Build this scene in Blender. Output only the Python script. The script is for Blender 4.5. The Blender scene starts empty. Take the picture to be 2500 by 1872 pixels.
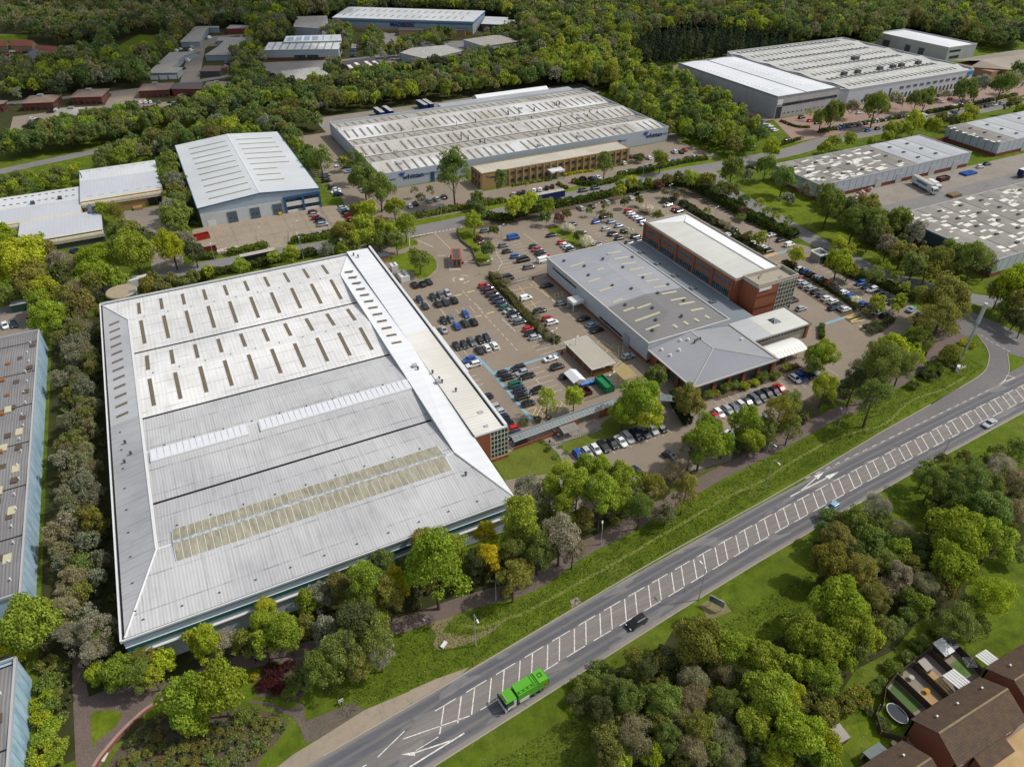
import bpy, math, random
from mathutils import Vector, geometry
rnd = random.Random(7)
scene = bpy.context.scene
COL = scene.collection
F = 1740.0; PITCH = math.radians(36.4); CAMH = 120.0; YAW = math.radians(26.4)
cY, sY = math.cos(YAW), math.sin(YAW)
cP, sP = math.cos(PITCH), math.sin(PITCH)
R = math.radians
# ---------- survey: sight lines measured on the photograph, intersected with a height, give ground positions ----------
def T(c, r, x, y):
    return (500*c + x/4.416, (375*r if r < 4 else 1497) + y/4.416)
def ST(u, v, z=0.0):
    x = (u-1250)/F; y = -(v-936)/F
    dy = cP + y*sP; dz = -sP + y*cP
    t = (CAMH-z)/-dz
    X, Y = x*t, dy*t
    return (X*cY + Y*sY, -X*sY + Y*cY)
def proj(s, t, z):
    X = s*cY - t*sY; Y = s*sY + t*cY; z -= CAMH
    f = Y*cP - z*sP; u = Y*sP + z*cP
    if f < 1: return (-9999, -9999, 1)
    return (1250 + F*X/f, 936 - F*u/f, f)
def px(tile, x, y):
    if tile == 'o': return (x*2500/2212, y*2500/2212)
    return T(int(tile[0]), int(tile[1]), x, y)
def S(spec, z=0.0):
    out = []; t = 'o'
    for k in spec.split():
        if ',' in k:
            x, y = map(float, k.split(','))
            out.append((x, y) if t == 'st' else ST(*px(t, x, y), z))
        else: t = k
    return out
def inpoly(p, poly):
    x, y = p; c = False; n = len(poly)
    for i in range(n):
        x1, y1 = poly[i]; x2, y2 = poly[i-1]
        if (y1 > y) != (y2 > y) and x < (x2-x1)*(y-y1)/(y2-y1) + x1: c = not c
    return c
# ---------- materials ----------
def hx(h):
    h = h.lstrip('#'); o = []
    for i in (0, 2, 4):
        c = int(h[i:i+2], 16)/255
        o.append(c/12.92 if c <= .04045 else ((c+.055)/1.055)**2.4)
    return (*o, 1)
MATS = {}
class NT:
    def __init__(s, name, rough=.8, spec=.3, metal=0.0):
        s.m = bpy.data.materials.new(name); s.m.use_nodes = True; s.t = s.m.node_tree
        s.b = s.t.nodes['Principled BSDF']
        s.b.inputs['Roughness'].default_value = rough; s.b.inputs['Metallic'].default_value = metal
        s.b.inputs['Specular IOR Level'].default_value = spec
        MATS[name] = s.m
        s.geo = None
    def n(s, ty, **k):
        nd = s.t.nodes.new(ty)
        for a, v in k.items():
            if a.startswith('i_'): nd.inputs[a[2:].replace('_', ' ')].default_value = v
            else: setattr(nd, a, v)
        return nd
    def l(s, a, b): s.t.links.new(a, b)
    def pos(s):
        if not s.geo: s.geo = s.n('ShaderNodeNewGeometry')
        return s.geo.outputs['Position']
    def vec(s, sc, src=None, rotz=0):
        mp = s.n('ShaderNodeMapping'); mp.inputs['Scale'].default_value = sc if isinstance(sc, tuple) else (sc, sc, sc)
        mp.inputs['Rotation'].default_value = (0, 0, rotz)
        s.l(src or s.pos(), mp.inputs['Vector']); return mp.outputs[0]
    def noise(s, sc, detail=3, rough=.55, src=None, rotz=0, dist=0):
        nz = s.n('ShaderNodeTexNoise'); nz.inputs['Scale'].default_value = 1; nz.inputs['Detail'].default_value = detail
        nz.inputs['Roughness'].default_value = rough; nz.inputs['Distortion'].default_value = dist
        s.l(s.vec(sc, src, rotz), nz.inputs['Vector']); return nz.outputs['Fac']
    def ramp(s, f, a, b):
        r = s.n('ShaderNodeMapRange'); r.inputs['From Min'].default_value = a; r.inputs['From Max'].default_value = b
        s.l(f, r.inputs['Value']); return r.outputs['Result']
    def math(s, op, a, b=None, c=None):
        m = s.n('ShaderNodeMath', operation=op)
        for i, v in enumerate((a, b, c)):
            if v is None: continue
            if isinstance(v, (int, float)): m.inputs[i].default_value = v
            else: s.l(v, m.inputs[i])
        return m.outputs[0]
    def mix(s, f, a, b, mode='MIX'):
        m = s.n('ShaderNodeMix', data_type='RGBA', blend_type=mode)
        for i, v in ((0, f), (6, a), (7, b)):
            if isinstance(v, (int, float)): m.inputs[i].default_value = v
            elif isinstance(v, tuple): m.inputs[i].default_value = v
            else: s.l(v, m.inputs[i])
        return m.outputs[2]
    def col(s, c): 
        if isinstance(c, tuple): s.b.inputs['Base Color'].default_value = c
        else: s.l(c, s.b.inputs['Base Color'])
        return s.m
    def line(s, axis, pitch, width, off=0.0):
        """1 on thin lines every pitch metres along an axis"""
        sp = s.n('ShaderNodeSeparateXYZ'); s.l(s.pos(), sp.inputs[0])
        v = s.math('ADD', sp.outputs['XYZ'.index(axis)], off)
        v = s.math('DIVIDE', v, pitch); v = s.math('FRACT', v)
        v = s.math('SUBTRACT', v, .5); v = s.math('ABSOLUTE', v)
        return s.math('GREATER_THAN', v, .5 - width/pitch/2)
    def wave(s, axis, pitch):
        sp = s.n('ShaderNodeSeparateXYZ'); s.l(s.pos(), sp.inputs[0])
        v = s.math('MULTIPLY', sp.outputs['XYZ'.index(axis)], 2*math.pi/pitch)
        v = s.math('SINE', v); return s.math('MULTIPLY_ADD', v, .5, .5)
def simple(name, c, rough=.8, spec=.3, metal=0, nz=.12, sc=.6, c2=None):
    m = NT(name, rough, spec, metal); a = hx(c)
    b = hx(c2) if c2 else tuple([x*(1-nz*2.2) for x in a[:3]]+[1])
    return m.col(m.mix(m.noise(sc, 4), a, b))
def roofmat(name, c, c2, axis='X', pitch=.9, stripe=.25, laps=None, lapw=.18, dirt=.5, dirtc='#4a463e', patch=(.05, .12), streak=None, rough=.6, metal=0.0, lapc=None):
    """sheet roofing: ribs along one axis, sheet laps, run-off streaks, weathered patches"""
    m = NT(name, rough, .3, metal)
    base = m.mix(m.ramp(m.noise(patch[0], 3), .35, .65), hx(c), hx(c2))
    sv = (2.2, .07, .3) if axis == 'X' else (.07, 2.2, .3)
    st = m.ramp(m.noise(sv, 4, .6), .5, .78)
    base = m.mix(m.math('MULTIPLY', st, dirt), base, hx(dirtc))
    st2 = m.ramp(m.noise((patch[1],)*3, 6, .65), .5, .75)
    base = m.mix(m.math('MULTIPLY', st2, dirt*.5), base, hx(dirtc))
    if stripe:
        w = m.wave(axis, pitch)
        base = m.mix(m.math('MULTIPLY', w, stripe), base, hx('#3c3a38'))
    if laps:
        ax2 = 'Y' if axis == 'X' else 'X'
        ln = m.line(ax2, laps, lapw)
        ln = m.math('MULTIPLY', ln, m.ramp(m.noise(.35, 3), .35, .6))
        base = m.mix(m.math('MULTIPLY', ln, .55), base, hx(lapc or '#57503f'))
    return m.col(base)
# ground surfaces
def grass(name, cs, dry='#8c8250', dryamt=.25, sc=1.0):
    m = NT(name, .95, .1)
    b = m.mix(m.ramp(m.noise(.03*sc, 4), .35, .65), hx(cs[0]), hx(cs[1]))
    b = m.mix(m.ramp(m.noise(.28*sc, 5, .6), .42, .68), b, hx(cs[2]))
    b = m.mix(m.math('MULTIPLY', m.ramp(m.noise(.09*sc, 5, .65), .52, .7), dryamt), b, hx(dry))
    b = m.mix(m.math('MULTIPLY', m.ramp(m.noise(1.7, 5, .75), .4, .75), .45), b, hx('#2f3a12'))
    m.b.inputs['Roughness'].default_value = 1
    v = m.n('ShaderNodeTexVoronoi'); m.l(m.vec(1.3), v.inputs['Vector']); v.inputs['Scale'].default_value = 1
    spots = m.math('MULTIPLY', m.math('LESS_THAN', v.outputs['Distance'], .1), m.ramp(m.noise(.12, 2), .5, .6))
    b = m.mix(m.math('MULTIPLY', spots, .55), b, hx('#d8d8a8'))
    bp = m.n('ShaderNodeBump'); bp.inputs['Strength'].default_value = .6; bp.inputs['Distance'].default_value = .25
    m.l(m.noise(2.4, 4, .7), bp.inputs['Height']); m.l(bp.outputs[0], m.b.inputs['Normal'])
    return m.col(b)
GR = grass('verge_grass', ['#607019', '#6d7c1f', '#4f6017'], dryamt=.2)
LAWN = grass('lawn_grass', ['#636c29', '#6b742f', '#596224'], dryamt=.15, sc=.6)
BASE = grass('field_grass', ['#57671b', '#627320', '#465616'], dryamt=.18)
m = NT('woodland_floor', 1, .1); FLOOR = m.col(m.mix(m.ramp(m.noise(.2, 5, .6), .4, .6), hx('#343a1c'), hx('#403f28')))
def tarmac(name, c, c2, rough=.85, big=.06, fine=.0, crack=.15):
    m = NT(name, rough, .25)
    b = m.mix(m.ramp(m.noise(big, 4), .3, .7), hx(c), hx(c2))
    b = m.mix(m.math('MULTIPLY', m.ramp(m.noise(.5, 6, .7), .5, .75), crack*2), b, hx('#3f3b38'))
    b = m.mix(m.math('MULTIPLY', m.ramp(m.noise(3.5, 3, .7), .35, .7), .2), b, hx('#a49a8c'))
    v = m.n('ShaderNodeTexVoronoi', feature='DISTANCE_TO_EDGE'); m.l(m.vec(.11), v.inputs['Vector']); v.inputs['Scale'].default_value = 1
    b = m.mix(m.math('MULTIPLY', m.math('LESS_THAN', v.outputs['Distance'], .008), crack*.6), b, hx('#2e2c2a'))
    return m.col(b)
ASPH = tarmac('road_asphalt', '#6c6b6b', '#7a7876')
ASPHD = tarmac('dark_asphalt', '#5f5d5f', '#6b6868')
PAVE = tarmac('block_paving', '#7b7062', '#877a6b', crack=.1)
PAVE2 = tarmac('worn_paving', '#7b7268', '#877d71')
CONC = tarmac('concrete', '#988a78', '#8a7e6d', big=.1, crack=.18)
CONCG = tarmac('grey_concrete', '#8b847b', '#7e776d', big=.1, crack=.2)
REDP = tarmac('red_brick_paving', '#886c61', '#937a6e', crack=.1)
PATHM = tarmac('path_redbrown', '#64554f', '#5b4e49', big=.3)
EARTH = tarmac('bare_earth', '#7a6f48', '#66603c', big=.3, crack=.15)
GRAVEL = tarmac('gravel', '#a3855a', '#b4996c', big=.4, crack=.1)
BARK = tarmac('planting_soil', '#43392a', '#50432f', big=.5, crack=.3)
m = NT('marking_white', .7, .2); MW = m.col(m.mix(m.ramp(m.noise(1.8, 4, .7), .42, .7), hx('#dedad0'), hx('#a09a94')))
m = NT('marking_yellow', .8, .2); MY = m.col(m.mix(m.ramp(m.noise(1.5, 4, .7), .4, .7), hx('#d9c482'), hx('#a8976a')))
m = NT('marking_pale', .8, .2); MP = m.col(m.mix(m.ramp(m.noise(1.2, 4, .7), .4, .7), hx('#dcd5c8'), hx('#a89c8e')))
m = NT('walkway_blue', .8, .2); MB_ = m.col(m.mix(m.ramp(m.noise(.8, 4, .7), .4, .7), hx('#6f9cae'), hx('#88a0a2')))
KERB = simple('kerb_concrete', '#a59c8f', .85)
# carriageway: bands across the width (UV u), worn tyre tracks along it
m = NT('carriageway', .8, .3)
uv = m.n('ShaderNodeUVMap'); sp = m.n('ShaderNodeSeparateXYZ'); m.l(uv.outputs[0], sp.inputs[0])
cr = m.n('ShaderNodeValToRGB'); e = cr.color_ramp
stops = [(0, '#7d7873'), (.045, '#77736f'), (.09, '#5a5b60'), (.17, '#55565c'), (.215, '#6d6a68'), (.26, '#56575d'), (.34, '#5c5d62'), (.37, '#6e6a68'), (.63, '#716d6a'), (.66, '#5b5c61'), (.73, '#56575d'), (.78, '#6f6c69'), (.83, '#57585e'), (.9, '#5c5c60'), (.94, '#807a73'), (1, '#857d74')]
e.elements[0].position = 0; e.elements[0].color = hx(stops[0][1]); e.elements[1].position = 1; e.elements[1].color = hx(stops[-1][1])
for p_, c_ in stops[1:-1]:
    q = e.elements.new(p_); q.color = hx(c_)
m.l(sp.outputs[0], cr.inputs[0])
b = m.mix(m.math('MULTIPLY', m.ramp(m.noise((.12, 1.4, 1), 4, .6, rotz=R(-6.5)), .45, .75), .25), cr.outputs[0], hx('#8b847c'))
b = m.mix(m.math('MULTIPLY', m.ramp(m.noise(4, 3, .7), .4, .7), .15), b, hx('#3a3a3c'))
b = m.mix(m.math('MULTIPLY', m.ramp(m.noise((.09, .35, 1), 2, .4, rotz=R(-6.5)), .6, .615), .35), b, hx('#8d8984'))
b = m.mix(m.math('MULTIPLY', m.ramp(m.noise((.6, .25, 1), 5, .7, rotz=R(-6.5)), .6, .66), .3), b, hx('#3e3e42'))
CARR = m.col(b)
m = NT('hatch_surface', .9, .2)
b = m.mix(m.ramp(m.noise((.06, 1.6, 1), 4, .6, rotz=R(-6.5)), .35, .7), hx('#75706d'), hx('#86807c'))
HATCHM = m.col(m.mix(m.math('MULTIPLY', m.ramp(m.noise(3, 4, .7), .4, .7), .3), b, hx('#615956')))
# walls, metals, glass
WHITE = simple('white_metal', '#d2d3d2', .5, nz=.05, sc=.4)
WGREY = simple('grey_metal', '#aaabad', .5, nz=.05)
DGREY = simple('dark_grey_metal', '#4c4e52', .5)
BLACK = simple('black_rubber', '#161616', .8)
BLUE = simple('blue_trim', '#30587f', .5, nz=.08)
BLUEB = simple('bright_blue', '#1f4f9f', .45)
TEAL = simple('teal_panel', '#1f6264', .4)
RED = simple('red_paint', '#a02a22', .5)
REDD = simple('dark_red_steel', '#6d2a22', .6)
GREEN = simple('green_steel', '#1f7a4c', .5)
BRICKY = NT('yellow_brick', .9, .2); b = BRICKY.mix(BRICKY.noise(.8, 5, .7), hx('#a88a5c'), hx('#8f7450'))
BRICKY = BRICKY.col(BRICKY.mix(BRICKY.math('MULTIPLY', BRICKY.line('Z', .3, .06), .35), b, hx('#6d5a40')))
def brick(name, c, c2):
    m = NT(name, .9, .2); b = m.mix(m.noise(.9, 5, .7), hx(c), hx(c2))
    return m.col(m.mix(m.math('MULTIPLY', m.line('Z', .3, .07), .35), b, hx('#5c3b2c')))
BRICKR = brick('orange_brick', '#955c42', '#814c35')
BRICKD = brick('dark_red_brick', '#84453a', '#723b32')
BRICKH = brick('house_brick', '#8c5a46', '#775040')
WALLG = NT('ribbed_wall', .5, .3); b = WALLG.mix(WALLG.noise(.3, 3), hx('#b4bcc2'), hx('#a6aeb6'))
sp = WALLG.math('MAXIMUM', WALLG.line('X', 1.2, .25), WALLG.line('Y', 1.2, .25)); WALLG = WALLG.col(WALLG.mix(WALLG.math('MULTIPLY', sp, .25), b, hx('#74808a')))
WALLW = NT('white_wall', .6, .3); b = WALLW.mix(WALLW.noise(.25, 4), hx('#c6cbd0'), hx('#b2b9c0'))
sp = WALLW.math('MAXIMUM', WALLW.line('X', 1.0, .12), WALLW.line('Y', 1.0, .12)); WALLW = WALLW.col(WALLW.mix(WALLW.math('MULTIPLY', sp, .2), b, hx('#80868c')))
WALLP = NT('panel_wall', .6, .3); b = WALLP.mix(WALLP.noise(.2, 4), hx('#aeb3b7'), hx('#9aa1a8'))
sp = WALLP.math('MAXIMUM', WALLP.line('X', 4.0, .25), WALLP.line('Y', 4.0, .25)); WALLP = WALLP.col(WALLP.mix(sp, b, hx('#3f4a58')))
m = NT('big_wall_grey', .6, .3); WALLB = m.col(m.mix(m.ramp(m.noise((.25, .25, .06), 5, .6), .4, .7), hx('#a6a4a4'), hx('#98989a')))
m = NT('blue_wall', .5, .3); b = m.mix(m.ramp(m.noise((.1, .5, .15), 5, .65), .4, .65), hx('#a3bccb'), hx('#7f9fb4'))
WALLBL = m.col(m.mix(m.math('MULTIPLY', m.line('Y', 2.6, .18), .6), b, hx('#4a6478')))
CREAM = roofmat('cream_sheet', '#cfc7b0', '#bfb598', 'X', .8, .15, dirt=.5, dirtc='#8c7f60')
m = NT('window_glass', .12, .6); GLASS = m.col(m.mix(m.ramp(m.noise(.5, 3), .4, .6), hx('#1d2a30'), hx('#34454c')))
m = NT('green_glass', .15, .6); GLASSG = m.col(m.mix(m.ramp(m.noise(.6, 3), .4, .6), hx('#51532f'), hx('#2c3630')))
m = NT('rooflight_dark', .5, .3); RLD = m.col(m.mix(m.noise((3, .6, 1), 4), hx('#5a5040'), hx('#776a58')))
m = NT('rooflight_cream', .5, .3); RLC = m.col(m.mix(m.noise(.9, 4), hx('#bfb99a'), hx('#a9a386')))
m = NT('rooflight_grp', .6, .3); RLY = m.col(m.mix(m.ramp(m.noise((1.2, .3, 1), 5, .7), .35, .7), hx('#a39e88'), hx('#757060')))
m = NT('rooflight_blue', .5, .3); RLB = m.col(m.mix(m.noise(.5, 3), hx('#d3d5d8'), hx('#c6c9ce')))
m = NT('foil_metal', .35, .5, .6); FOIL = m.col(m.mix(m.ramp(m.noise(1.5, 4, .8), .4, .6), hx('#f0f0f0'), hx('#a8acb0')))
WOOD = simple('timber', '#7a4f2c', .8); FENCEW = simple('fence_panel', '#57473a', .85)
# ---------- mesh builder ----------
class MB:
    def __init__(s): s.v = []; s.f = []; s.mi = []; s.uv = None; s.c = 0
    def m(s, i): s.c = i; return s
    def face(s, pts):
        n = len(s.v); s.v += [tuple(p) for p in pts]; s.f.append(tuple(range(n, n+len(pts)))); s.mi.append(s.c); return s
    def box(s, x0, x1, y0, y1, z0, z1):
        n = len(s.v)
        s.v += [(x0, y0, z0), (x1, y0, z0), (x1, y1, z0), (x0, y1, z0), (x0, y0, z1), (x1, y0, z1), (x1, y1, z1), (x0, y1, z1)]
        for q in ((0, 3, 2, 1), (4, 5, 6, 7), (0, 1, 5, 4), (1, 2, 6, 5), (2, 3, 7, 6), (3, 0, 4, 7)):
            s.f.append(tuple(n+i for i in q)); s.mi.append(s.c)
        return s
    def obox(s, cx, cy, lx, ly, z0, z1, a=0.0):
        ca, sa = math.cos(a), math.sin(a); n = len(s.v)
        for z in (z0, z1):
            for dx, dy in ((-1, -1), (1, -1), (1, 1), (-1, 1)):
                x, y = dx*lx/2, dy*ly/2; s.v.append((cx+x*ca-y*sa, cy+x*sa+y*ca, z))
        for q in ((0, 3, 2, 1), (4, 5, 6, 7), (0, 1, 5, 4), (1, 2, 6, 5), (2, 3, 7, 6), (3, 0, 4, 7)):
            s.f.append(tuple(n+i for i in q)); s.mi.append(s.c)
        return s
    def prism(s, poly, z0, z1, bottom=True):
        a = sum(poly[i-1][0]*poly[i][1]-poly[i][0]*poly[i-1][1] for i in range(len(poly)))
        if a < 0: poly = poly[::-1]
        n = len(s.v); k = len(poly)
        s.v += [(p[0], p[1], z0) for p in poly] + [(p[0], p[1], z1) for p in poly]
        for i in range(k):
            j = (i+1) % k; s.f.append((n+i, n+j, n+k+j, n+k+i)); s.mi.append(s.c)
        tris = geometry.tessellate_polygon([[Vector((p[0], p[1], 0)) for p in poly]])
        for t in tris:
            a, b, c = t; pa, pb, pc = poly[a], poly[b], poly[c]
            if (pb[0]-pa[0])*(pc[1]-pa[1])-(pb[1]-pa[1])*(pc[0]-pa[0]) < 0: b, c = c, b
            s.f.append((n+k+a, n+k+b, n+k+c)); s.mi.append(s.c)
            if bottom: s.f.append((n+c, n+b, n+a)); s.mi.append(s.c)
        return s
    def flat(s, poly, z):
        n = len(s.v); s.v += [(p[0], p[1], z) for p in poly]
        for a, b, c in geometry.tessellate_polygon([[Vector((p[0], p[1], 0)) for p in poly]]):
            pa, pb, pc = poly[a], poly[b], poly[c]
            if (pb[0]-pa[0])*(pc[1]-pa[1])-(pb[1]-pa[1])*(pc[0]-pa[0]) < 0: b, c = c, b
            s.f.append((n+a, n+b, n+c)); s.mi.append(s.c)
        return s
    def slab(s, pts, th=.15):
        """sloped sheet with thickness, pts anticlockwise from above"""
        n = len(s.v); k = len(pts)
        s.v += [tuple(p) for p in pts] + [(p[0], p[1], p[2]-th) for p in pts]
        s.f.append(tuple(range(n, n+k))); s.f.append(tuple(range(n+2*k-1, n+k-1, -1))); s.mi += [s.c]*2
        for i in range(k):
            j = (i+1) % k; s.f.append((n+i, n+k+i, n+k+j, n+j)); s.mi.append(s.c)
        return s
    def tube(s, p, q, r, r2=None, k=8, cap=True):
        p, q = Vector(p), Vector(q); r2 = r if r2 is None else r2
        d = (q-p).normalized(); a = d.orthogonal().normalized(); b = d.cross(a); n = len(s.v)
        for c, rr in ((p, r), (q, r2)):
            for i in range(k):
                an = 2*math.pi*i/k; s.v.append(tuple(c+(a*math.cos(an)+b*math.sin(an))*rr))
        for i in range(k):
            j = (i+1) % k; s.f.append((n+i, n+j, n+k+j, n+k+i)); s.mi.append(s.c)
        if cap:
            s.f.append(tuple(n+k+i for i in range(k))); s.f.append(tuple(n+k-1-i for i in range(k))); s.mi += [s.c]*2
        return s
    def done(s, name, mats, parent=None, loc=None, color=None, smooth=False):
        if parent is not None: base = ROOT[parent.name]
        else: base = Vector(loc) if loc is not None else Vector((0, 0, 0))
        me = bpy.data.meshes.new(name)
        me.from_pydata([(x-base.x, y-base.y, z-base.z) for x, y, z in s.v], [], s.f)
        if not isinstance(mats, (list, tuple)): mats = [mats]
        for m in mats: me.materials.append(m)
        if len(mats) > 1: me.polygons.foreach_set('material_index', s.mi)
        if smooth: me.polygons.foreach_set('use_smooth', [True]*len(s.f))
        if s.uv:
            l = me.uv_layers.new(name='UVMap')
            for i, c in enumerate(s.uv): l.data[i].uv = c
        me.update()
        o = bpy.data.objects.new(name, me); COL.objects.link(o)
        if parent is not None: o.parent = parent; ROOT[o.name] = base
        else: o.location = base; ROOT[o.name] = base
        if color: o.color = color
        return o
ROOT = {}
def tag(o, label=None, cat=None, group=None, kind=None):
    if label: o['label'] = label
    if cat: o['category'] = cat
    if group: o['group'] = group
    if kind: o['kind'] = kind
    return o
def th(name, label, cat, loc, rz=0, group=None):
    o = bpy.data.objects.new(name, None); COL.objects.link(o); o.location = loc; o.rotation_euler = (0, 0, rz)
    o.empty_display_size = 1; ROOT[o.name] = Vector(loc)
    return tag(o, label, cat, group)
def many(name, builders, mat, parent, limit=100):
    """each builder fills one MB; the nearest 100 become parts, the rest one part"""
    builders = sorted(builders, key=lambda b: -b[0])
    for _, fn in builders[:limit]:
        mb = MB(); fn(mb); mb.done(name, mat, parent)
    if len(builders) > limit:
        mb = MB()
        for _, fn in builders[limit:]: fn(mb)
        tag(mb.done(name, mat, parent), kind='stuff')
FOOT = []   # footprints to keep trees out of
def foot(poly, grow=1.0):
    cx = sum(p[0] for p in poly)/len(poly); cy = sum(p[1] for p in poly)/len(poly)
    out = []
    for x, y in poly:
        d = math.hypot(x-cx, y-cy) or 1; out.append((x+(x-cx)/d*grow*1.4, y+(y-cy)/d*grow*1.4))
    FOOT.append((min(p[0] for p in out), max(p[0] for p in out), min(p[1] for p in out), max(p[1] for p in out), out))
def rect(s0, s1, t0, t1): return [(s0, t0), (s1, t0), (s1, t1), (s0, t1)]
def blocked(p):
    for a, b, c, d, poly in FOOT:
        if a < p[0] < b and c < p[1] < d and inpoly(p, poly): return True
    return False
# ---------- ground ----------
LAY = {}
def gz(layer):
    LAY[layer] = LAY.get(layer, -1)+1; return layer*.006+LAY[layer]*.00035
def ground(name, poly, mat, layer, keep=False, kind='structure', grow=.5):
    mb = MB(); mb.flat(poly, gz(layer))
    o = tag(mb.done(name, mat), kind=kind)
    if keep: foot(poly, grow)
    return o
def offs(pts, w):
    L, Rr = [], []
    for i, p in enumerate(pts):
        a = pts[max(0, i-1)]; b = pts[min(len(pts)-1, i+1)]
        dx, dy = b[0]-a[0], b[1]-a[1]; d = math.hypot(dx, dy) or 1; nx, ny = -dy/d, dx/d
        L.append((p[0]+nx*w, p[1]+ny*w)); Rr.append((p[0]-nx*w, p[1]-ny*w))
    return L, Rr
def smooth(pts, n=4):
    out = []
    for i in range(len(pts)-1):
        p0 = pts[max(0, i-1)]; p1 = pts[i]; p2 = pts[i+1]; p3 = pts[min(len(pts)-1, i+2)]
        for k in range(n):
            t = k/n
            out.append(tuple(.5*((2*p1[j])+(-p0[j]+p2[j])*t+(2*p0[j]-5*p1[j]+4*p2[j]-p3[j])*t*t+(-p0[j]+3*p1[j]-3*p2[j]+p3[j])*t**3) for j in (0, 1)))
    out.append(pts[-1]); return out
def strip(mb, pts, w, z, z1=None):
    L, Rr = offs(pts, w/2)
    for i in range(len(pts)-1):
        if z1 is None: mb.face([(*Rr[i], z), (*Rr[i+1], z), (*L[i+1], z), (*L[i], z)])
        else:
            a, b, c, d = Rr[i], Rr[i+1], L[i+1], L[i]
            mb.face([(*a, z1), (*b, z1), (*c, z1), (*d, z1)]); mb.face([(*a, z), (*b, z), (*b, z1), (*a, z1)]); mb.face([(*c, z), (*d, z), (*d, z1), (*c, z1)])
def ribbon(name, pts, w, mat, layer, keep=True, sm=True):
    pts = smooth(pts) if sm else pts
    mb = MB(); strip(mb, pts, w, gz(layer))
    if keep:
        L, Rr = offs(pts, w/2+.8)
        for i in range(len(pts)-1):
            q = [Rr[i], Rr[i+1], L[i+1], L[i]]
            FOOT.append((min(p[0] for p in q), max(p[0] for p in q), min(p[1] for p in q), max(p[1] for p in q), q))
    return tag(mb.done(name, mat), kind='structure')
def kerb(pts, name='kerb', sm=False, w=.2, h=.12, mat=None):
    mb = MB(); strip(mb, smooth(pts) if sm else pts, w, -.02, h); return tag(mb.done(name, mat or KERB), kind='structure')
# ================= THE SETTING =================
mb = MB(); mb.flat([(-900, -700), (1600, -700), (1600, 1700), (-900, 1700)], 0)
tag(mb.done('ground', BASE), kind='structure')
# woodland floor patches
ground('woodland_floor', rect(-45, -28.3, 84, 240), FLOOR, 1)
ground('woodland_floor', [(-900, 430), (-70, 440), (0, 452), (100, 466), (160, 486), (262, 500), (300, 470), (330, 480), (520, 480), (700, 420), (1500, 420), (1500, 1650), (-900, 1650)], FLOOR, 1)
ground('woodland_floor', [(58, 330), (82, 340), (84, 402), (150, 412), (262, 420), (300, 300), (319, 306), (319, 470), (262, 490), (160, 476), (95, 455), (-2, 418), (-2, 300), (7, 300), (7, 384), (58, 384)], FLOOR, 2)
ground('woodland_floor', S("34 0,600 500,400 700,60 1300,500 1800,250 2208,0 43 1100,900 1250,300 1100,150 2208,200 2208,900 1700,1100 1600,1300 1500,1656 44 1100,50 800,400 400,600 100,1050 0,1656 34 0,1656"), FLOOR, 1)
ground('woodland_floor', S("14 0,0 1000,0 2208,-300 23 600,1250 1700,700 33 0,300 600,150 600,500 0,650 23 1850,930 1250,1300 700,1480 24 0,60 14 2000,130 1200,350 400,480 04 1700,820 900,650 900,-200"), FLOOR, 3)
# the dual-width road
NE = S("14 1080,1656 2208,980 24 450,760 1000,390 23 1640,1656 2208,1320 33 480,1050 1050,730 1640,420 2208,90 42 700,1330 1200,1050 1650,790")
def ynorth(s):   # north kerb, fitted
    pts = [(-60, 58.8), (-5.2, 66.0), (21.9, 69.2), (47.0, 72.5), (72.5, 75.7), (105.1, 78.8), (123.8, 80.9), (149.9, 84.2), (170.3, 86.3), (190.6, 88.7), (197, 84.3), (260, 89.5), (420, 101)]
    for a, b in zip(pts, pts[1:]):
        if s <= b[0]: return a[1]+(b[1]-a[1])*(s-a[0])/(b[0]-a[0])
    return pts[-1][1]
def lin(pts, s):
    for a, b in zip(pts, pts[1:]):
        if s <= b[0]: return a[1]+(b[1]-a[1])*(s-a[0])/(b[0]-a[0])
    return pts[-1][1]
def ysouth(s): return lin([(-60, 47.5), (13.5, 56.6), (27.1, 58.2), (52, 61.2), (67, 63.0), (91, 65.5), (110, 67.2), (125.7, 68.5), (151, 70.4), (189, 72.8), (260, 77), (420, 86)], s)
def hup(s): return lin([(17.5, 65.4), (30, 66.9), (53, 69.6), (65.4, 70.9), (78, 72.2), (104, 74.8), (132, 76.9), (166, 79), (198, 80.6), (260, 83.6)], s)
def hlo(s): return lin([(17.5, 61.2), (28.7, 62.5), (47.4, 64.7), (66.1, 66.6), (92, 69.5), (110, 71.0), (133, 72.8), (166, 74.7), (192, 76), (260, 79.5)], s)
mb = MB(); mb.uv = []
ss = [-60+4*i for i in range(121)]
def ynb(s):   # main running edge without the turning lane
    return min(ynorth(s), hup(s)+4.1) if s < 200 else ynorth(s)
for a, b in zip(ss, ss[1:]):
    def yn(s): return hup(s)+3.55 if s > 17 else 58.8+(s+60)*.1312
    rows = [0, .09, .17, .26, .34, .37, .63, .66, .74, .83, .92, 1]
    # u: 0 north edge .. .355 hatch upper .. .645 hatch lower .. 1 south edge
    def yy(s, u):
        if u <= .355: return yn(s)+(hup(s)-yn(s))*u/.355 if s > 17 else yn(s)+(ysouth(s)-yn(s))*u
        if u <= .645: return hup(s)+(hlo(s)-hup(s))*(u-.355)/.29 if s > 17 else yn(s)+(ysouth(s)-yn(s))*u
        return hlo(s)+(ysouth(s)-hlo(s))*(u-.645)/.355 if s > 17 else yn(s)+(ysouth(s)-yn(s))*u
    for u0, u1 in zip(rows, rows[1:]):
        mb.face([(a, yy(a, u1), .062), (b, yy(b, u1), .062), (b, yy(b, u0), .062), (a, yy(a, u0), .062)])
        mb.uv += [(u1, a), (u1, b), (u0, b), (u0, a)]
tag(mb.done('main_road', CARR), kind='structure')
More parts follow.
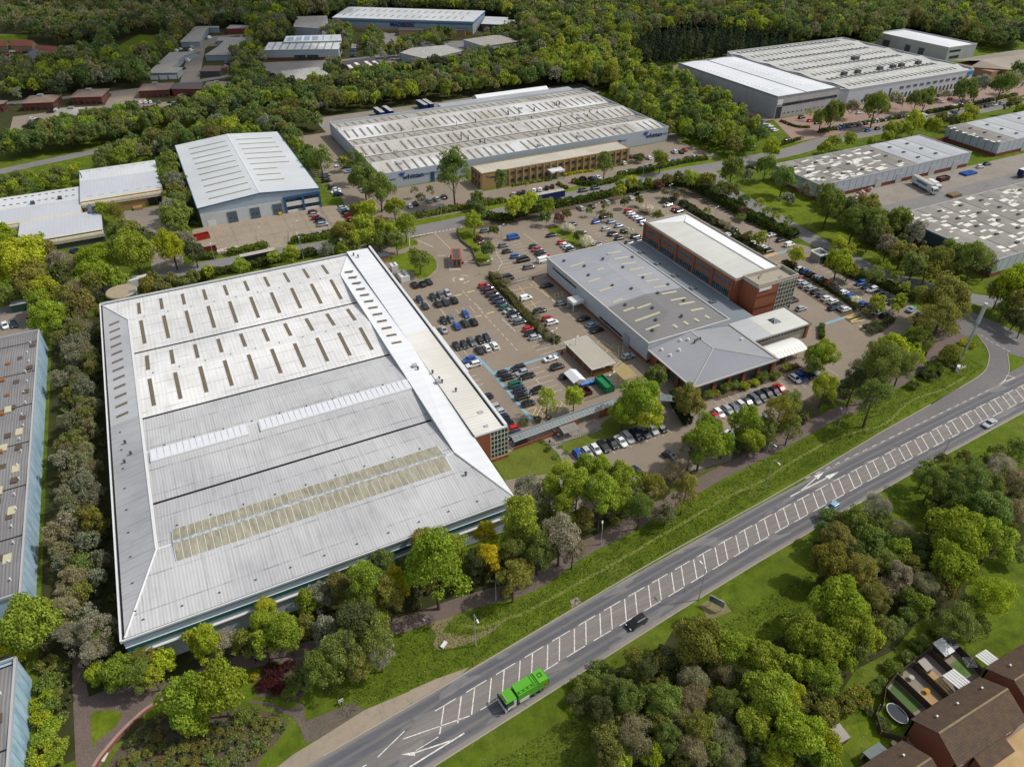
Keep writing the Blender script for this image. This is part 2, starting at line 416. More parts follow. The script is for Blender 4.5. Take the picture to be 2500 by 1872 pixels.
foot([(-60, 46), (420, 85), (420, 103), (200, 91), (-60, 60)], 0)
# extra width at the north side: turning lane + slip
ground('turning_lane', [(118, 79.6), (150, 80), (198, 82), (420, 98), (420, 102.5), (260, 91), (197, 86), (190.6, 88.7), (170.3, 86.3), (149.9, 84.2), (123.8, 80.9)], ASPHD, 7, keep=True)
ground('slip_road', S("42 1250,1050 1650,790 1790,680 1830,560 1820,470 1760,370 1700,290 1620,220 1500,130 1560,20 1650,50 1900,160 2208,310 2500,440 2500,640 2208,545 2030,500 2047,640 2030,740 1960,850 1500,1000"), ASPHD, 8, keep=True)
kerb(S("42 1200,1050 1650,790 1790,680 1830,560 1820,470 1760,370 1700,290"), sm=True)
kerb(S("42 1950,830 2030,740 2047,640 2030,500"), sm=True)
kerb([(s, ysouth(s)) for s in range(-40, 300, 6)])
kerb([(s, ynorth(s)) for s in range(-2, 190, 6)])
# central hatched strip
mb = MB()
hs = list(range(22, 262, 4))
for a, b in zip(hs, hs[1:]): mb.face([(a, hlo(a), .066), (b, hlo(b), .066), (b, hup(b), .066), (a, hup(a), .066)])
mb.face([(9, 62.3, .066), (22, hlo(22), .066), (22, hup(22), .066), (12, 64.3, .066)])
tag(mb.done('central_reservation_surface', HATCHM), kind='structure')
mb = MB(); z = .071; k = 0
def ln(mb, p, q, w, z):
    dx, dy = q[0]-p[0], q[1]-p[1]; d = math.hypot(dx, dy); nx, ny = -dy/d*w/2, dx/d*w/2
    mb.face([(p[0]-nx, p[1]-ny, z), (q[0]-nx, q[1]-ny, z), (q[0]+nx, q[1]+ny, z), (p[0]+nx, p[1]+ny, z)])
for k in range(-1, 38):
    s0 = 23.7+6.25*k
    if s0 > 250: break
    ln(mb, (s0, hup(s0)), (s0+4.2, hup(s0+4.2)), .16, z)
    if k >= 0: ln(mb, (s0+.9, hlo(s0+.9)), (s0+5.1, hlo(s0+5.1)), .16, z)
    for ds in (1.7, 5.2):
        a = s0+ds; ln(mb, (a, hup(a)-.12), (a-2.5, hlo(a-2.5)+.12), .2, z)
ln(mb, (6.0, 62.2), (11.5, 64.4), .16, z); ln(mb, (10.8, 63.2), (22.5, 61.9), .16, z)
for a, b in ((0, 61), (-8, 59.9)): ln(mb, (a, b+.4), (a+4, b+.85), .16, z)
P = S("24 0,1340 410,1245 65,1480 310,1330")
ln(mb, P[2], P[3], .14, z)
P = S("24 0,1656 590,1290 60,1500 450,1370"); ln(mb, P[0], P[1], .25, z); ln(mb, P[2], P[3], .22, z)
mb.flat(S("24 80,1500 -30,1545 14 2100,1600 24 20,1490 0,1540"), z) if False else None
def tri(a): mb.face([(*p, z) for p in a])
tri(S("24 55,1490 60,1535 -95,1520"))
P = S("33 1895,385 2208,220 43 0,228 85,180"); ln(mb, P[0], P[3], .25, z)
P = S("33 2000,330 2180,180"); ln(mb, P[0], P[1], .22, z)
tri(S("43 60,165 110,198 212,115")); tri(S("33 2150,165 2195,200 43 50,118"))
for i in range(22):
    s0 = 118.5+3.35*i; y = lin([(118, 79.9), (133, 80.6), (164, 82.2), (193, 83.7)], s0)
    ln(mb, (s0, y), (s0+1.6, y+.08), .14, z)
P = S("42 1945,835 2000,795 2025,735 2110,760 2010,800 2040,770"); ln(mb, P[0], P[1], .2, z); ln(mb, P[1], P[2], .2, z); ln(mb, P[2], P[3], .2, z); ln(mb, P[4], P[3], .2, z)
for a, b in (("42 1740,300 1765,318", 0), ("42 1790,335 1825,355", 0), ("42 1845,365 1880,385", 0), ("42 1905,398 1945,420", 0), ("42 1970,435 2005,455", 0), ("42 2025,465 2060,480", 0), ("42 1605,115 1710,165", 0), ("42 1800,205 1910,265", 0), ("42 2000,300 2130,362", 0)):
    P = S(a); ln(mb, P[0], P[1], .15, z)
tag(mb.done('road_marking', MW), kind='structure')
# lay-by concrete strip by the road, side path stubs
ground('concrete_footway', S("14 600,1900 780,1656 950,1520 1250,1340 1720,1040 2208,840 24 0,830 300,700 640,580 450,765 0,975 14 2208,985 1080,1660 700,1900"), CONC, 6, keep=True)
ground('side_path', S("14 480,930 700,960 900,1040 980,1000 1060,960 1090,1160 1300,1080 1600,950 1720,1030 1250,1340 1090,1400 1030,1230 950,1120 700,1010 480,960"), tarmac('old_path', '#5d534a', '#4d453c', big=.4), 5)
ribbon('footpath', S("04 1500,1000 1700,870 14 420,520 1240,370 2100,130 23 700,1500 1300,1330 1850,960 33 60,750 980,220 1250,80 32 1450,1640 1800,1460 2208,1245 42 250,1110 430,1060 1010,690 1300,430 1600,260"), 3.6, PATHM, 7)
ground('footpath_branch', S("04 780,300 870,450 960,900 1150,820 1700,700 1780,870 1760,950 1600,1030 1450,1180 1250,1400 1050,1700 820,1700 800,1200 780,800"), PATHM, 8, keep=True)
ground('grass_triangle', S("04 1010,1060 1150,1040 1310,1060 1320,1110 1240,1230 1050,1370 1020,1400 1020,1480 990,1380 975,1100"), GR, 9)
pts = smooth(S("04 1765,950 1600,1040 1450,1170 1300,1320 1190,1450 1100,1560 1040,1656"))
mb = MB(); strip(mb, pts, .35, .02, .22); tag(mb.done('path_edging', simple('red_edging', '#7c4438')), kind='structure')
mb = MB(); strip(mb, offs(pts, .5)[1], .7, .064); tag(mb.done('path_margin', simple('pink_concrete', '#a58a7e')), kind='structure')
mb = MB(); mb.face([(*p, .1) for p in S("04 1130,1500 1175,1500 1125,1600 1080,1590")]); tag(mb.done('pale_slab', simple('pale_stone', '#cfc9c0')), kind='structure')
# worn desire line along the verge
ribbon('trodden_track', S("24 560,120 800,150 1100,30 23 1200,1656 1600,1440 33 50,1070 700,690 1200,400 1600,210 1900,20 42 0,1500 300,1370 700,1260 1000,1000 1300,900 1600,740"), .7, simple('worn_grass', '#777a3c', .95, c2='#5f6c28', sc=.8), 2, keep=False)
ground('worn_earth_patch', S("24 190,100 280,40 500,0 430,90 350,200 560,240 700,230 900,150 1060,60 900,190 700,300 480,370 300,390 250,330 290,240"), EARTH, 3)
ground('worn_earth_patch', S("23 1730,1500 1810,1465 1850,1520 1750,1590"), CONCG, 3)
ground('worn_earth_patch', S("33 915,1560 1000,1500 1070,1510 1150,1590 1120,1630 980,1620"), EARTH, 3)
ground('planting_bed', S("04 1300,1420 1500,1230 1750,1050 14 -30,1000 480,1010 800,1080 900,1200 780,1380 600,1560 540,1700 -400,1900 04 1250,1900 1150,1656"), BARK, 2)
ground('planting_bed', S("14 580,640 900,520 1130,480 1150,760 1000,960 800,900 560,900"), BARK, 4)
# estate roads
R2 = [(-130, 246), (-60, 254), (-21, 258.5), (10, 259.1), (40, 257.5), (69.3, 254.9), (88, 254.2), (104.8, 254.5), (122.4, 255.9), (145, 257.5), (169, 259), (199, 261), (220, 261), (240, 260.2), (263, 259.8), (290, 260.5), (312, 264.4), (345, 265), (383, 266), (422, 266.2), (483, 268), (560, 272), (700, 280)]
ribbon('estate_road', R2, 9.4, ASPH, 5)
for sd in (0, 1):
    e = offs(smooth(R2), 4.8)[sd]; kerb([p for p in e if not (205 < p[0] < 245 and sd) and not (58 < p[0] < 88 and sd)])
R3 = [(231, 262), (229.5, 250), (225.5, 238), (223.2, 222), (222, 202), (220, 182), (219.6, 160), (220.5, 147), (224.5, 137), (228, 129), (233, 120), (240, 113.5), (250, 108.5), (285, 96), (330, 84)]
ribbon('estate_side_road', R3, 8.2, ASPH, 6)
ribbon('road_link', [(224, 131), (221, 122), (217.5, 114), (214, 104)], 8.5, ASPHD, 7)
kerb(S("31 1040,220 1060,270 1090,320 1200,400"), sm=True); kerb(S("31 1170,160 1100,190 1070,230 1110,290 1400,460 1700,640"), sm=True)
ribbon('far_road', [(-130, 380), (-70, 405.5), (-42, 414), (-16, 422), (40, 437), (94.5, 451.3), (158.7, 470), (178.5, 474), (216.9, 479), (260, 483), (300, 486)], 8, ASPH, 5)
# car park of the central site: one sheet, islands on top
CP = S("21 0,930 100,905 560,790 700,820 960,765 1400,690 1560,640 2208,500 31 560,365 650,362 1000,560 1300,680 1500,780 1900,960 2100,1000 2208,1060 41 0,1200 380,1370 640,1420 950,1600 42 1100,60 1080,230 1000,400 650,470 430,700 200,860 32 2050,1000 1700,1230 1350,1420 1250,1656 33 300,250 23 1900,560 1400,520 1150,450 1030,210 22 1070,1600 st 58,119 58,250")
ground('car_park', CP, PAVE, 3, keep=True, grow=-.5)
ground('yard_road', S("21 1000,1240 0,1270") and rect(58, 60.2, 120, 228), CONC, 4)
ground('grass_lawn', S("22 1070,1560 1440,1430 1570,1500 1640,1640 23 1650,80 1500,150 1240,185 1050,215 890,0"), LAWN, 5, keep=True)
ground('grass_lawn', S("22 1610,1500 1640,1460 2030,1340 2080,1240 2208,1160 32 60,1150 300,1200 550,1260 0,1420 22 2060,1440 1760,1540 1660,1600"), LAWN, 5, keep=True)
ground('paved_path', S("22 1450,1440 1620,1380 2010,1260 2080,1310 1640,1470 1610,1490 1700,1600 1650,1656 1590,1560"), CONCG, 6)
ground('grass_island', S("21 0,1010 130,1040 250,1100 295,1180 290,1250 190,1340 90,1350 30,1280 0,1270 11 2000,1240 1990,1110 2208,1060"), GR, 5, keep=True)
ground('grass_island', S("21 530,800 620,800 740,850 760,900 830,1050 890,1150 880,1175 720,1180 700,1100 660,1030 560,950 515,880"), GR, 5, keep=True)
ground('grass_verge', S("21 0,925 60,930 90,960 80,990 0,1000 11 2100,1040 2000,980 1800,1000 1700,960 1900,900 2208,900"), GR, 5)
ground('grass_island', S("21 1490,800 1560,780 1640,780 1780,860 1900,940 2000,1010 1930,1030 1800,1010 1650,930 1560,880 1500,840"), GR, 5, keep=True)
kerb(S("21 535,800 515,880 560,950 660,1030 700,1100 715,1180 760,1220 880,1200"), name='boundary_wall', h=.9, w=.35, mat=simple('stone_coping', '#6d6250'))
kerb(S("21 295,1180 290,1250 190,1340 90,1350"), sm=True); kerb(S("23 1500,150 1240,185 1050,215"), sm=True)
BED = [("planting_bed", "21 845,1345 930,1330 1000,1420 1250,1656 22 1280,20 1630,370 1560,400 1400,220 1150,0 21 1100,1656"),
 ("planting_bed", "31 460,520 600,470 720,500 860,620 1000,720 1180,760 1200,800 1330,930 1480,980 1640,1080 1600,1100 1380,980 1100,800 900,690 700,570 500,540"),
 ("planting_bed", "31 1790,1190 1960,1170 1970,1200 2208,1380 41 250,1590 st 190,126 184,126 186,158"),
 ("planting_bed", "42 440,60 560,20 700,60 790,100 840,110 800,180 690,260 600,300 500,260 480,220 560,150"),
 ("planting_bed", "31 200,560 520,650 430,700 300,650"),
 ("planting_bed", "32 950,960 1700,650 1800,560 2000,640 1700,800 1100,1010"),
 ("planting_bed", "42 0,200 50,200 50,360 0,370"),
 ("planting_bed", "21 560,790 700,820 960,780 1400,690 1560,650 2208,510 31 560,370 900,250 600,270 0,380 21 1560,570 1020,650 800,660 590,780"),
 ("planting_bed", "31 600,350 1000,560 1300,690 1500,790 1900,960 1960,900 1700,720 1400,540 1100,360 1040,260 900,250"),
 ("planting_bed", "41 0,1200 380,1370 640,1410 950,1600 1150,1590 930,1500 650,1370 300,1200 60,1080"),
 ("planting_bed", "42 1100,60 1080,230 1000,400 650,470 430,700 200,860 0,1050 300,1000 700,880 1000,700 1350,400 1560,150 1450,60"),
 ("planting_bed", "32 1700,1230 1350,1420 1250,1656 33 300,250 23 1900,560 1400,520 1150,480 1200,700 33 0,560 900,150 32 1560,1530 2208,1180 2208,900 2050,1000")]
for n_, s_ in BED: ground(n_, S(s_), BARK, 5)
ground('hatched_yard', S("21 1060,1450 1310,1370 1600,1656 22 1700,140 1580,170 1250,0 21 1130,1500"), PAVE, 4)
# bay lines: (row start, step, count, dx, dy)
mb = MB(); y2 = MB(); z = .066
def bays(s0, t0, ds, dt, n, ls, lt, w=.13, q=mb):
    for i in range(n): ln(q, (s0+ds*i, t0+dt*i), (s0+ds*i+ls, t0+dt*i+lt), w, z)
bays(86.3, 202.4, 0, -2.5, 20, 4.8, 0); bays(64.2, 167.2, 2.5, 0, 6, 0, 4.8); bays(64.2, 162.4, 2.5, 0, 6, 0, 4.8)
bays(62, 196, 2.5, 0, 6, 0, 5); bays(74, 186, 2.5, 0, 4, 0, 5); bays(60.3, 154, 0, -2.4, 3, 4.6, 0)
bays(72.3, 110.5-2.6, 2.5, 0, 12, 0, 5); bays(74, 149.5, 0, -2.5, 6, 4.7, 0); bays(79, 149.5, 0, -2.5, 6, 4.7, 0)
bays(97, 146, 0, -2.5, 1, 5, 0)
bays(91.5, 170, 0, -2.5, 7, 5, 0); bays(105, 176, 0, -2.5, 8, 5, 0)
bays(100, 233, 0, -2.5, 12, 4.8, 0); bays(112, 233, 0, -2.5, 12, 4.8, 0); bays(104.8, 233, 0, -2.5, 12, 4.8, 0)
bays(130, 226, 0, -2.5, 8, 4.8, 0); bays(146, 228, 0, -2.5, 10, 4.8, 0); bays(151, 228, 0, -2.5, 10, 4.8, 0)
bays(186, 170, 0, -2.5, 16, 4.8, 0); bays(191, 170, 0, -2.5, 16, 4.8, 0); bays(203, 168, 0, -2.5, 16, 4.8, 0)
bays(176, 238, 0, -2.5, 12, 4.8, 0); bays(205, 238, 0, -2.5, 26, 4.8, 0); bays(181, 238, 0, -2.5, 12, 4.8, 0)
bays(118.5, 109, 2.5, .05, 14, 0, 4.8); bays(138, 107, 2.5, 0, 9, 0, 4.8)
bays(75, 296, 0, 2.5, 34, -4.5, 0); bays(62.3, 306, 0, 2.5, 20, 4.5, 0); bays(86, 268.3, 2.5, 0, 12, 0, 4.8); bays(64, 279, 2.5, 0, 12, 0, 5)
for a in ("22 730,0 760,30", "22 768,45 795,72", "22 812,88 838,115", "22 855,135 880,163", "22 900,185 925,213", "22 945,232 970,260", "22 990,280 1017,310", "22 1038,332 1065,362", "22 1088,385 1115,415", "22 1133,440 1165,468", "21 570,1480 595,1508", "21 605,1520 630,1545", "21 640,1562 665,1590", "21 690,1605 715,1632",
          "21 480,1350 500,1335", "21 20,895 260,850", "21 260,850 440,1030", "21 300,1100 440,1100", "21 600,1165 710,1170", "11 2208,900 2208,1000", "21 930,1060 1000,1180", "21 1000,1180 950,1260", "21 1230,865 1390,980", "21 1140,1385 1400,1320", "22 1145,265 1000,130", "22 1340,760 1430,855", "22 330,20 450,170"):
    P = S(a); ln(mb, P[0], P[1], .17, z)
for i in range(8):
    P = S("21 %d,%d %d,%d" % (95+i*20, 938+i*9, 108+i*20, 946+i*9)); ln(mb, P[0], P[1], .35, z)
for i in range(14):
    a = 30+i*40; P = S("21 %d,%d %d,%d" % (a, 898-i*7.6, a+24, 894-i*7.6)); ln(mb, P[0], P[1], .5, z)
for i in range(10): P = S("21 %d,%d %d,%d" % (1310+i*22, 1000-i*0, 1315+i*22, 1000)) if 0 else None
c = S("21 560,1355")[0]
mb.face([(c[0]+.9*math.cos(a*.524), c[1]+.9*math.sin(a*.524), z) for a in range(12)])
for a0 in (.3, 2.4, 4.5):
    for k in range(5):
        a, b = a0+k*.2, a0+k*.2+.2
        ln(mb, (c[0]+3*math.cos(a), c[1]+3*math.sin(a)), (c[0]+3*math.cos(b), c[1]+3*math.sin(b)), .25, z)
tag(mb.done('parking_marking', MP), kind='structure')
# yellow hatching
for a in ("22 1200,1040 1350,1010", "22 1150,1020 1350,960", "22 1190,1095 1400,1190", "22 1260,1110 1360,1075", "22 1320,1180 1370,1080", "22 1360,1190 1430,1060", "22 1430,1160 1470,1080", "22 1480,1150 1510,1090", "22 1550,1130 1600,1040", "22 1590,1140 1640,1040", "22 1620,1010 1700,1090", "22 1200,1000 1320,960",
          "21 1100,1480 1320,1440", "21 1180,1430 1360,1656", "21 1290,1400 1600,1620", "21 1120,1530 1240,1490", "21 1150,1590 1220,1560", "21 1240,1656 1420,1590", "21 1320,1380 1620,1656", "22 1260,0 1420,60", "22 1480,30 1560,10", "21 1520,1530 1680,1490", "21 1540,1560 1680,1530", "21 1560,1500 1570,1560", "21 1600,1490 1610,1555", "21 1640,1485 1650,1540",
          "32 0,640 90,560", "32 50,640 130,600", "32 0,560 150,635", "32 0,430 90,420", "22 2010,380 2208,500", "22 2060,360 2208,450", "22 2010,385 2060,360", "22 2110,490 2208,400", "32 90,420 95,500", "32 40,430 50,560", "32 0,480 60,560", "22 960,415 980,455"):
    P = S(a); ln(y2, P[0], P[1], .19, z+.001)
for a in ("42 340,150 460,110", "42 345,165 500,135", "42 430,210 510,195", "42 300,120 420,90", "42 440,225 520,215"):
    P = S(a); ln(y2, P[0], P[1], .5, z+.001)
P = S("21 620,1500 700,1478 480,1540 565,1515"); ln(y2, P[0], P[1], .5, .068); ln(y2, P[2], P[3], .5, .068)
P = S("22 830,72 910,50 700,105 775,92"); ln(y2, P[0], P[1], .5, .068); ln(y2, P[2], P[3], .5, .068)
tag(y2.done('yellow_marking', MY), kind='structure')
ground('blue_walkway', S("22 700,525 745,530 910,700 1320,1190 1320,1230 1280,1200 890,720"), MB_, 7)
ground('blue_walkway', S("22 895,700 1200,610 1600,490 1620,500 1230,625 920,715"), MB_, 7)
ground('blue_walkway', S("31 1750,1070 1880,1035 1900,1050 1770,1085"), MB_, 7); ground('blue_walkway', S("42 65,165 250,105 280,120 75,190"), MB_, 7)
ground('yellow_crossing', S("42 250,105 400,57 425,70 280,120"), simple('crossing_ochre', '#b39b62'), 7)
ground('gate_apron', S("31 1600,1100 1740,1065 1770,1085 1640,1125"), simple('crossing_ochre2', '#bfa777'), 8)
# other yards
ground('concrete_yard', [(-2, 273), (4, 296), (56.5, 296), (62, 294.5), (60.7, 269.6), (36.8, 268.9), (34.2, 263.4), (27.5, 263.4), (27.3, 271.5), (5.5, 272.6)], CONC, 4, keep=True, grow=0)
mb = MB()
for s_ in range(4, 60, 7): ln(mb, (s_, 271), (s_, 295), .08, .066)
for t_ in (277, 283.5, 290): ln(mb, (2, t_), (60, t_), .08, .066)
tag(mb.done('concrete_joint', simple('joint_dark', '#7d7263')), kind='structure')
ground('yard_paving', [(-22, 328), (-2, 328), (0, 300), (-3, 262.5), (-14, 262.5), (-12, 290), (-20, 310)], PAVE2, 4, keep=True)
ground('car_park', [(62, 261), (66, 300), (66, 396), (84.5, 396), (84.5, 302), (125, 301), (125, 281), (205, 281), (205, 301), (246, 302), (250, 266.5), (205, 266.5), (150, 263.5), (105, 260.5)], PAVE, 4, keep=True)
ground('grass_verge', [(60, 261), (62, 265), (105, 264), (150, 267), (205, 270), (250, 270), (250, 265.8), (205, 265.8), (145, 262.3), (88, 259)], GR, 6)
ground('service_yard', [(84, 389.5), (241, 389.5), (262, 400), (262, 425), (84, 425)], CONCG, 4)
ground('service_yard', [(241.3, 302), (252, 302), (252, 400), (241.3, 400)], CONCG, 5)
ground('brick_paved_car_park', [(300, 270.5), (318, 306), (530, 306), (530, 282), (480, 274), (330, 270.5)], REDP, 4, keep=True)
ground('brick_paved_drive', rect(312, 319, 306, 400), REDP, 4)
ground('earth_yard', [(322, 398.6), (530, 420.5), (530, 440), (322, 440), (300, 430), (300, 412)], EARTH, 4, keep=True)
ground('loading_yard', [(252, 170.6), (252, 206), (450, 206), (450, 170.6)], CONCG, 4, keep=True)
ground('loading_yard_road', [(258, 182), (262, 190), (450, 190), (450, 180)], ASPH, 5)
ground('grass_strip', S("31 1260,370 1700,290 2208,600 41 0,640 900,1290 1650,1380 1930,1510 1650,1440 1380,1380 1000,1385 700,1270 400,1090 0,870 31 2208,870 1930,740 1700,630 1400,450"), GR, 3)
ground('estate_tarmac', [(-70, 475), (-70, 505), (-15, 508), (-12, 540), (0, 540), (2, 500), (40, 496), (50, 476), (30, 468), (-20, 468)], PAVE, 4)
ribbon('estate_lane', [(-110, 540), (-60, 538), (-20, 537), (20, 540), (60, 550), (84, 556)], 7, ASPH, 5)
ribbon('estate_lane', [(-12, 540), (-18, 510), (-20, 488), (-30, 470)], 7, PAVE2, 6)
ribbon('estate_lane', [(30, 541), (38, 590), (48, 650), (70, 690), (92, 690), (86, 640), (60, 660)], 12, PAVE2, 6, sm=False)
ribbon('estate_lane', [(60, 550), (110, 560), (165, 560), (190, 600), (196, 650)], 10, ASPH, 6)
ground('estate_tarmac', [(84, 540), (84, 579), (140, 562), (180, 560), (200, 640), (215, 640), (222, 560), (230, 590), (260, 580), (225, 545), (150, 535)], ASPH, 4)
ground('barn_yard', [(-95, 640), (-70, 690), (-62, 690), (-60, 660), (-75, 640)], GRAVEL, 4)
ground('meadow', S("o 245,105 300,75 370,80 330,120 285,150 250,130"), GR, 4, keep=True)
ground('meadow', S("o 1830,120 2080,105 2212,118 2212,140 2100,150 1860,150"), GR, 4, keep=True)
ground('meadow', S("o 0,75 60,75 60,100 0,105"), GR, 4, keep=True)
ground('rail_corridor', S("o 0,28 160,26 400,12 500,4 500,9 400,17 160,33 0,36"), simple('ballast', '#4d463f'), 5)
ground('house_gardens', [(68, 8), (68, 24.5), (86, 25), (90.6, 27), (90.8, 33), (94.4, 34), (109.6, 35.5), (109.6, 27), (124, 26.5), (124, 8)], PAVE2, 2)
ground('garden_lawn', [(76, 24), (76.5, 31), (80, 31.5), (84, 30.4), (85, 28), (86.8, 25.5), (83, 24.5)], GR, 4)
ground('garden_lawn', [(85.6, 27), (86.2, 30.4), (90.2, 32.6), (90.5, 27)], GR, 4)
ground('artificial_lawn', [(91, 28), (91, 32.6), (94.2, 33.6), (94.4, 28)], simple('turf_green', '#4f6a34'), 4)
ground('gravel_patch', [(95.2, 27.5), (95.6, 30.3), (98, 30.3), (98.2, 27.5)], GRAVEL, 4)
ground('gravel_patch', [(99.6, 28), (99.6, 32), (102, 32), (102, 28)], GRAVEL, 4)
ground('artificial_lawn', [(106, 28.5), (106, 31.5), (108.5, 31.5), (108.7, 28.2)], simple('turf_green2', '#5f7a3e'), 4)
ground('gravel_drive', [(94, 8), (94.5, 17.3), (112, 18), (112, 6)], GRAVEL, 4)
foot([(66, 5), (68, 34), (126, 38), (126, 5)], 0)
# ================= BUILDINGS =================
def bld(name, label, cat, poly, group=None, grow=1.0):
    cx = sum(p[0] for p in poly)/len(poly); cy = sum(p[1] for p in poly)/len(poly)
    foot(poly, grow); return th(name, label, cat, (cx, cy, 0), group=group)
def part(p, name, mat, fn, **k):
    mb = MB(); fn(mb)
    if not mb.f: return None
    return mb.done(name, mat, p, **k)
def parapet(p, poly, z0, z1, w=.4, mat=WHITE, name='parapet'):
    mb = MB(); n = len(poly)
    cx = sum(q[0] for q in poly)/n; cy = sum(q[1] for q in poly)/n
    # outer ring with inset
    ins = []
    area = sum(poly[i-1][0]*poly[i][1]-poly[i][0]*poly[i-1][1] for i in range(n))
    if area < 0: poly = poly[::-1]
    for i in range(n):
        a, b, c = poly[i-1], poly[i], poly[(i+1) % n]
        def nrm(u, v):
            dx, dy = v[0]-u[0], v[1]-u[1]; d = math.hypot(dx, dy); return (-dy/d, dx/d)
        n1, n2 = nrm(a, b), nrm(b, c); k = 1+n1[0]*n2[0]+n1[1]*n2[1]
        ins.append((b[0]+(n1[0]+n2[0])*w/k, b[1]+(n1[1]+n2[1])*w/k))
    for i in range(n):
        j = (i+1) % n; a, b, c, d = poly[i], poly[j], ins[j], ins[i]
        mb.face([(*a, z1), (*b, z1), (*c, z1), (*d, z1)]); mb.face([(*a, z0), (*b, z0), (*b, z1), (*a, z1)]); mb.face([(*c, z0), (*d, z0), (*d, z1), (*c, z1)]); mb.face([(*d, z0), (*c, z0), (*b, z0), (*a, z0)])
    return mb.done(name, mat, p)
def grow_(poly, w): 
    n = len(poly); out = []
    area = sum(poly[i-1][0]*poly[i][1]-poly[i][0]*poly[i-1][1] for i in range(n)); sg = 1 if area > 0 else -1
    for i in range(n):
        a, b, c = poly[i-1], poly[i], poly[(i+1) % n]
        def nrm(u, v):
            dx, dy = v[0]-u[0], v[1]-u[1]; d = math.hypot(dx, dy); return (dy/d*sg, -dx/d*sg)
        n1, n2 = nrm(a, b), nrm(b, c); k = 1+n1[0]*n2[0]+n1[1]*n2[1]
        out.append((b[0]+(n1[0]+n2[0])*w/k, b[1]+(n1[1]+n2[1])*w/k))
    return out
def winb(p, ax, fix, a0, a1, z0, z1, n=1, out=-1, glass=GLASS, frame=WHITE, rows=1, name='window', fw=.08):
    """glazed panel proud of a wall, frame as its sub-part; ax 'x' runs along X on plane y=fix"""
    d = .05*out; mb = MB(); fr = MB()
    def bx(m, u0, u1, w0, w1, t0, t1):
        lo, hi = min(fix+t0*out, fix+t1*out), max(fix+t0*out, fix+t1*out)
        if ax == 'x': m.box(u0, u1, lo, hi, w0, w1)
        else: m.box(lo, hi, u0, u1, w0, w1)
    bx(mb, a0, a1, z0, z1, 0, .05)
    for i in range(n+1):
        u = a0+(a1-a0)*i/n; bx(fr, u-fw/2, u+fw/2, z0-.04, z1+.04, .052, .11)
    for i in range(rows+1):
        w = z0+(z1-z0)*i/rows; bx(fr, a0-fw/2, a1+fw/2, w-fw/2, w+fw/2, .055, .1)
    g = mb.done(name, glass, p); fr.done('frame', frame, g); return g
def text(p, s, size, loc, mat, rot, ext=.03, name='lettering', sx=1.0):
    cu = bpy.data.curves.new(name, 'FONT'); cu.body = s; cu.size = size; cu.extrude = ext; cu.offset = size*.03; cu.resolution_u = 2
    o = bpy.data.objects.new(name, cu); dg = bpy.context.evaluated_depsgraph_get
    me = bpy.data.meshes.new_from_object(o); bpy.data.objects.remove(o); me.materials.clear(); me.materials.append(mat)
    o = bpy.data.objects.new(name, me); COL.objects.link(o); o.parent = p; base = ROOT[p.name]
    o.location = Vector(loc)-base; o.rotation_euler = rot; o.scale = (sx, 1, 1); return o
FR = (R(90), 0, 0)     # faces -Y
def roofboxes(p, name, mat, pts, z, w, l, h):
    for x, y in pts: part(p, name, mat, lambda m: m.box(x-w/2, x+w/2, y-l/2, y+l/2, z, z+h))
def cowl(m, x, y, z, h=.9, r=.25, k=8):
    m.tube((x, y, z-.1), (x, y, z+h), r, k=k); m.tube((x, y, z+h), (x, y, z+h+.25), r*1.7, r*1.1, k=k)
# ---- A: the great white warehouse ----
WA = [(-28.3, 97), (49.2, 97), (49.2, 119), (57.8, 119), (57.8, 228.4), (-28.3, 227.3)]
p = bld('warehouse', 'huge white roofed warehouse with brown rooflight slots filling the left half of the picture', 'warehouse', WA)
WR1 = roofmat('roof_fibre_white', '#dfdedb', '#c8c8c6', 'X', 1.05, .10, laps=5.3, lapw=.22, dirt=.42, dirtc='#90887a')
WR2 = roofmat('roof_ribbed_grey', '#c1c1c1', '#b1b1b2', 'X', .62, .2, laps=7.8, lapw=.3, dirt=.42, dirtc='#5b5a5c', lapc='#4c4c4c')
WR3 = roofmat('roof_side_grey', '#bfbfc0', '#adaeb0', 'Y', .7, .16, dirt=.35, dirtc='#75736f')
WR3b = roofmat('roof_side_ribbed', '#b6b6b7', '#a2a3a6', 'Y', .62, .22, dirt=.6, dirtc='#6e6e70')
WR4 = roofmat('roof_plateau', '#dddad2', '#cdc9bf', 'Y', 1.1, .12, dirt=.3, dirtc='#a3967c')
WR5 = roofmat('roof_smooth_white', '#d9dbdc', '#cdd0d2', 'Y', 3.0, .04, dirt=.1)
zv, zr, zs = 9.0, 10.4, 10.6
def walls(m):
    m.prism(WA, 0, 4.9)
part(p, 'wall', [WGREY], lambda m: m.prism(grow_(WA, -.02), 0, 8.9))
part(p, 'cladding_band', WALLG, lambda m: m.box(-28.5, 49.3, 96.7, 96.96, .4, 5.0))
part(p, 'canopy_ledge', WHITE, lambda m: m.box(-28.6, 49.4, 96.2, 96.95, 5.02, 5.25))
part(p, 'fascia_panel', simple('fascia_slate', '#8f9aa2', .4), lambda m: m.box(-28.5, 49.3, 96.72, 96.95, 5.3, 6.3))
part(p, 'teal_band', TEAL, lambda m: m.box(-28.4, 49.2, 96.6, 96.93, 6.32, 7.2))
part(p, 'fascia_panel', simple('fascia_light', '#95a5b2', .35), lambda m: m.box(-28.5, 49.3, 96.7, 96.95, 7.3, 9.1))
part(p, 'trim_line', WHITE, lambda m: m.box(-28.5, 49.3, 96.55, 96.92, 7.2, 7.3) and None)
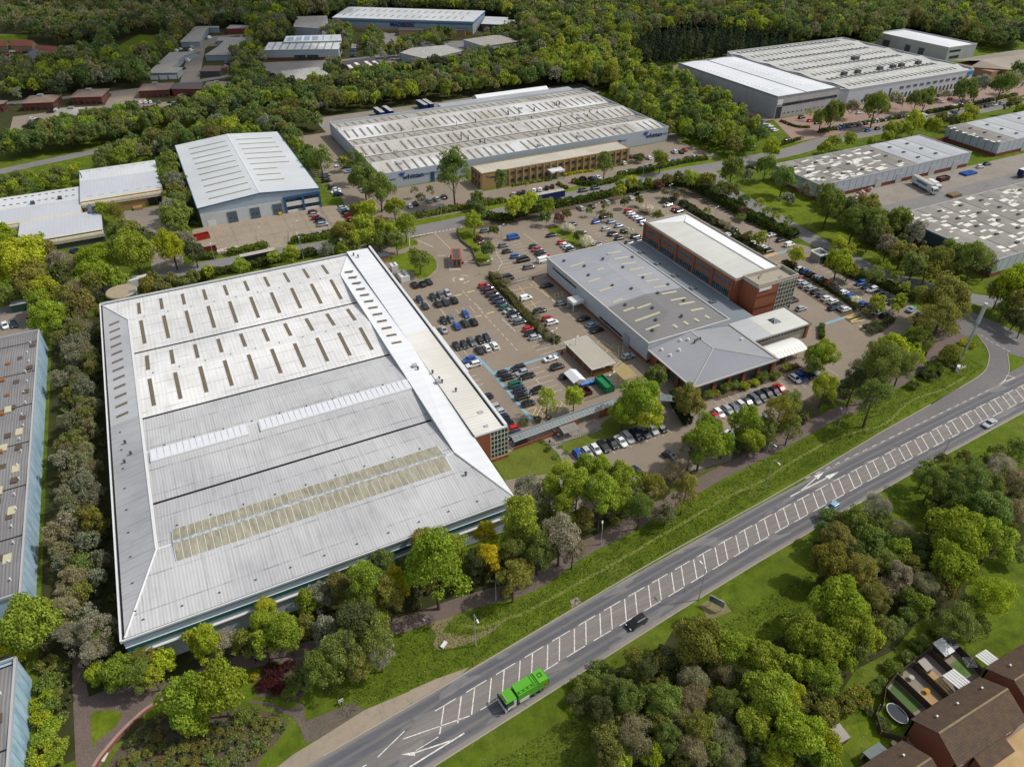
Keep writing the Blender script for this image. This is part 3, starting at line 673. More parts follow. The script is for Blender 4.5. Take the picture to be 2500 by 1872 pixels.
part(p, 'eaves_trim', WHITE, lambda m: (m.box(-28.6, 49.5, 96.5, 96.75, 9.1, 9.5), m.box(-28.8, -28.5, 96.5, 227.6, 8.9, 9.6), m.box(-28.5, 57.9, 227.5, 227.75, 8.9, 9.7)))
part(p, 'gutter', BLACK, lambda m: (m.box(-28.4, 49.2, 96.76, 97.2, 9.0, 9.12), m.box(-28.49, -28.1, 97, 227.2, 9.0, 9.13), m.box(-28, 57, 227.0, 227.49, 9.0, 9.13)))
bayY = [(97.2, 115), (115, 130), (130, 146.5), (146.5, 162), (162, 178.8), (178.8, 194), (194, 211), (211, 227)]
for i, (a, b) in enumerate(bayY):
    za, zb = (zv, zr) if i % 2 == 0 else (zr, zv)
    s0, s1 = -21, 42.4
    if i == 0: pts = [(-28.1, a, zv+.12), (49.1, a, zv+.12), (s1+.1, b, zr), (s0-.1, b, zr)]
    elif i == 7: pts = [(s0-.1, a, zr), (s1+.1, a, zr), (49, b, zv+.12), (-28.1, b, zv+.12)]
    else: pts = [(s0, a, za), (s1, a, za), (s1, b, zb), (s0, b, zb)]
    part(p, 'roof', WR2 if i < 4 else WR1, lambda m: m.slab(pts, .2))
for y in (130, 162, 194): part(p, 'valley_gutter', BLACK, lambda m: m.box(-21, 42.4, y-.28, y+.28, zv+.02, zv+.1))
for y in (115, 146.5, 178.8, 211): part(p, 'ridge_cap', WHITE, lambda m: m.box(-21, 42.4, y-.2, y+.2, zr-.02, zr+.07))
part(p, 'roof', WR3b, lambda m: m.slab([(-28.1, 97.3, zv+.1), (-21, 115, zs), (-21, 162, zs), (-28.1, 162, zv+.1)], .15))
part(p, 'roof', WR3, lambda m: m.slab([(-28.1, 162.02, zv+.1), (-21, 162.02, zs), (-21, 211, zs), (-28.1, 227, zv+.1)], .15))
part(p, 'ridge_cap', WHITE, lambda m: (m.box(-21.3, -20.7, 115, 211, zs-.05, zs+.1)))
for q in (((-28.1, 97.2, zv+.16), (-21, 115, zs+.04)), ((-28.1, 227, zv+.16), (-21, 211, zs+.04)), ((49.1, 97.2, zv+.16), (42.4, 115, zs+.04)), ((49, 227, zv+.16), (42.4, 211, zs+.04))):
    part(p, 'hip_cap', WHITE, lambda m: m.tube(q[0], q[1], .2, k=6))
for s_, d in ((-21.01, 1), (42.41, -1)):
    for y in (130, 162, 194):
        part(p, 'gable', WGREY, lambda m: (m.face([(s_, y-16, zr-.05), (s_, y+16, zr-.05), (s_, y, zv-.1)]), m.box(s_-.05, s_+.05, y-15, y+15, zr-.02, zs-.02)))
part(p, 'roof', WR5, lambda m: m.slab([(42.4, 115, zs), (49.1, 97.3, zv+.1), (49.1, 162, 10.05), (42.4, 162, zs)], .15))
part(p, 'roof', WR5, lambda m: m.slab([(42.4, 162.02, zs), (49.1, 162.02, 10.05), (49.1, 227, zv+.25), (42.4, 211, zs)], .15))
part(p, 'roof', WR4, lambda m: m.slab([(49.1, 119.3, 10.04), (56.6, 119.3, 9.8), (56.6, 168, 9.8), (49.1, 168, 10.04)], .15))
part(p, 'roof', WR5, lambda m: m.slab([(49.1, 168.02, 10.04), (56.6, 168.02, 9.8), (56.6, 228, 9.8), (49.1, 228, 10.04)], .15))
part(p, 'gutter', BLACK, lambda m: m.box(56.6, 57.1, 119.3, 228, 9.5, 9.7))
for a, b, w in ((119.02, 143, .45), (143, 168, .6), (168, 228.4, .45)):
    part(p, 'parapet', WHITE, lambda m: m.box(57.82-.7 if w < .5 else 57.82-.8, 57.82 if w < .5 else 58.2, a, b-.02, 8.9, 10.35 if w < .5 else 10.45))
part(p, 'parapet', WHITE, lambda m: m.box(49.2, 57.8, 118.7, 119.2, 9.5, 10.0))
part(p, 'brick_wall', BRICKR, lambda m: m.box(49.3, 53.2, 118.8, 119, 0, 9.5))
winb(p, 'x', 118.95, 53.3, 57.9, .9, 9.4, 5, -1, GLASSG, WHITE, 6, 'glazed_wall', .14)
part(p, 'plinth', BRICKR, lambda m: m.box(53.2, 58, 118.6, 118.93, 0, .8))
# rooflights
def zrow(y):
    for i, (a, b) in enumerate(bayY):
        if a <= y <= b:
            f = (y-a)/(b-a); return (zv+(zr-zv)*f) if i % 2 == 0 else (zr-(zr-zv)*f)
    return zr
def slot(x, y0, y1, w=.95):
    return lambda m: m.slab([(x-w/2, y0, zrow(y0)+.1), (x+w/2, y0, zrow(y0)+.1), (x+w/2, y1, zrow(y1)+.1), (x-w/2, y1, zrow(y1)+.1)], .09)
q = []
for i in range(10):
    for y0, y1 in ((166, 177.3), (182.2, 191), (197.8, 209.8)): q.append((0, slot(-17.9+6.3*i, y0, y1)))
for i in range(10): q.append((0, slot(-18+6.35*i, 214.5, 223.2)))
q += [(0, slot(-24.5+.2, 223, 224.8)), (0, slot(45.3, 222.5, 225))][1:1]
for i in range(12):
    y = 165+4.33*i
    q.append((0, lambda m, y=y: m.slab([(-26.6, y-.45, 9.1+.28+.12), (-23.7, y-.45, 9.1+.94+.1), (-23.7, y+.45, 9.1+.94+.1), (-26.6, y+.45, 9.1+.28+.12)], .09)))
    q.append((0, lambda m, y=y: m.slab([(44.3, y-.4, 10.55), (47.1, y-.4, 10.33), (47.1, y+.4, 10.33), (44.3, y+.4, 10.55)], .15)))
many('rooflight', q, RLD, p)
def strip1(m, x0, x1, n, y0, y1, z0, z1, gap=.18):
    w = (x1-x0)/n
    for i in range(n): m.slab([(x0+w*i+gap/2, y0, z0), (x0+w*(i+1)-gap/2, y0, z0), (x0+w*(i+1)-gap/2, y1, z1), (x0+w*i+gap/2, y1, z1)], .06)
for x0, x1, n in ((4.3, 42, 27), (-20, 1.2, 15)):
    b = part(p, 'rooflight_strip', WHITE, lambda m: m.box(x0-.15, x1+.15, 142.6, 146.9, 9.6, 10.55))
    part(b, 'glazing_sheet', RLB, lambda m: strip1(m, x0, x1, n, 142.8, 146.7, 10.62, 10.7))
b = part(p, 'rooflight_strip', WHITE, lambda m: (m.slab([(-18, 110.2, 10.2), (40, 110.2, 10.2), (40, 115, 10.75), (-18, 115, 10.75)], .6), m.slab([(-18, 115, 10.75), (40, 115, 10.75), (40, 119.2, 10.3), (-18, 119.2, 10.3)], .6)))
part(b, 'glazing_sheet', RLY, lambda m: (strip1(m, -17.9, 39.9, 40, 110.3, 114.6, 10.29, 10.79), strip1(m, -17.9, 39.9, 40, 115.4, 119.1, 10.8, 10.39)))
part(b, 'ridge_foil', FOIL, lambda m: m.box(-18, 40.2, 114.6, 115.4, 10.7, 10.86))
def pipes(m):
    for x, y, z in ((-25, 153, 9.7), (-24, 148, 9.9), (-25.5, 146, 9.6), (46.5, 150, 10.3), (49.5, 147, 10.1), (50, 143.5, 10.1), (50.2, 142, 10.1), (42, 107.6, 10), (50.5, 224, 10.1), (51.5, 222, 10.1), (52, 137, 10.1)): cowl(m, x, y, z, .7, .22)
for x, y, z in ((-25, 153, 9.7), (-24, 148, 9.9), (-25.5, 146, 9.6), (46.5, 150, 10.3), (49.5, 147, 10.1), (50, 143.5, 10.1), (50.2, 142, 10.1), (42, 107.6, 10), (50.5, 224, 10.1), (51.5, 222, 10.1), (52, 137, 10.1)): part(p, 'roof_vent', DGREY, lambda m: cowl(m, x, y, z, .7, .22))
part(p, 'roof_unit', WGREY, lambda m: (m.box(45.6, 46.8, 151, 152.2, 10.2, 11.1), m.box(48.8, 49.8, 142, 143.2, 10, 10.9), m.box(53.4, 54.8, 126, 127, 9.8, 10.1), m.box(52.6, 53.6, 120.6, 121.3, 9.8, 10.2)))
def clamps(m):
    for i in range(9): m.box(-26.2, -25.8, 102+7*i, 102.15+7*i, 9.55, 9.8)
    for i in range(11): m.box(-25+6.6*i, -24.6+6.6*i, 99.6, 99.8, 9.35, 9.55)
    for i in range(9): m.box(-17+6.6*i, -16.7+6.6*i, 147.3, 147.6, 10.3, 10.5); m.box(-17+6.6*i, -16.7+6.6*i, 120.2, 120.5, 10.0, 10.15); m.box(-17+6.6*i, -16.7+6.6*i, 179.4, 179.7, 10.35, 10.5); m.box(-17+6.6*i, -16.7+6.6*i, 211.6, 211.9, 10.35, 10.5)
part(p, 'roof_anchor', DGREY, clamps)
# ---- tank and small plant by the warehouse ----
mb = MB(); mb.tube((-23, 239.2, 0), (-23, 239.2, 6.6), 4.6, k=40)
p = th('water_tank', 'round green steel tank with a stained pale lid behind the great warehouse corner', 'tank', (-23, 239.2, 0)); foot([(-28, 234), (-18, 234), (-18, 244), (-28, 244)])
mb.done('drum', simple('tank_green', '#47605c', .6), p, smooth=False)
part(p, 'lid', simple('tank_lid', '#a39a84', .8, c2='#8c7a62', sc=.9), lambda m: m.tube((-23, 239.2, 6.6), (-23, 239.2, 6.95), 4.8, 4.5, k=40))
part(p, 'ladder', WGREY, lambda m: (m.box(-18.9, -18.8, 236.6, 236.7, 0, 8), m.box(-18.9, -18.8, 237.2, 237.3, 0, 8), [m.box(-18.9, -18.8, 236.7, 237.2, z*.4, z*.4+.05) for z in range(1, 19)], m.box(-20.5, -18.4, 236.2, 236.25, 6.95, 7.9)))
# ---- B: the long factory with the whittan sign ----
WB = rect(85, 241.3, 302.5, 389.3)
p = bld('factory', 'long white factory with whittan lettering and rows of dark rooflights behind the yellow brick offices', 'factory', WB)
part(p, 'wall', WALLG, lambda m: m.prism(WB, 0, 5.9))
parapet(p, WB, 5.9, 7.3, .35, WALLG)
FA = roofmat('roof_factory_beige', '#b5b0a6', '#a09b92', 'X', 1.1, .12, laps=4.4, lapw=.15, dirt=.85, dirtc='#6d6250', patch=(.04, .1))
FB = roofmat('roof_factory_white', '#c6c5c2', '#b0aca4', 'X', 1.1, .12, laps=4.4, lapw=.15, dirt=.75, dirtc='#726655', patch=(.03, .12))
m_ = FB.node_tree; nz_ = m_.nodes.new('ShaderNodeTexNoise'); nz_.inputs['Scale'].default_value = .035; nz_.inputs['Detail'].default_value = 4; ge_ = m_.nodes.new('ShaderNodeNewGeometry'); mr_ = m_.nodes.new('ShaderNodeMapRange'); mx_ = m_.nodes.new('ShaderNodeMix'); mx_.data_type = 'RGBA'
mr_.inputs['From Min'].default_value = .54; mr_.inputs['From Max'].default_value = .72; b_ = m_.nodes['Principled BSDF'].inputs['Base Color']; src_ = b_.links[0].from_socket
m_.links.new(ge_.outputs['Position'], nz_.inputs['Vector']); m_.links.new(nz_.outputs['Fac'], mr_.inputs['Value']); m_.links.new(mr_.outputs[0], mx_.inputs[0]); m_.links.new(src_, mx_.inputs[6]); mx_.inputs[7].default_value = hx('#d2d3d5'); m_.links.new(mx_.outputs[2], b_)
ys = [303, 317, 330.5, 344, 357.5, 374.5, 388.8]; zz = [6.2, 7.5, 6.1, 7.5, 6.1, 7.6, 6.3]
for i in range(6):
    part(p, 'roof', FB if i % 2 == 0 else FA, lambda m: m.slab([(85.4, ys[i], zz[i]), (240.9, ys[i], zz[i]), (240.9, ys[i+1], zz[i+1]), (85.4, ys[i+1], zz[i+1])], .12))
for y, z in ((317, 7.5), (344, 7.5), (374.5, 7.6)): part(p, 'ridge_cap', WHITE, lambda m: m.box(85.4, 240.9, y-.35, y+.35, z-.02, z+.1))
for y in (330.5, 357.5): part(p, 'valley_gutter', BLACK, lambda m: m.box(85.4, 240.9, y-.3, y+.3, 6.1, 6.2))
q = []
for i in range(6):
    up = i % 2 == 0; L = 10.2 if up else 8.2
    for k in range(38):
        x = 88+4.05*k + rnd.uniform(-.1, .1)
        if (k*7+i*3) % 17 == 0: continue
        y0 = ys[i]+(ys[i+1]-ys[i]-L)/2
        def z(y): return zz[i]+(zz[i+1]-zz[i])*(y-ys[i])/(ys[i+1]-ys[i])+.07
        q.append((-y0, lambda m, x=x, y0=y0, L=L, z0=z(y0), z1=z(y0+L): m.slab([(x-.5, y0, z0), (x+.5, y0, z0), (x+.5, y0+L, z1), (x-.5, y0+L, z1)], .05)))
many('rooflight', q, simple('slot_dark', '#5e584f', .6, c2='#7c7466', sc=2), p)
def vents(m, n, x0, x1, y0, y1, z, seed):
    r_ = random.Random(seed)
    for i in range(n): cowl(m, r_.uniform(x0, x1), r_.uniform(y0, y1), z, r_.uniform(.6, 2.2), r_.uniform(.15, .35), 6)
r_ = random.Random(3)
many('roof_vent', [(0, lambda m, a=(r_.uniform(110, 225), r_.uniform(320, 366), 6.6, r_.uniform(.6, 2.2), r_.uniform(.15, .35)): cowl(m, *a)) for i in range(30)], DGREY, p)
many('roof_unit', [(0, lambda m, x=x, y=y: m.box(x, x+2.4, y, y+1.2, 6.9, 7.9)) for x, y in ((100, 328), (118, 348), (129, 372), (160, 340), (186, 366), (206, 336), (214, 311), (190, 309), (166, 306), (228, 320), (96, 311), (118, 308), (176, 350))], WGREY, p)
part(p, 'blue_stripe', BLUE, lambda m: [m.box(a, b, 302.3, 302.5, 4.0, 4.25) for a, b in ((86, 92), (101, 124), (206, 215.5), (236, 241))])
for x in (109.5, 211): 
    d = part(p, 'door', BLUE, lambda m: m.box(x-.9, x+.9, 302.25, 302.5, 0, 4.6)); winb(d, 'x', 302.25, x-.6, x+.6, 1.5, 4.3, 1, -1, GLASS, BLUE, 4)
TX = simple('letter_navy', '#1d2f5a', .5)
for x in (95.2, 227.4):
    text(p, 'whittan', 2.9, (x, 302.42, 3.2), TX, FR, sx=1.15)
    part(p, 'emblem', BLUEB, lambda m: [m.box(x-1.2+a, x-1.2+a+.75, 302.3, 302.48, 5.2+b, 5.7+b) for a, b in ((0, 0), (.9, .35), (.4, .8), (1.6, .75), (-.5, .45), (1.2, -.1), (.3, -.35))])
part(p, 'back_extension', [WALLG], lambda m: m.box(150, 236, 389.35, 398, 0, 6.4))
part(p, 'extension_roof', roofmat('roof_ext', '#a9abad', '#979a9c', 'X', 1.2, .12, dirt=.2), lambda m: m.box(149.8, 236.2, 389.4, 398.2, 6.42, 6.6))
part(p, 'side_canopy', WGREY, lambda m: [m.slab([(241.4, y, 3.9), (245, y, 3.5), (245, y+13, 3.5), (241.4, y+13, 3.9)], .12) for y in (318, 340, 366)])
p = bld('storage_tent', 'long white ridge tent standing behind the whittan factory', 'tent', rect(177, 226, 402.5, 412))
part(p, 'cover', simple('tent_white', '#d7d9da', .6, nz=.03), lambda m: (m.slab([(177.5, 402.5, 4.2), (226, 402.5, 4.2), (226, 407.3, 6.2), (177.5, 407.3, 6.2)], .1), m.slab([(177.5, 407.3, 6.2), (226, 407.3, 6.2), (226, 412, 4.2), (177.5, 412, 4.2)], .1)))
part(p, 'side_wall', WALLG, lambda m: m.box(177.6, 225.9, 402.7, 411.8, 0, 4.2))
part(p, 'gable_end', WALLG, lambda m: (m.face([(177.55, 402.6, 4.2), (177.55, 407.3, 6.1), (177.55, 411.9, 4.2)])))
# ---- yellow brick offices ----
p = bld('office_building', 'two storey yellow brick offices with pale flat roof in front of the whittan factory', 'offices', rect(125.5, 204, 283, 294))
part(p, 'wall', BRICKY, lambda m: m.box(125.5, 204, 283, 294, 0, 7.0))
OR = roofmat('roof_office', '#bdb7a8', '#aaa496', 'X', 2.0, .06, dirt=.5, dirtc='#80776a')
part(p, 'roof', OR, lambda m: m.box(125.7, 203.8, 283.2, 293.8, 7.0, 7.2))
parapet(p, rect(125.4, 204.1, 282.9, 294.1), 7.0, 7.45, .3, BRICKY)
q = [(0, lambda m, x=x: m.box(x-.35, x+.35, 282.45, 283, 0, 7.0)) for x in [135.4+3.55*i for i in range(20)]]
q += [(0, lambda m, y=y: m.box(124.95, 125.5, y-.3, y+.3, 0, 7.0)) for y in (283.4, 286.8, 290.2, 293.6)]
many('brick_pier', q, BRICKY, p)
for i in range(19):
    x = 135.4+3.55*i+1.77
    winb(p, 'x', 283, x-.8, x+.8, 4.6, 5.9, 2, -1, GLASS, simple('frame_teal', '#2a5c66') if i == 0 else bpy.data.materials['frame_teal'], 1)
    if i not in (7, 8, 9): winb(p, 'x', 283, x-.8, x+.8, 1.1, 2.6, 2, -1, GLASS, bpy.data.materials['frame_teal'], 1)
for y in (285.1, 288.5, 291.9):
    for z in (1.1, 4.6): winb(p, 'y', 125.5, y-.8, y+.8, z, z+1.4, 2, -1, GLASS, bpy.data.materials['frame_teal'], 1)
text(p, 'whittan', 1.1, (129.1, 282.95, 4.7), TX, FR)
part(p, 'emblem', BLUEB, lambda m: [m.box(128+a, 128.5+a, 282.9, 282.98, 5.2+b, 5.5+b) for a, b in ((0, 0), (.5, .3), (-.4, .35))])
e = part(p, 'entrance_canopy', WHITE, lambda m: (m.box(158.6, 165.6, 278.6, 283, 3.4, 4.2)))
part(e, 'canopy_leg', simple('sky_blue', '#3f93b8', .4), lambda m: [m.box(x, x+.25, 278.7, 278.95, 0, 3.4) for x in (158.7, 165.2)])
text(e, 'whittan', .7, (160.3, 278.57, 3.55), TX, FR)
# ---- C: the shed with blue edges ----
WC = rect(8, 56, 296, 381)
p = bld('industrial_shed', 'pale ridged shed with blue edges and three grey roller doors facing the concrete yard', 'shed', WC)
def pent(m, x0, xm, x1, y0, y1, ze, zr_): 
    m.face([(x0, y0, 0), (x1, y0, 0), (x1, y0, ze), (xm, y0, zr_), (x0, y0, ze)]); m.face([(x0, y1, 0), (x0, y1, ze), (xm, y1, zr_), (x1, y1, ze), (x1, y1, 0)])
    m.face([(x0, y0, 0), (x0, y0, ze), (x0, y1, ze), (x0, y1, 0)]); m.face([(x1, y0, 0), (x1, y1, 0), (x1, y1, ze), (x1, y0, ze)])
part(p, 'wall', simple('shed_grey', '#a3b0bc', .5), lambda m: pent(m, 8, 32.4, 56, 296, 381, 8.3, 10.3))
part(p, 'block_wall', simple('shed_block', '#c3c6c6', .8), lambda m: m.box(8, 40, 295.8, 296, 0, 5.4))
SR = roofmat('roof_shed', '#c3c7c8', '#b8bcbe', 'Y', 1.0, .07, dirt=.06)
for a in ([(7.7, 295.8, 8.3), (32.4, 295.8, 10.4), (32.4, 381.2, 10.4), (7.7, 381.2, 8.3)], [(32.4, 295.8, 10.4), (56.3, 295.8, 8.3), (56.3, 381.2, 8.3), (32.4, 381.2, 10.4)]):
    part(p, 'roof', SR, lambda m: m.slab(a, .1))
part(p, 'ridge_cap', WHITE, lambda m: m.box(32.1, 32.7, 295.8, 381.2, 10.38, 10.5))
part(p, 'blue_edge', BLUE, lambda m: (m.slab([(7.6, 295.5, 8.25), (32.4, 295.5, 10.4), (32.4, 295.8, 10.4), (7.6, 295.8, 8.25)], .35), m.slab([(32.4, 295.5, 10.4), (56.4, 295.5, 8.3), (56.4, 295.8, 8.3), (32.4, 295.8, 10.4)], .35), m.box(7.4, 7.7, 295.5, 381.2, 7.9, 8.4), m.box(56.3, 56.6, 295.5, 381.2, 7.9, 8.4)))
for i in range(10):
    y = 302+7.6*i
    part(p, 'rooflight', simple('slit_olive', '#8a8468') if i == 0 else bpy.data.materials['slit_olive'], lambda m: m.slab([(13, y, 8.92), (30, y, 10.3), (30, y+.7, 10.3), (13, y+.7, 8.92)], .08))
    if i: part(p, 'rooflight', bpy.data.materials['slit_olive'], lambda m: m.slab([(35, y, 10.28), (52 if i > 3 else 45, y, 8.78 if i > 3 else 9.4), (52 if i > 3 else 45, y+.7, 8.78 if i > 3 else 9.4), (35, y+.7, 10.28)], .08))
for x in (18, 27, 36):
    d = part(p, 'roller_door', simple('door_slate', '#56646e') if x == 18 else bpy.data.materials['door_slate'], lambda m: m.box(x, x+3.8, 295.6, 295.85, 0, 4.6))
    part(d, 'vision_panel', GLASS, lambda m: (m.box(x+.7, x+1.5, 295.55, 295.62, 1.9, 2.3), m.box(x+2.2, x+3, 295.55, 295.62, 1.9, 2.3)))
part(p, 'door', WHITE, lambda m: m.box(10, 13.2, 295.7, 295.95, 0, 2.4))
part(p, 'blue_frame', BLUE, lambda m: (m.box(41, 56.2, 295.4, 296, 5.9, 6.9), m.box(41, 41.8, 295.4, 296, 0, 5.9), m.box(48.4, 49.2, 295.4, 296, 0, 5.9), m.box(55.5, 56.2, 295.4, 296, 0, 5.9)))
part(p, 'spandrel', WHITE, lambda m: (m.box(41.8, 48.4, 295.6, 295.9, 2.6, 4.4), m.box(49.2, 55.5, 295.6, 295.9, 2.6, 4.4), m.box(41.8, 46, 295.6, 295.9, 0, .9), m.box(49.2, 55.5, 295.6, 295.9, 0, .9)))
for x0, x1 in ((41.8, 48.4), (49.2, 55.5)):
    winb(p, 'x', 296, x0, x1, 4.4, 5.9, 6, -1, GLASS, DGREY); winb(p, 'x', 296, x0, x1, .9, 2.6, 6, -1, GLASS, DGREY)
# ---- D: white curved-eaves works on the left ----
CR = roofmat('roof_works_white', '#c8cbcb', '#bcc0c2', 'X', 1.4, .05, dirt=.2, dirtc='#8e8b80')
CR2 = roofmat('roof_works_blue', '#b8bbc0', '#b0b3b8', 'X', 1.4, .04, dirt=.1)
def curved(m, x0, x1, y, z, r, n=6, dr=1.0):
    for i in range(n):
        a, b = math.pi/2*i/n, math.pi/2*(i+1)/n
        m.face([(x0, y-r*math.sin(a), z-r*dr+r*dr*math.cos(a)), (x0, y-r*math.sin(b), z-r*dr+r*dr*math.cos(b)), (x1, y-r*math.sin(b), z-r*dr+r*dr*math.cos(b)), (x1, y-r*math.sin(a), z-r*dr+r*dr*math.cos(a))])
def works(label, x0, x1, y0, y1, z, split, wall):
    p = bld('works_building', label, 'works', rect(x0, x1, y0, y1))
    part(p, 'wall', wall, lambda m: m.box(x0+.2, x1-.2, y0+.3, y1, 0, z-.2))
    part(p, 'roof', CR2, lambda m: m.box(x0, x1, y0+1.6, split, z-.15, z))
    part(p, 'roof', CR, lambda m: m.box(x0, x1, split+.02, y1+.2, z-.15, z+.02))
    part(p, 'curved_eaves', CREAM, lambda m: (curved(m, x0, x1, y0+1.6, z, 1.8), m.box(x0, x1, y0-.15, y0+.2, z-2.6, z-1.8)))
    return p
p = works('tall white works wing with cream curved eaves and dark loading doors at left', -34.5, -2.8, 329.5, 370, 6.2, 355, BRICKY)
for x in (-9.7, -6.2): part(p, 'loading_door', BLACK, lambda m: m.box(x, x+3.1, 329.3, 329.75, 0, 3.4))
part(p, 'loading_ramp', BRICKY, lambda m: m.box(-16, -12.5, 326.5, 329.2, 0, 1.2))
many('rooflight', [(0, lambda m, x=x, y=y: m.box(x, x+2, y, y+.9, 6.18, 6.28)) for y in (334.5, 367) for x in (-32, -27.5, -23, -18, -13, -9, -5.5)], simple('light_putty', '#b1b0a0'), p)
part(p, 'flue', DGREY, lambda m: cowl(m, -33.6, 360, 6.2, 2, .2))
p = works('long white works wing with two rows of small roof vents reaching the left edge', -82, -34.6, 320.5, 352.3, 5.0, 337, simple('works_cream', '#b9b196'))
many('rooflight', [(0, lambda m, x=x, y=y: m.box(x, x+1.1, y, y+.8, 5.0, 5.12)) for y in (342, 349) for x in [-66+2.55*i for i in range(12)]], simple('vent_maroon', '#6b4444'), p)
part(p, 'roof_unit', DGREY, lambda m: (m.box(-53, -51.5, 338.5, 340, 5, 6.2), m.box(-43, -41.5, 339.5, 341, 5, 6.2)))
part(p, 'duct', simple('duct_blue', '#4c5c74', .4), lambda m: (m.tube((-31.5, 327.5, 4.8), (-31.5, 318.5, 4.8), .8, k=10), m.tube((-31.5, 318.5, 4.8), (-27.5, 318.5, 4.8), .8, k=10)))
p = works('low white works wing with cream curved eaves nearest the round green trees', -56.2, -27.3, 299, 320.3, 4.9, 319.9, DGREY)
# ---- E, F: grey ribbed sheds with blue walls on the left edge ----
ER = roofmat('roof_old_ribbed', '#8e8c8a', '#7c7a7b', 'X', .62, .42, dirt=.5, dirtc='#4e4a4c')
for n_, (y0, y1, lab) in enumerate(((119, 224, 'grey ribbed shed with a pale blue wall along the left edge of the picture'), (20, 103.4, 'grey ribbed shed with a pale blue wall at the bottom left corner'))):
    p = bld('ribbed_shed', lab, 'shed', rect(-110, -45.6, y0, y1))
    part(p, 'wall', WALLBL, lambda m: m.box(-110, -45.9, y0, y1, 0, 6.45))
    ym = y0
    while ym < y1-1:
        ye = min(ym+16.5, y1); mid = (ym+ye)/2
        part(p, 'roof', ER, lambda m: (m.slab([(-110, ym, 6.6), (-46.2, ym, 6.6), (-46.2, mid, 7.1), (-110, mid, 7.1)], .1), m.slab([(-110, mid, 7.1), (-46.2, mid, 7.1), (-46.2, ye, 6.6), (-110, ye, 6.6)], .1)))
        if ye < y1: part(p, 'valley_gutter', BLACK, lambda m: m.box(-110, -46.2, ye-.15, ye+.15, 6.6, 6.68))
        ym = ye
    part(p, 'eaves_trim', WGREY, lambda m: (m.box(-46.25, -45.85, y0-.2, y1+.2, 6.45, 7.15), m.box(-110, -46, y1, y1+.3, 6.6, 7.15), m.box(-110, -46, y0-.3, y0, 6.5, 7.1)))
    r_ = random.Random(5+n_)
    many('patch_sheet', [(0, lambda m, x=x, y=y: m.box(x, x+1.5, y, y+2.6, 6.85, 7.14)) for x, y in [(-52.5, y0+7+i*7.9+r_.uniform(-2, 2)) if i % 2 else (-49.5, y0+9+i*7.3) for i in range(int((y1-y0)/13))]], RLC, p)
    part(p, 'patch_sheet', simple('patch_brown', '#5c4f45') if not n_ else bpy.data.materials['patch_brown'], lambda m: None)
    many('patch_sheet', [(0, lambda m, x=x, y=y: m.box(x, x+1.3, y, y+1.8, 6.8, 7.12)) for x, y in [(-53+(i*2.9) % 5.5, y0+4+i*6.1) for i in range(int((y1-y0)/6.5))]], bpy.data.materials['patch_brown'], p)
    part(p, 'rusty_vent', simple('rust', '#94653a', .9) if not n_ else bpy.data.materials['rust'], lambda m: None)
    many('rusty_vent', [(0, lambda m, x=x, y=y: m.box(x, x+.8, y, y+1.1, 6.8, 7.5)) for x, y in [(-54.2+(i % 3)*.8, y0+6+i*8.2) for i in range(int((y1-y0)/9))]], bpy.data.materials['rust'], p)
    many('roof_vent', [(0, lambda m, i=i: cowl(m, -47.8-(i % 2)*.6, y0+4+i*5.2, 6.9, .5, .13, 6)) for i in range(int((y1-y0)/5.4))], WHITE, p)
# ---- G: big white blocks top right ----
WG = rect(319.3, 367.2, 307.3, 398.5)
p = bld('distribution_building', 'tall plain white block with a glazed corner, standing by the brick paved car park', 'warehouse', WG)
part(p, 'wall', WALLB, lambda m: m.prism(WG, 0, 11.2))
parapet(p, grow_(WG, .1), 11.2, 12.2, .5, simple('parapet_grey', '#8c8e91', .5))
BWR = roofmat('roof_bright_white', '#d6d8da', '#cbced1', 'X', 1.5, .05, dirt=.06)
for i, (a, b, za, zb) in enumerate(((319.7, 331, 11.5, 12.1), (331, 343, 12.1, 11.4), (343, 355, 11.4, 12.1), (355, 366.8, 12.1, 11.5))):
    part(p, 'roof', BWR, lambda m: m.slab([(a, 307.7, za), (b, 307.7, zb), (b, 398.1, zb), (a, 398.1, za)], .1))
part(p, 'valley_gutter', DGREY, lambda m: m.box(342.5, 343.5, 307.7, 398.1, 11.42, 11.5))
RW2 = simple('rooflight_white', '#f0f0ee')
many('rooflight', [(0, lambda m, x=x, y=y: m.box(x, x+5.5, y, y+.9, 11.85, 12.02)) for x in (325.5, 351) for y in [322+3.4*i for i in range(20)]], RW2, p)
winb(p, 'x', 307.3, 324, 366, 6.4, 7.9, 20, -1, GLASS, DGREY, 1); winb(p, 'x', 307.3, 320, 324, 0, 6.2, 3, -1, GLASS, DGREY, 5, 'glazed_corner')
for i in range(12): winb(p, 'x', 307.3, 326+3.3*i, 327.2+3.3*i, 1.8, 2.8, 1, -1, GLASS, WHITE)
for y in (331, 336, 342, 350): part(p, 'door', DGREY, lambda m: m.box(319.1, 319.3, y, y+1.2, 0, 2.4))
part(p, 'sign_panel', WHITE, lambda m: m.box(319.6, 323.6, 307.05, 307.28, 7.5, 10))
WG2 = [(369, 312), (375, 307), (486, 307), (490, 312), (490, 419.5), (378, 419.5), (369, 400)]
p = bld('distribution_building', 'very wide white block with wavy dirty roof, dark arched openings and street trees in front', 'warehouse', WG2)
part(p, 'wall', WALLW, lambda m: m.prism(WG2, 0, 8.8))
parapet(p, grow_(WG2, .1), 8.8, 10, .6, WGREY)
GWR = roofmat('roof_wavy_grey', '#bcbcb8', '#acaca8', 'X', 2.0, .06, laps=6, lapw=.3, dirt=.45, dirtc='#7e7866')
yb = [307.8+13.95*i for i in range(9)]
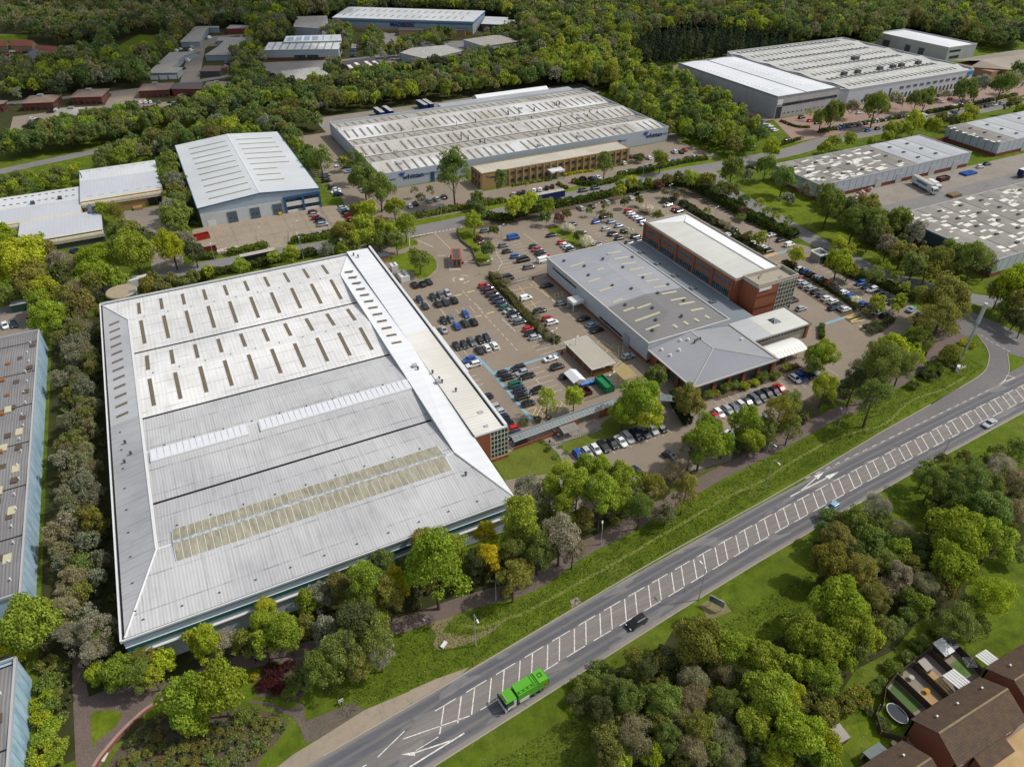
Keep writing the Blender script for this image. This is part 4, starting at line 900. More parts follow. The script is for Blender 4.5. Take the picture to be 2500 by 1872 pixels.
for i in range(8):
    za, zb = (9.0, 10) if i % 2 == 0 else (10, 9.0)
    part(p, 'roof', GWR, lambda m: m.slab([(377.5, yb[i], za), (486 if i else 482, yb[i], za), (489.4, yb[i+1], zb), (377.5, yb[i+1], zb)], .1))
q = [(-y, lambda m, x=x, y=y: m.box(x, x+1.0, y, y+4.6, 9.35, 9.85)) for y in (314, 328.5, 341.5, 356, 369.5, 384, 397.5, 411) for x in [383+4.1*i for i in range(24)]]
many('rooflight', q, simple('slot_grey', '#8b8880'), p)
q = [(-y, lambda m, x=x, y=y: m.box(x, x+2.2, y, y+1.6, 9.75, 10.15)) for y in (320.5, 348.5, 376.5, 404) for x in [390+8*i for i in range(11)]]
many('roof_dome', q, simple('dome_white', '#e0e0dc'), p)
part(p, 'roof_plant', DGREY, lambda m: [m.box(x, x+3.5, 335, 337.5, 9.1, 11) for x in (400, 412, 432, 444, 452, 468)]+[m.box(440, 445, 363, 366, 9.2, 11)])
for i in range(11): winb(p, 'x', 307, 419+6*i, 422.6+6*i, 5.0, 6.8, 4, -1, GLASS, WHITE)
for i in range(20):
    x = 415+3.5*i; part(p, 'arched_opening', GLASS, lambda m: (m.box(x, x+1.7, 306.93, 307.02, 0, 2.1), m.tube((x+.85, 306.92, 2.1), (x+.85, 307.02, 2.1), .85, k=14)))
winb(p, 'x', 307, 410.5, 412, 0, 6.5, 1, -1, GLASS, DGREY, 4)
part(p, 'sign_panel', simple('cyan_sign', '#2a86b8', .4), lambda m: m.box(480.5, 485.8, 306.7, 306.98, 7.2, 9.2))
WG3 = rect(533, 564, 361, 424.3)
p = bld('distribution_building', 'smaller white box building with dark loading doors at the top right', 'warehouse', WG3)
part(p, 'wall', WALLB, lambda m: m.prism(WG3, 0, 8.3)); parapet(p, grow_(WG3, .1), 8.3, 9.3, .5, WGREY)
part(p, 'roof', BWR, lambda m: (m.slab([(533.4, 361.4, 8.5), (548.5, 372, 9.5), (548.5, 414, 9.5), (533.4, 423.9, 8.5)], .1), m.slab([(548.5, 372, 9.5), (563.6, 361.4, 8.5), (563.6, 423.9, 8.5), (548.5, 414, 9.5)], .1), m.slab([(533.4, 361.4, 8.5), (563.6, 361.4, 8.5), (548.5, 372, 9.5)], .1), m.slab([(563.6, 423.9, 8.5), (533.4, 423.9, 8.5), (548.5, 414, 9.5)], .1)))
for y, w in ((411, 6), (392, 4.5), (380, 4.5)): part(p, 'loading_door', DGREY, lambda m: m.box(532.7, 533, y, y+w, 0, 5.2))
winb(p, 'x', 361, 535, 547, 5.6, 7.0, 6, -1, GLASS, DGREY); winb(p, 'x', 361, 537, 547, 1.2, 3.0, 6, -1, GLASS, DGREY)
p = bld('office_building', 'low brown roofed brick offices at the right edge beside the wide white block', 'offices', rect(512, 590, 309, 343))
part(p, 'wall', brick('pink_brick', '#a8806c', '#94705f'), lambda m: m.box(514, 590, 312, 340, 0, 4.6))
BR_ = roofmat('roof_brown_sheet', '#857a6d', '#968b7c', 'X', 1.4, .12, dirt=.2)
part(p, 'roof', BR_, lambda m: (m.slab([(510, 326, 5.2), (526, 307, 5.6), (590, 307, 5.6), (590, 326, 8.6), (520, 326, 8.4)], .2), m.slab([(520, 326, 8.4), (590, 326, 8.6), (590, 345, 5.6), (514, 345, 5.2)], .2)))
for x in (520, 534, 541): winb(p, 'x', 312, x, x+5, .5, 4.0, 4, -1, GLASS, DGREY, 2)
# ---- H: right hand patched grey sheds ----
HR = roofmat('roof_patched_grey', '#8c8780', '#7b766f', 'Y', 1.3, .1, dirt=.45, dirtc='#57514a')
HR2 = roofmat('roof_pale_grey', '#aeb1b3', '#a2a5a8', 'Y', 1.3, .08, dirt=.12)
PATCHW = simple('patch_white', '#d8d5cb', .7, nz=.06)
def patched(label, x0, x1, y0, y1, z, xs, seed, n, split=None, doors=()):
    P_ = rect(x0, x1, y0, y1); p = bld('trade_unit_block', label, 'trade units', P_)
    part(p, 'wall', WALLP, lambda m: m.prism(P_, 1.6, z-.3)); part(p, 'brick_base', BRICKD, lambda m: m.prism(grow_(P_, -.15), 0, 1.58))
    parapet(p, grow_(P_, .05), z-.3, z+.15, .35, WGREY)
    k = int((x1-x0)/xs); w = (x1-x0-.8)/k; r_ = random.Random(seed)
    def zz_(x):
        f = ((x-x0-.4) % w)/w; return z-.15+.9*(f if f < .5 else 1-f)
    for i in range(k):
        a = x0+.4+w*i; b = a+w/2; c = a+w
        mt = HR2 if split and a > split else HR
        part(p, 'roof', mt, lambda m: (m.slab([(a, y0+.3, z-.2), (b, y0+.3, z+.3), (b, y1-.3, z+.3), (a, y1-.3, z-.2)], .1), m.slab([(b, y0+.3, z+.3), (c, y0+.3, z-.2), (c, y1-.3, z-.2), (b, y1-.3, z+.3)], .1)))
        if i: part(p, 'valley_gutter', DGREY, lambda m: m.box(a-.12, a+.12, y0+.3, y1-.3, z-.2, z-.12))
    def sheet(m, x, y, L, W):
        f = ((x-x0-.4) % w)/w; f2 = f+L/w
        if f < .5 < f2: L = (.5-f)*w
        f2 = min(f+L/w, 1.0); g = lambda f: z-.2+1.0*(f if f < .5 else 1-f)+.07
        m.slab([(x, y, g(f)), (x+L, y, g(f2)), (x+L, y+W, g(f2)), (x, y+W, g(f))], .05)
    q = []
    for i in range(n):
        x = r_.uniform(x0+1, (split or x1)-5); y = r_.uniform(y0+1, y1-3)
        f = ((x-x0-.4) % w)/w
        if .42 < f < .5 or f > .9: continue
        L = r_.choice((3, 3, 3.2, 4.5, 5)); W = r_.choice((1.0, 1.0, 1.1, 2.1))
        q.append((-y, lambda m, x=x, y=y, L=L, W=W: sheet(m, x, y, min(L, (1-f)*w if f > .5 else (.5-f)*w), W)))
    many('patch_sheet', q, PATCHW, p)
    q = [(0, lambda m, x=x0+.4+w*(i+.5), y=y: (m.box(x-.8, x+.8, y, y+1.0, z+.2, z+.75))) for i in range(k) for y in [y0+5+8*j for j in range(int((y1-y0-6)/8)+1)] if (i*3+int(y)) % 4]
    many('ridge_vent', q, DGREY, p)
    for x in doors: part(p, 'loading_door', WGREY, lambda m: m.box(x, x+4, y0-.14, y0, 0, 4.2))
    return p
patched('grey patched trade units with the white lorry and skips in front', 250.2, 347.5, 206.3, 235.2, 7.0, 12, 11, 95, split=305, doors=(262, 285, 298, 320, 336))
patched('pale grey trade units at the right edge beyond the brick wall', 372.3, 452, 209, 238.6, 7.0, 13, 12, 24, split=374, doors=(392, 410))
patched('nearest grey trade units with many white roof patches at the right edge', 252, 352, 127, 170.2, 7.0, 12.4, 13, 170)
mb = MB(); mb.box(352, 372, 236, 236.4, 0, 2.4); tag(mb.done('yard_wall', BRICKD, loc=(362, 236, 0)), 'low red brick wall linking the two patched trade unit blocks', 'wall')
# ---- I: central building group ----
P_ = rect(112.2, 142, 137.2, 198.3)
p = bld('workshop_building', 'blue grey sheet roofed workshop with cream rooflights beside the brick offices', 'workshop', P_)
part(p, 'wall', simple('workshop_wall', '#b4bac0', .6), lambda m: m.prism(P_, 1.2, 6.8)); part(p, 'brick_base', BRICKR, lambda m: m.prism(grow_(P_, -.1), 0, 1.19))
parapet(p, grow_(P_, .1), 6.75, 7.2, .35, simple('coping_pale', '#c4c1ba'))
IR = roofmat('roof_bluegrey', '#999ba0', '#8e9096', 'Y', 1.6, .08, dirt=.25, dirtc='#6c6c72')
IR2 = roofmat('roof_warmgrey', '#7a7877', '#727170', 'Y', 1.6, .08, dirt=.25, dirtc='#5f5e5e')
zl, zh = 6.9, 8.1
ya, yb_ = 137.6, 197.9
part(p, 'roof', IR, lambda m: (m.slab([(112.6, 160, zl), (127.1, 160, zh), (127.1, 183, zh), (112.6, 197.9, zl)], .1), m.slab([(127.1, 160, zh), (141.6, 160, zl), (141.6, 197.9, zl), (127.1, 183, zh)], .1), m.slab([(112.6, 197.9, zl), (127.1, 183, zh), (141.6, 197.9, zl)], .1)))
part(p, 'roof', IR2, lambda m: (m.slab([(112.6, 137.6, zl), (127.1, 148, zh), (127.1, 159.98, zh), (112.6, 159.98, zl)], .1), m.slab([(127.1, 148, zh), (141.6, 137.6, zl), (141.6, 159.98, zl), (127.1, 159.98, zh)], .1), m.slab([(112.6, 137.6, zl), (141.6, 137.6, zl), (127.1, 148, zh)], .1)))
def zI(x): return zl+(zh-zl)*(1-abs(x-127.1)/14.5)+.1
q = [(0, lambda m, x=x, y=y, L=L: m.slab([(x, y, zI(x)), (x+L, y, zI(x+L)), (x+L, y+.8, zI(x+L)), (x, y+.8, zI(x))], .08)) for x, y, L in
     [(132, 190-4.6*i, 6) for i in range(9)]+[(115.5, y, L) for y, L in ((188, 6), (176, 5), (169, 6), (161, 4), (155, 4), (148.5, 9), (143, 5))]+[(122, 181, 3), (120, 154, 5), (133, 150, 6), (134, 145.5, 5)]]
q += [(0, lambda m, x=x: m.box(x, x+.9, 140, 142, 7.25, 7.42)) for x in (124, 128, 132, 136)]
many('rooflight', q, RLC, p)
many('roof_vent', [(0, lambda m, x=x, y=y: cowl(m, x, y, zI(x)-.1, .35, .35)) for x, y in ((116, 193), (120, 186), (118, 180), (121, 170), (128, 187), (131, 179), (125, 165), (133, 170), (131, 159), (136, 152), (118, 158), (124, 152), (121, 146), (117, 142), (129, 144), (139, 185), (138, 163))], DGREY, p)
part(p, 'window', GLASS, lambda m: (m.box(112.05, 112.2, 150, 163, 1.6, 2.4), m.box(112.05, 112.2, 178, 194, 4.8, 5.4)))
part(p, 'roller_door', simple('door_pale', '#9a9c9c'), lambda m: m.box(112.0, 112.2, 146.3, 149.3, 0, 4))
part(p, 'balcony', WHITE, lambda m: (m.box(107.6, 112, 172, 176, 2.6, 3.6), m.box(107.8, 108, 172.2, 172.4, 0, 2.6), m.box(107.8, 108, 175.6, 175.8, 0, 2.6)))
# brick office block
P_ = rect(153.8, 172.8, 143, 199.2)
p = bld('office_building', 'orange brick three storey offices with long white roof and gridded glass end', 'offices', P_)
part(p, 'wall', BRICKR, lambda m: (m.prism(rect(153.8, 172.8, 149.5, 199.2), 0, 11.4), m.prism(rect(156.6, 172.8, 142.2, 149.5), 0, 11.6)))
parapet(p, rect(153.7, 172.9, 149.4, 199.3), 11.4, 12.3, .35, simple('coping_office', '#a9a295'), 'parapet')
WOR = roofmat('roof_office_white', '#cbcbc3', '#b9b9b0', 'Y', 1.2, .05, dirt=.35, dirtc='#96948a')
part(p, 'roof', WOR, lambda m: (m.slab([(154.1, 149.8, 11.5), (165.4, 149.8, 12.6), (165.4, 192, 12.6), (154.1, 198.9, 11.5)], .1)))
part(p, 'roof', roofmat('roof_office_bright', '#dedede', '#d4d5d5', 'Y', 1.2, .03, dirt=.05), lambda m: (m.slab([(166, 149.8, 12.6), (172.4, 149.8, 11.7), (172.4, 198.9, 11.7), (166, 192, 12.6)], .1), m.slab([(154.1, 198.9, 11.5), (165.7, 192, 12.6), (172.4, 198.9, 11.7)], .1)))
part(p, 'ridge_gutter', simple('ridge_grey', '#8b8f90'), lambda m: m.box(165.4, 166, 149.8, 192, 12.5, 12.7))
parapet(p, rect(156.5, 172.9, 142.1, 149.35), 11.6, 13.0, .3, simple('coping_tower', '#b4ada0'), 'parapet')
part(p, 'roof_terrace', simple('terrace_felt', '#a59c8c', .9), lambda m: m.box(156.9, 172.5, 142.5, 149.2, 11.6, 11.75))
part(p, 'roof_plant', simple('felt_box', '#8f887a'), lambda m: (m.tube((161, 147, 11.7), (163, 148, 12.4), .35, k=8), m.face([(167, 144, 11.8), (168.6, 144, 11.8), (167.8, 145, 12.6)])))
for i in range(5):
    y0 = 151.2+9.7*i; y1 = y0+8.4 if i < 4 else 198.4
    winb(p, 'y', 153.8, y0, y1, 8.6, 9.9, 11, -1, GLASS, simple('frame_grey', '#87969a') if i == 0 else bpy.data.materials['frame_grey'], 2)
    winb(p, 'y', 153.8, y0, y1, 4.9, 7.1, 9, -1, GLASS, bpy.data.materials['frame_grey'], 1)
for i in range(6): part(p, 'brick_pier', BRICKR, lambda m: m.box(153.35, 153.8, 150.1+9.7*i, 151.0+9.7*i, 0, 11.4))
part(p, 'brick_band', simple('dark_band', '#5e3526'), lambda m: (m.box(156.4, 165, 142.0, 142.2, 4.2, 4.6), m.box(156.4, 165, 142.0, 142.2, 8.2, 8.6)))
winb(p, 'x', 142.2, 165.4, 172.8, .3, 12.6, 6, -1, GLASSG, WHITE, 8, 'glazed_wall', .1); winb(p, 'y', 172.8, 142.3, 149, .3, 12.6, 5, 1, GLASSG, WHITE, 8, 'glazed_wall', .1)
part(p, 'louvre', WHITE, lambda m: m.box(157, 162, 141.95, 142.15, 10.4, 11.3))
p = bld('link_building', 'flat dark grey roofed link with five skylights between workshop and brick offices', 'link block', rect(142.3, 153.5, 138, 199))
part(p, 'wall', BRICKR, lambda m: m.box(142.4, 153.3, 138.4, 198.4, 0, 4.2)); part(p, 'roof', simple('felt_bluegrey', '#7c848a', .8, c2='#6c747a', sc=.1), lambda m: m.box(142.4, 153.3, 138.3, 198.5, 4.2, 4.45))
part(p, 'coping', WGREY, lambda m: (m.box(142.15, 142.7, 138.3, 198.6, 4.4, 5.3), m.box(142.7, 153.3, 198.2, 198.6, 4.46, 4.8), m.box(153.1, 153.34, 150, 198.2, 4.46, 4.75)))
for i in range(5): 
    k_ = part(p, 'skylight', GLASS, lambda m: m.box(146.6, 148.6, 150.5+10*i, 152.3+10*i, 4.45, 4.8)); part(k_, 'frame', WHITE, lambda m: [m.box(146.5+.7*j, 146.6+.7*j, 150.4+10*i, 152.4+10*i, 4.8, 4.87) for j in range(4)])
p = bld('entrance_building', 'white flat roofed entrance block with a small glass pyramid and mullioned front', 'entrance block', rect(142.4, 165.6, 126.6, 138))
part(p, 'wall', simple('cream_render', '#b8b09c'), lambda m: m.box(142.6, 165, 127.2, 138, 0, 3.3)); part(p, 'roof', WOR, lambda m: m.box(150.5, 165.2, 127, 137.9, 4.6, 4.85))
part(p, 'roof', roofmat('roof_entr_grey', '#b5b7b9', '#a9abad', 'Y', .9, .1, dirt=.15), lambda m: m.box(142.7, 150.48, 127, 137.9, 4.6, 4.84))
part(p, 'coping', simple('coping_dark', '#7d7a74'), lambda m: (m.box(165.2, 165.7, 126.6, 138, 4.4, 5.1), m.box(142.5, 165.2, 126.5, 126.95, 4.6, 4.95)))
winb(p, 'x', 127.2, 144, 165, 3.35, 4.55, 17, -1, GLASS, WHITE, 1, 'clerestory')
part(p, 'brick_pier', BRICKR, lambda m: m.box(164, 165, 126.7, 127.2, 0, 4.4))
k_ = part(p, 'glass_pyramid', GLASS, lambda m: [m.face(a) for a in ([(155, 131.5, 4.86), (158, 131.5, 4.86), (156.5, 133, 6.0)], [(158, 131.5, 4.86), (158, 134.5, 4.86), (156.5, 133, 6.0)], [(158, 134.5, 4.86), (155, 134.5, 4.86), (156.5, 133, 6.0)], [(155, 134.5, 4.86), (155, 131.5, 4.86), (156.5, 133, 6.0)])])
part(k_, 'frame', WHITE, lambda m: [m.tube((155+a, 131.5+b, 4.9), (156.5, 133, 6.03), .06, k=5) for a, b in ((0, 0), (3, 0), (3, 3), (0, 3), (1.5, 0), (3, 1.5), (1.5, 3), (0, 1.5))])
p = th('canopy', 'white vaulted canopy in front of the entrance block', 'canopy', (150.3, 122, 0)); foot(rect(144, 157, 118, 126))
def vault(m):
    n = 8
    for i in range(n):
        a, b = -1+2*i/n, -1+2*(i+1)/n
        m.slab([(144.2, 122+3.5*a, 3.9-.9*a*a), (156.8, 122+3.5*a, 3.9-.9*a*a), (156.8, 122+3.5*b, 3.9-.9*b*b), (144.2, 122+3.5*b, 3.9-.9*b*b)], .08)
part(p, 'cover', simple('canopy_white', '#dfdfd8', .5, nz=.03), vault); part(p, 'leg', WGREY, lambda m: [m.tube((x, 118.7, 0), (x, 118.7, 3.05), .1) for x in (144.6, 148.6, 152.6, 156.4)])
part(p, 'rib', WGREY, lambda m: [m.tube((145+1.3*i, 118.6, 3.1), (145+1.3*i, 120.4, 3.75), .05, k=4) for i in range(10)])
P_ = rect(112.4, 142.2, 116.6, 136.9)
p = bld('pavilion_building', 'orange brick pavilion with a large hipped grey roof facing the line of parked cars', 'pavilion', P_)
part(p, 'wall', BRICKR, lambda m: m.prism(rect(113.4, 141.2, 117.6, 136.9), 0, 4.7))
PR = roofmat('roof_pavilion', '#939598', '#8b8d92', 'Y', .9, .1, dirt=.1); PR2 = roofmat('roof_pavilion_front', '#898b92', '#83858c', 'X', .55, .25, dirt=.1)
part(p, 'roof', PR, lambda m: (m.slab([(112.3, 116.6, 4.9), (127.3, 126.8, 7.0), (127.3, 137, 7.0), (112.3, 137, 4.9)], .2), m.slab([(127.3, 126.8, 7.0), (142.3, 116.6, 4.9), (142.3, 137, 4.9), (127.3, 137, 7.0)], .2)))
part(p, 'roof', PR2, lambda m: m.slab([(112.4, 116.5, 4.9), (142.2, 116.5, 4.9), (127.3, 126.7, 7.0)], .2))
part(p, 'coping', simple('coping_pav', '#b3b0a8'), lambda m: (m.box(112.0, 112.5, 116.2, 137, 4.6, 5.0), m.box(142.1, 142.8, 116.2, 137, 4.6, 5.25), m.box(112.5, 142.1, 116.2, 116.6, 4.6, 5.0), m.tube((112.5, 116.7, 5.0), (127.3, 126.8, 7.08), .15, k=6), m.tube((142, 116.7, 5.0), (127.3, 126.8, 7.08), .15, k=6), m.box(127.1, 127.5, 126.8, 137, 6.98, 7.1)))
for a in [(114.5+5.3*i, 115.6+5.3*i, 116.7, 117.6) for i in range(6)]+[(112.6, 113.4, 118+5*i, 119+5*i) for i in range(4)]: part(p, 'brick_pier', BRICKR, lambda m: m.box(*a, 0, 4.6))
for i in range(5): winb(p, 'x', 117.6, 116.1+5.3*i, 119.5+5.3*i, .6, 3.9, 6, -1, GLASS, bpy.data.materials['frame_grey'], 4)
for i in range(2): winb(p, 'y', 113.4, 119.4+5*i, 122.6+5*i, .6, 3.6, 4, -1, GLASS, bpy.data.materials['frame_grey'], 3)
part(p, 'roof_vent', WHITE, lambda m: [m.tube((x, y, z), (x, y, z+.7), .5, .35, k=10) for x, y, z in ((115.6, 131, 5.3), (122, 135, 6.2), (124, 134, 6.5), (119, 131.5, 5.8), (139.5, 128.5, 5.3), (115.2, 134.6, 5.2))])
part(p, 'duct', DGREY, lambda m: (m.tube((124.5, 131.8, 6.4), (124.5, 131.8, 7.7), .2), m.tube((124.5, 131.8, 7.7), (127, 132.3, 7.7), .2), m.tube((127, 132.3, 7.7), (127, 132.3, 7), .2)))
# bike shed, pergola, walkway, shelter, bins
p = bld('cycle_shelter', 'flat pale roofed timber cycle store in the middle of the car park', 'shelter', rect(94.1, 101.6, 138, 153.8))
part(p, 'wall', WOOD, lambda m: (m.box(94.4, 94.6, 138.4, 153.5, 0, 2.3), m.box(94.6, 101.3, 138.3, 138.5, 0, 1.8), m.box(101.1, 101.3, 138.5, 150, 0, .9)))
part(p, 'roof', simple('roof_cycle', '#a9a498', .9, c2='#979283', sc=.3), lambda m: m.box(94, 101.7, 138, 153.9, 2.8, 2.98)); part(p, 'edge', WHITE, lambda m: (m.box(93.85, 94, 137.9, 154, 2.75, 3.05), m.box(101.7, 101.85, 137.9, 154, 2.75, 3.05), m.box(94, 101.7, 137.85, 138, 2.75, 3.05), m.box(94, 101.7, 153.9, 154.05, 2.75, 3.05)))
part(p, 'post', WGREY, lambda m: [m.box(x, x+.12, y, y+.12, 0, 2.8) for x in (94.3, 101.2) for y in (138.6, 143.5, 148.5, 153.3)])
p = th('pergola', 'yellowish slatted timber canopy beside the cycle store', 'pergola', (101.7, 132.7, 0)); foot(rect(99, 105, 129, 137))
part(p, 'slats', simple('slat_yellow', '#b5a06c'), lambda m: [m.box(99.4, 104, 130+.42*i, 130.26+.42*i, 2.7, 2.82) for i in range(15)]); part(p, 'post', simple('post_yellow', '#a8935f'), lambda m: [m.box(x, x+.15, y, y+.15, 0, 2.7) for x in (99.5, 103.8) for y in (130, 133, 136)])
WKP = [(60.2, 121.6), (91.8, 123.2), (103, 119.6), (107, 117)]
p = th('covered_walkway', 'long glass roofed brick walkway joining the warehouse corner to the pavilion', 'walkway', (85, 122, 0)); foot([(59, 119), (92, 121), (107, 115), (109, 119), (92, 126), (59, 125)])
def wk(m, half, z0, z1, seg=1.0, gapx=.12):
    for a, b in zip(WKP, WKP[1:]):
        L = math.hypot(b[0]-a[0], b[1]-a[1]); dx, dy = (b[0]-a[0])/L, (b[1]-a[1])/L; n = int(L/seg)
        for i in range(n):
            for sd in (-1, 1):
                q = []
                for t, w, z in ((i*seg+gapx, half*sd, z0), ((i+1)*seg, half*sd, z0), ((i+1)*seg, 0, z1), (i*seg+gapx, 0, z1)): q.append((a[0]+dx*t-dy*w, a[1]+dy*t+dx*w, z))
                m.slab(q if sd < 0 else q[::-1], .05)
part(p, 'glass_roof', simple('old_glass', '#7f8a88', .25, .6, c2='#59645f', sc=1.5), lambda m: wk(m, 1.35, 2.75, 3.3))
def wkf(m):
    for a, b in zip(WKP, WKP[1:]):
        L = math.hypot(b[0]-a[0], b[1]-a[1]); dx, dy = (b[0]-a[0])/L, (b[1]-a[1])/L
        for w, z in ((-1.4, 2.7), (1.4, 2.7), (0, 3.3)): m.tube((a[0]-dy*w, a[1]+dx*w, z), (b[0]-dy*w, b[1]+dx*w, z), .07, k=5)
        for i in range(int(L)+1):
            for w in (-1.4, 1.4): m.tube((a[0]+dx*i-dy*w, a[1]+dy*i+dx*w, 2.75), (a[0]+dx*i, a[1]+dy*i, 3.35), .04, k=4)
part(p, 'frame', WGREY, wkf)
def wkw(m):
    for a, b, z in ((0, 14, .9), (14.8, 19, 2.6), (26, 31.5, 2.6)):
        L = math.hypot(31.6, 1.6); dx, dy = 31.6/L, 1.6/L
        q = [(60.2+dx*a+dy*1.3, 121.6+dy*a-dx*1.3), (60.2+dx*b+dy*1.3, 121.6+dy*b-dx*1.3), (60.2+dx*b+dy*1.55, 121.6+dy*b-dx*1.55), (60.2+dx*a+dy*1.55, 121.6+dy*a-dx*1.55)]
        m.prism(q, 0, z)
    a, b = WKP[1], WKP[2]; L = math.hypot(b[0]-a[0], b[1]-a[1]); dx, dy = (b[0]-a[0])/L, (b[1]-a[1])/L
    m.prism([(a[0]+dy*1.3, a[1]-dx*1.3), (b[0]+dy*1.3, b[1]-dx*1.3), (b[0]+dy*1.55, b[1]-dx*1.55), (a[0]+dy*1.55, a[1]-dx*1.55)], 0, 2.5)
part(p, 'brick_wall', BRICKR, wkw)
p = th('smoking_shelter', 'small open shelter with dirty clear roof beside the brick walkway', 'shelter', (75.5, 119.2, 0))
part(p, 'roof', simple('dirty_roof', '#8c8a82', .6, c2='#66645e', sc=1), lambda m: m.slab([(73.2, 117.7, 2.4), (77.8, 117.7, 2.4), (77.8, 120.4, 2.7), (73.2, 120.4, 2.7)], .08)); part(p, 'post', WGREY, lambda m: [m.tube((x, y, 0), (x, y, 2.35), .05, k=5) for x in (73.3, 75.5, 77.7) for y in (117.8, 120.3)])
part(p, 'back_panel', simple('old_glass2', '#7d8786', .3), lambda m: m.box(73.4, 77.6, 120.2, 120.25, .3, 2.3))
# gatehouse
p = bld('gatehouse', 'red edged flat roofed gatehouse between the two entry lanes', 'gatehouse', [(83.4, 214), (88.5, 212.5), (91, 224), (86, 226)], grow=0)
a = S("21 445,1030 550,1030 560,1140 455,1145", 3.3); q_ = S("21 470,1145 555,1140 555,1240 475,1245", 2.0)
ga = math.atan2(a[0][1]-a[3][1], a[0][0]-a[3][0]); gx, gy = sum(k[0] for k in a)/4, sum(k[1] for k in a)/4
gl = math.hypot(a[0][0]-a[3][0], a[0][1]-a[3][1]); gw = math.hypot(a[0][0]-a[1][0], a[0][1]-a[1][1])
part(p, 'fascia', simple('gate_red', '#a4553c'), lambda m: m.obox(gx, gy, gl, gw, 2.9, 3.5, ga)); part(p, 'roof', simple('gate_felt', '#55504b'), lambda m: m.obox(gx, gy, gl-1.2, gw-1.2, 3.5, 3.54, ga))
part(p, 'wall', BRICKR, lambda m: m.obox(gx-2.0*math.cos(ga), gy-2.0*math.sin(ga), gl-3.5, gw-.7, 0, 1.1, ga)); k_ = part(p, 'window', GLASS, lambda m: m.obox(gx-2.0*math.cos(ga), gy-2.0*math.sin(ga), gl-3.7, gw-.8, 1.1, 2.9, ga))
part(k_, 'frame', WHITE, lambda m: [m.obox(gx-2.0*math.cos(ga)+dx*math.cos(ga)-dy*math.sin(ga), gy-2.0*math.sin(ga)+dx*math.sin(ga)+dy*math.cos(ga), .1, .1, 1.1, 2.9, ga) for dx in (-(gl-3.7)/2, 0, (gl-3.7)/2) for dy in (-(gw-.8)/2, 0, (gw-.8)/2)])
part(p, 'post', DGREY, lambda m: [m.obox(gx+u*math.cos(ga)-v*math.sin(ga), gy+u*math.sin(ga)+v*math.cos(ga), .15, .15, 0, 2.9, ga) for u in (gl/2-.4,) for v in (-gw/2+.3, gw/2-.3)])
part(p, 'kerb_base', KERB, lambda m: m.obox(gx-1, gy, gl+4, gw+.6, 0, .14, ga))
p = bld('gatehouse', 'small square white roofed gatehouse by the right hand car park entrance', 'gatehouse', rect(206, 211, 168, 173), grow=0)
c = S("41 30,1060")[0]; c = S("41 10,1065", 3)[0]
part(p, 'wall', simple('gate_grey', '#9b9e9a'), lambda m: m.box(c[0]-2.2, c[0]+2.2, c[1]-2.2, c[1]+2.2, 0, 2.8)); parapet(p, rect(c[0]-2.5, c[0]+2.5, c[1]-2.5, c[1]+2.5), 2.8, 3.3, .5, WHITE); part(p, 'roof', simple('gate_felt2', '#6c6a68'), lambda m: m.box(c[0]-2, c[0]+2, c[1]-2, c[1]+2, 2.8, 2.95))
winb(p, 'x', c[1]-2.2, c[0]-1.8, c[0]+1.8, 1, 2.3, 3, -1, GLASS, GREEN)
# pump house by warehouse
c = S("11 1920,1090", 2.6)[0]
p = bld('pump_house', 'small dark flat roofed yellow brick hut at the top corner of the great warehouse', 'hut', rect(c[0]-2.2, c[0]+2.2, c[1]-1.8, c[1]+1.8))
part(p, 'wall', BRICKY, lambda m: m.box(c[0]-2, c[0]+2, c[1]-1.6, c[1]+1.6, 0, 2.5)); part(p, 'roof', simple('felt_black', '#4c4f52'), lambda m: m.box(c[0]-2.3, c[0]+2.3, c[1]-1.9, c[1]+1.9, 2.5, 2.7))
# ---- far buildings, oriented from their measured roof corners ----
def quadb(name, label, cat, roofspec, z, wall, roof, fall=0, par=.4, grow=1.5, extra=None):
    c = S(roofspec, z)
    area = sum(c[i-1][0]*c[i][1]-c[i][0]*c[i-1][1] for i in range(len(c)))
    if area < 0: c = c[::-1]
    p = bld(name, label, cat, c, grow=grow)
    part(p, 'wall', wall, lambda m: m.prism(grow_(c, -.1), 0, z-.3)); part(p, 'roof', roof, lambda m: m.prism(grow_(c, .3), z-.28, z))
    return p, c
def fourth(a, b, c): return (a[0]+c[0]-b[0], a[1]+c[1]-b[1])
FARR = simple('roof_unit_grey', '#a29d95', .8, c2='#837e78', sc=.25); FARD = simple('roof_unit_dark', '#4b4648', .8)
W1 = simple('unit_cladding', '#8f9ba3', .6)
def lerp(a, b, f): return (a[0]+(b[0]-a[0])*f, a[1]+(b[1]-a[1])*f)
def facade(p, a, b, z0, z1, n, mat, name='window', w=.6, out=.08):
    """n openings along the wall line a-b (outside on the right of a->b)"""
    d = math.hypot(b[0]-a[0], b[1]-a[1]); ux, uy = (b[0]-a[0])/d, (b[1]-a[1])/d; ang = math.atan2(uy, ux)
    for i in range(n):
        t = (i+.5)/n*d; x, y = a[0]+ux*t+uy*out*.5, a[1]+uy*t-ux*out*.5
        part(p, name, mat, lambda m: m.obox(x, y, d/n*w, out*2, z0, z1, ang))
p, c = quadb('trade_unit_block', 'L shaped flat roofed trade units with white vans, left of the pair', 'trade units', "00 1590,790 1835,565 2115,560 1980,600 1850,730 1965,730 1905,785", 4, W1, FARR)
facade(p, S("00 1600,800", 4)[0], S("00 1900,790", 4)[0], .3, 2.8, 3, WHITE, 'loading_door', .85)
quadb('trade_unit_block', 'L shaped flat roofed trade units furthest up the estate lane beyond the white vans', 'trade units', "00 1940,455 2110,285 10 150,285 150,300 40,300 0,340 00 2208,350 2150,450", 4, W1, FARR)
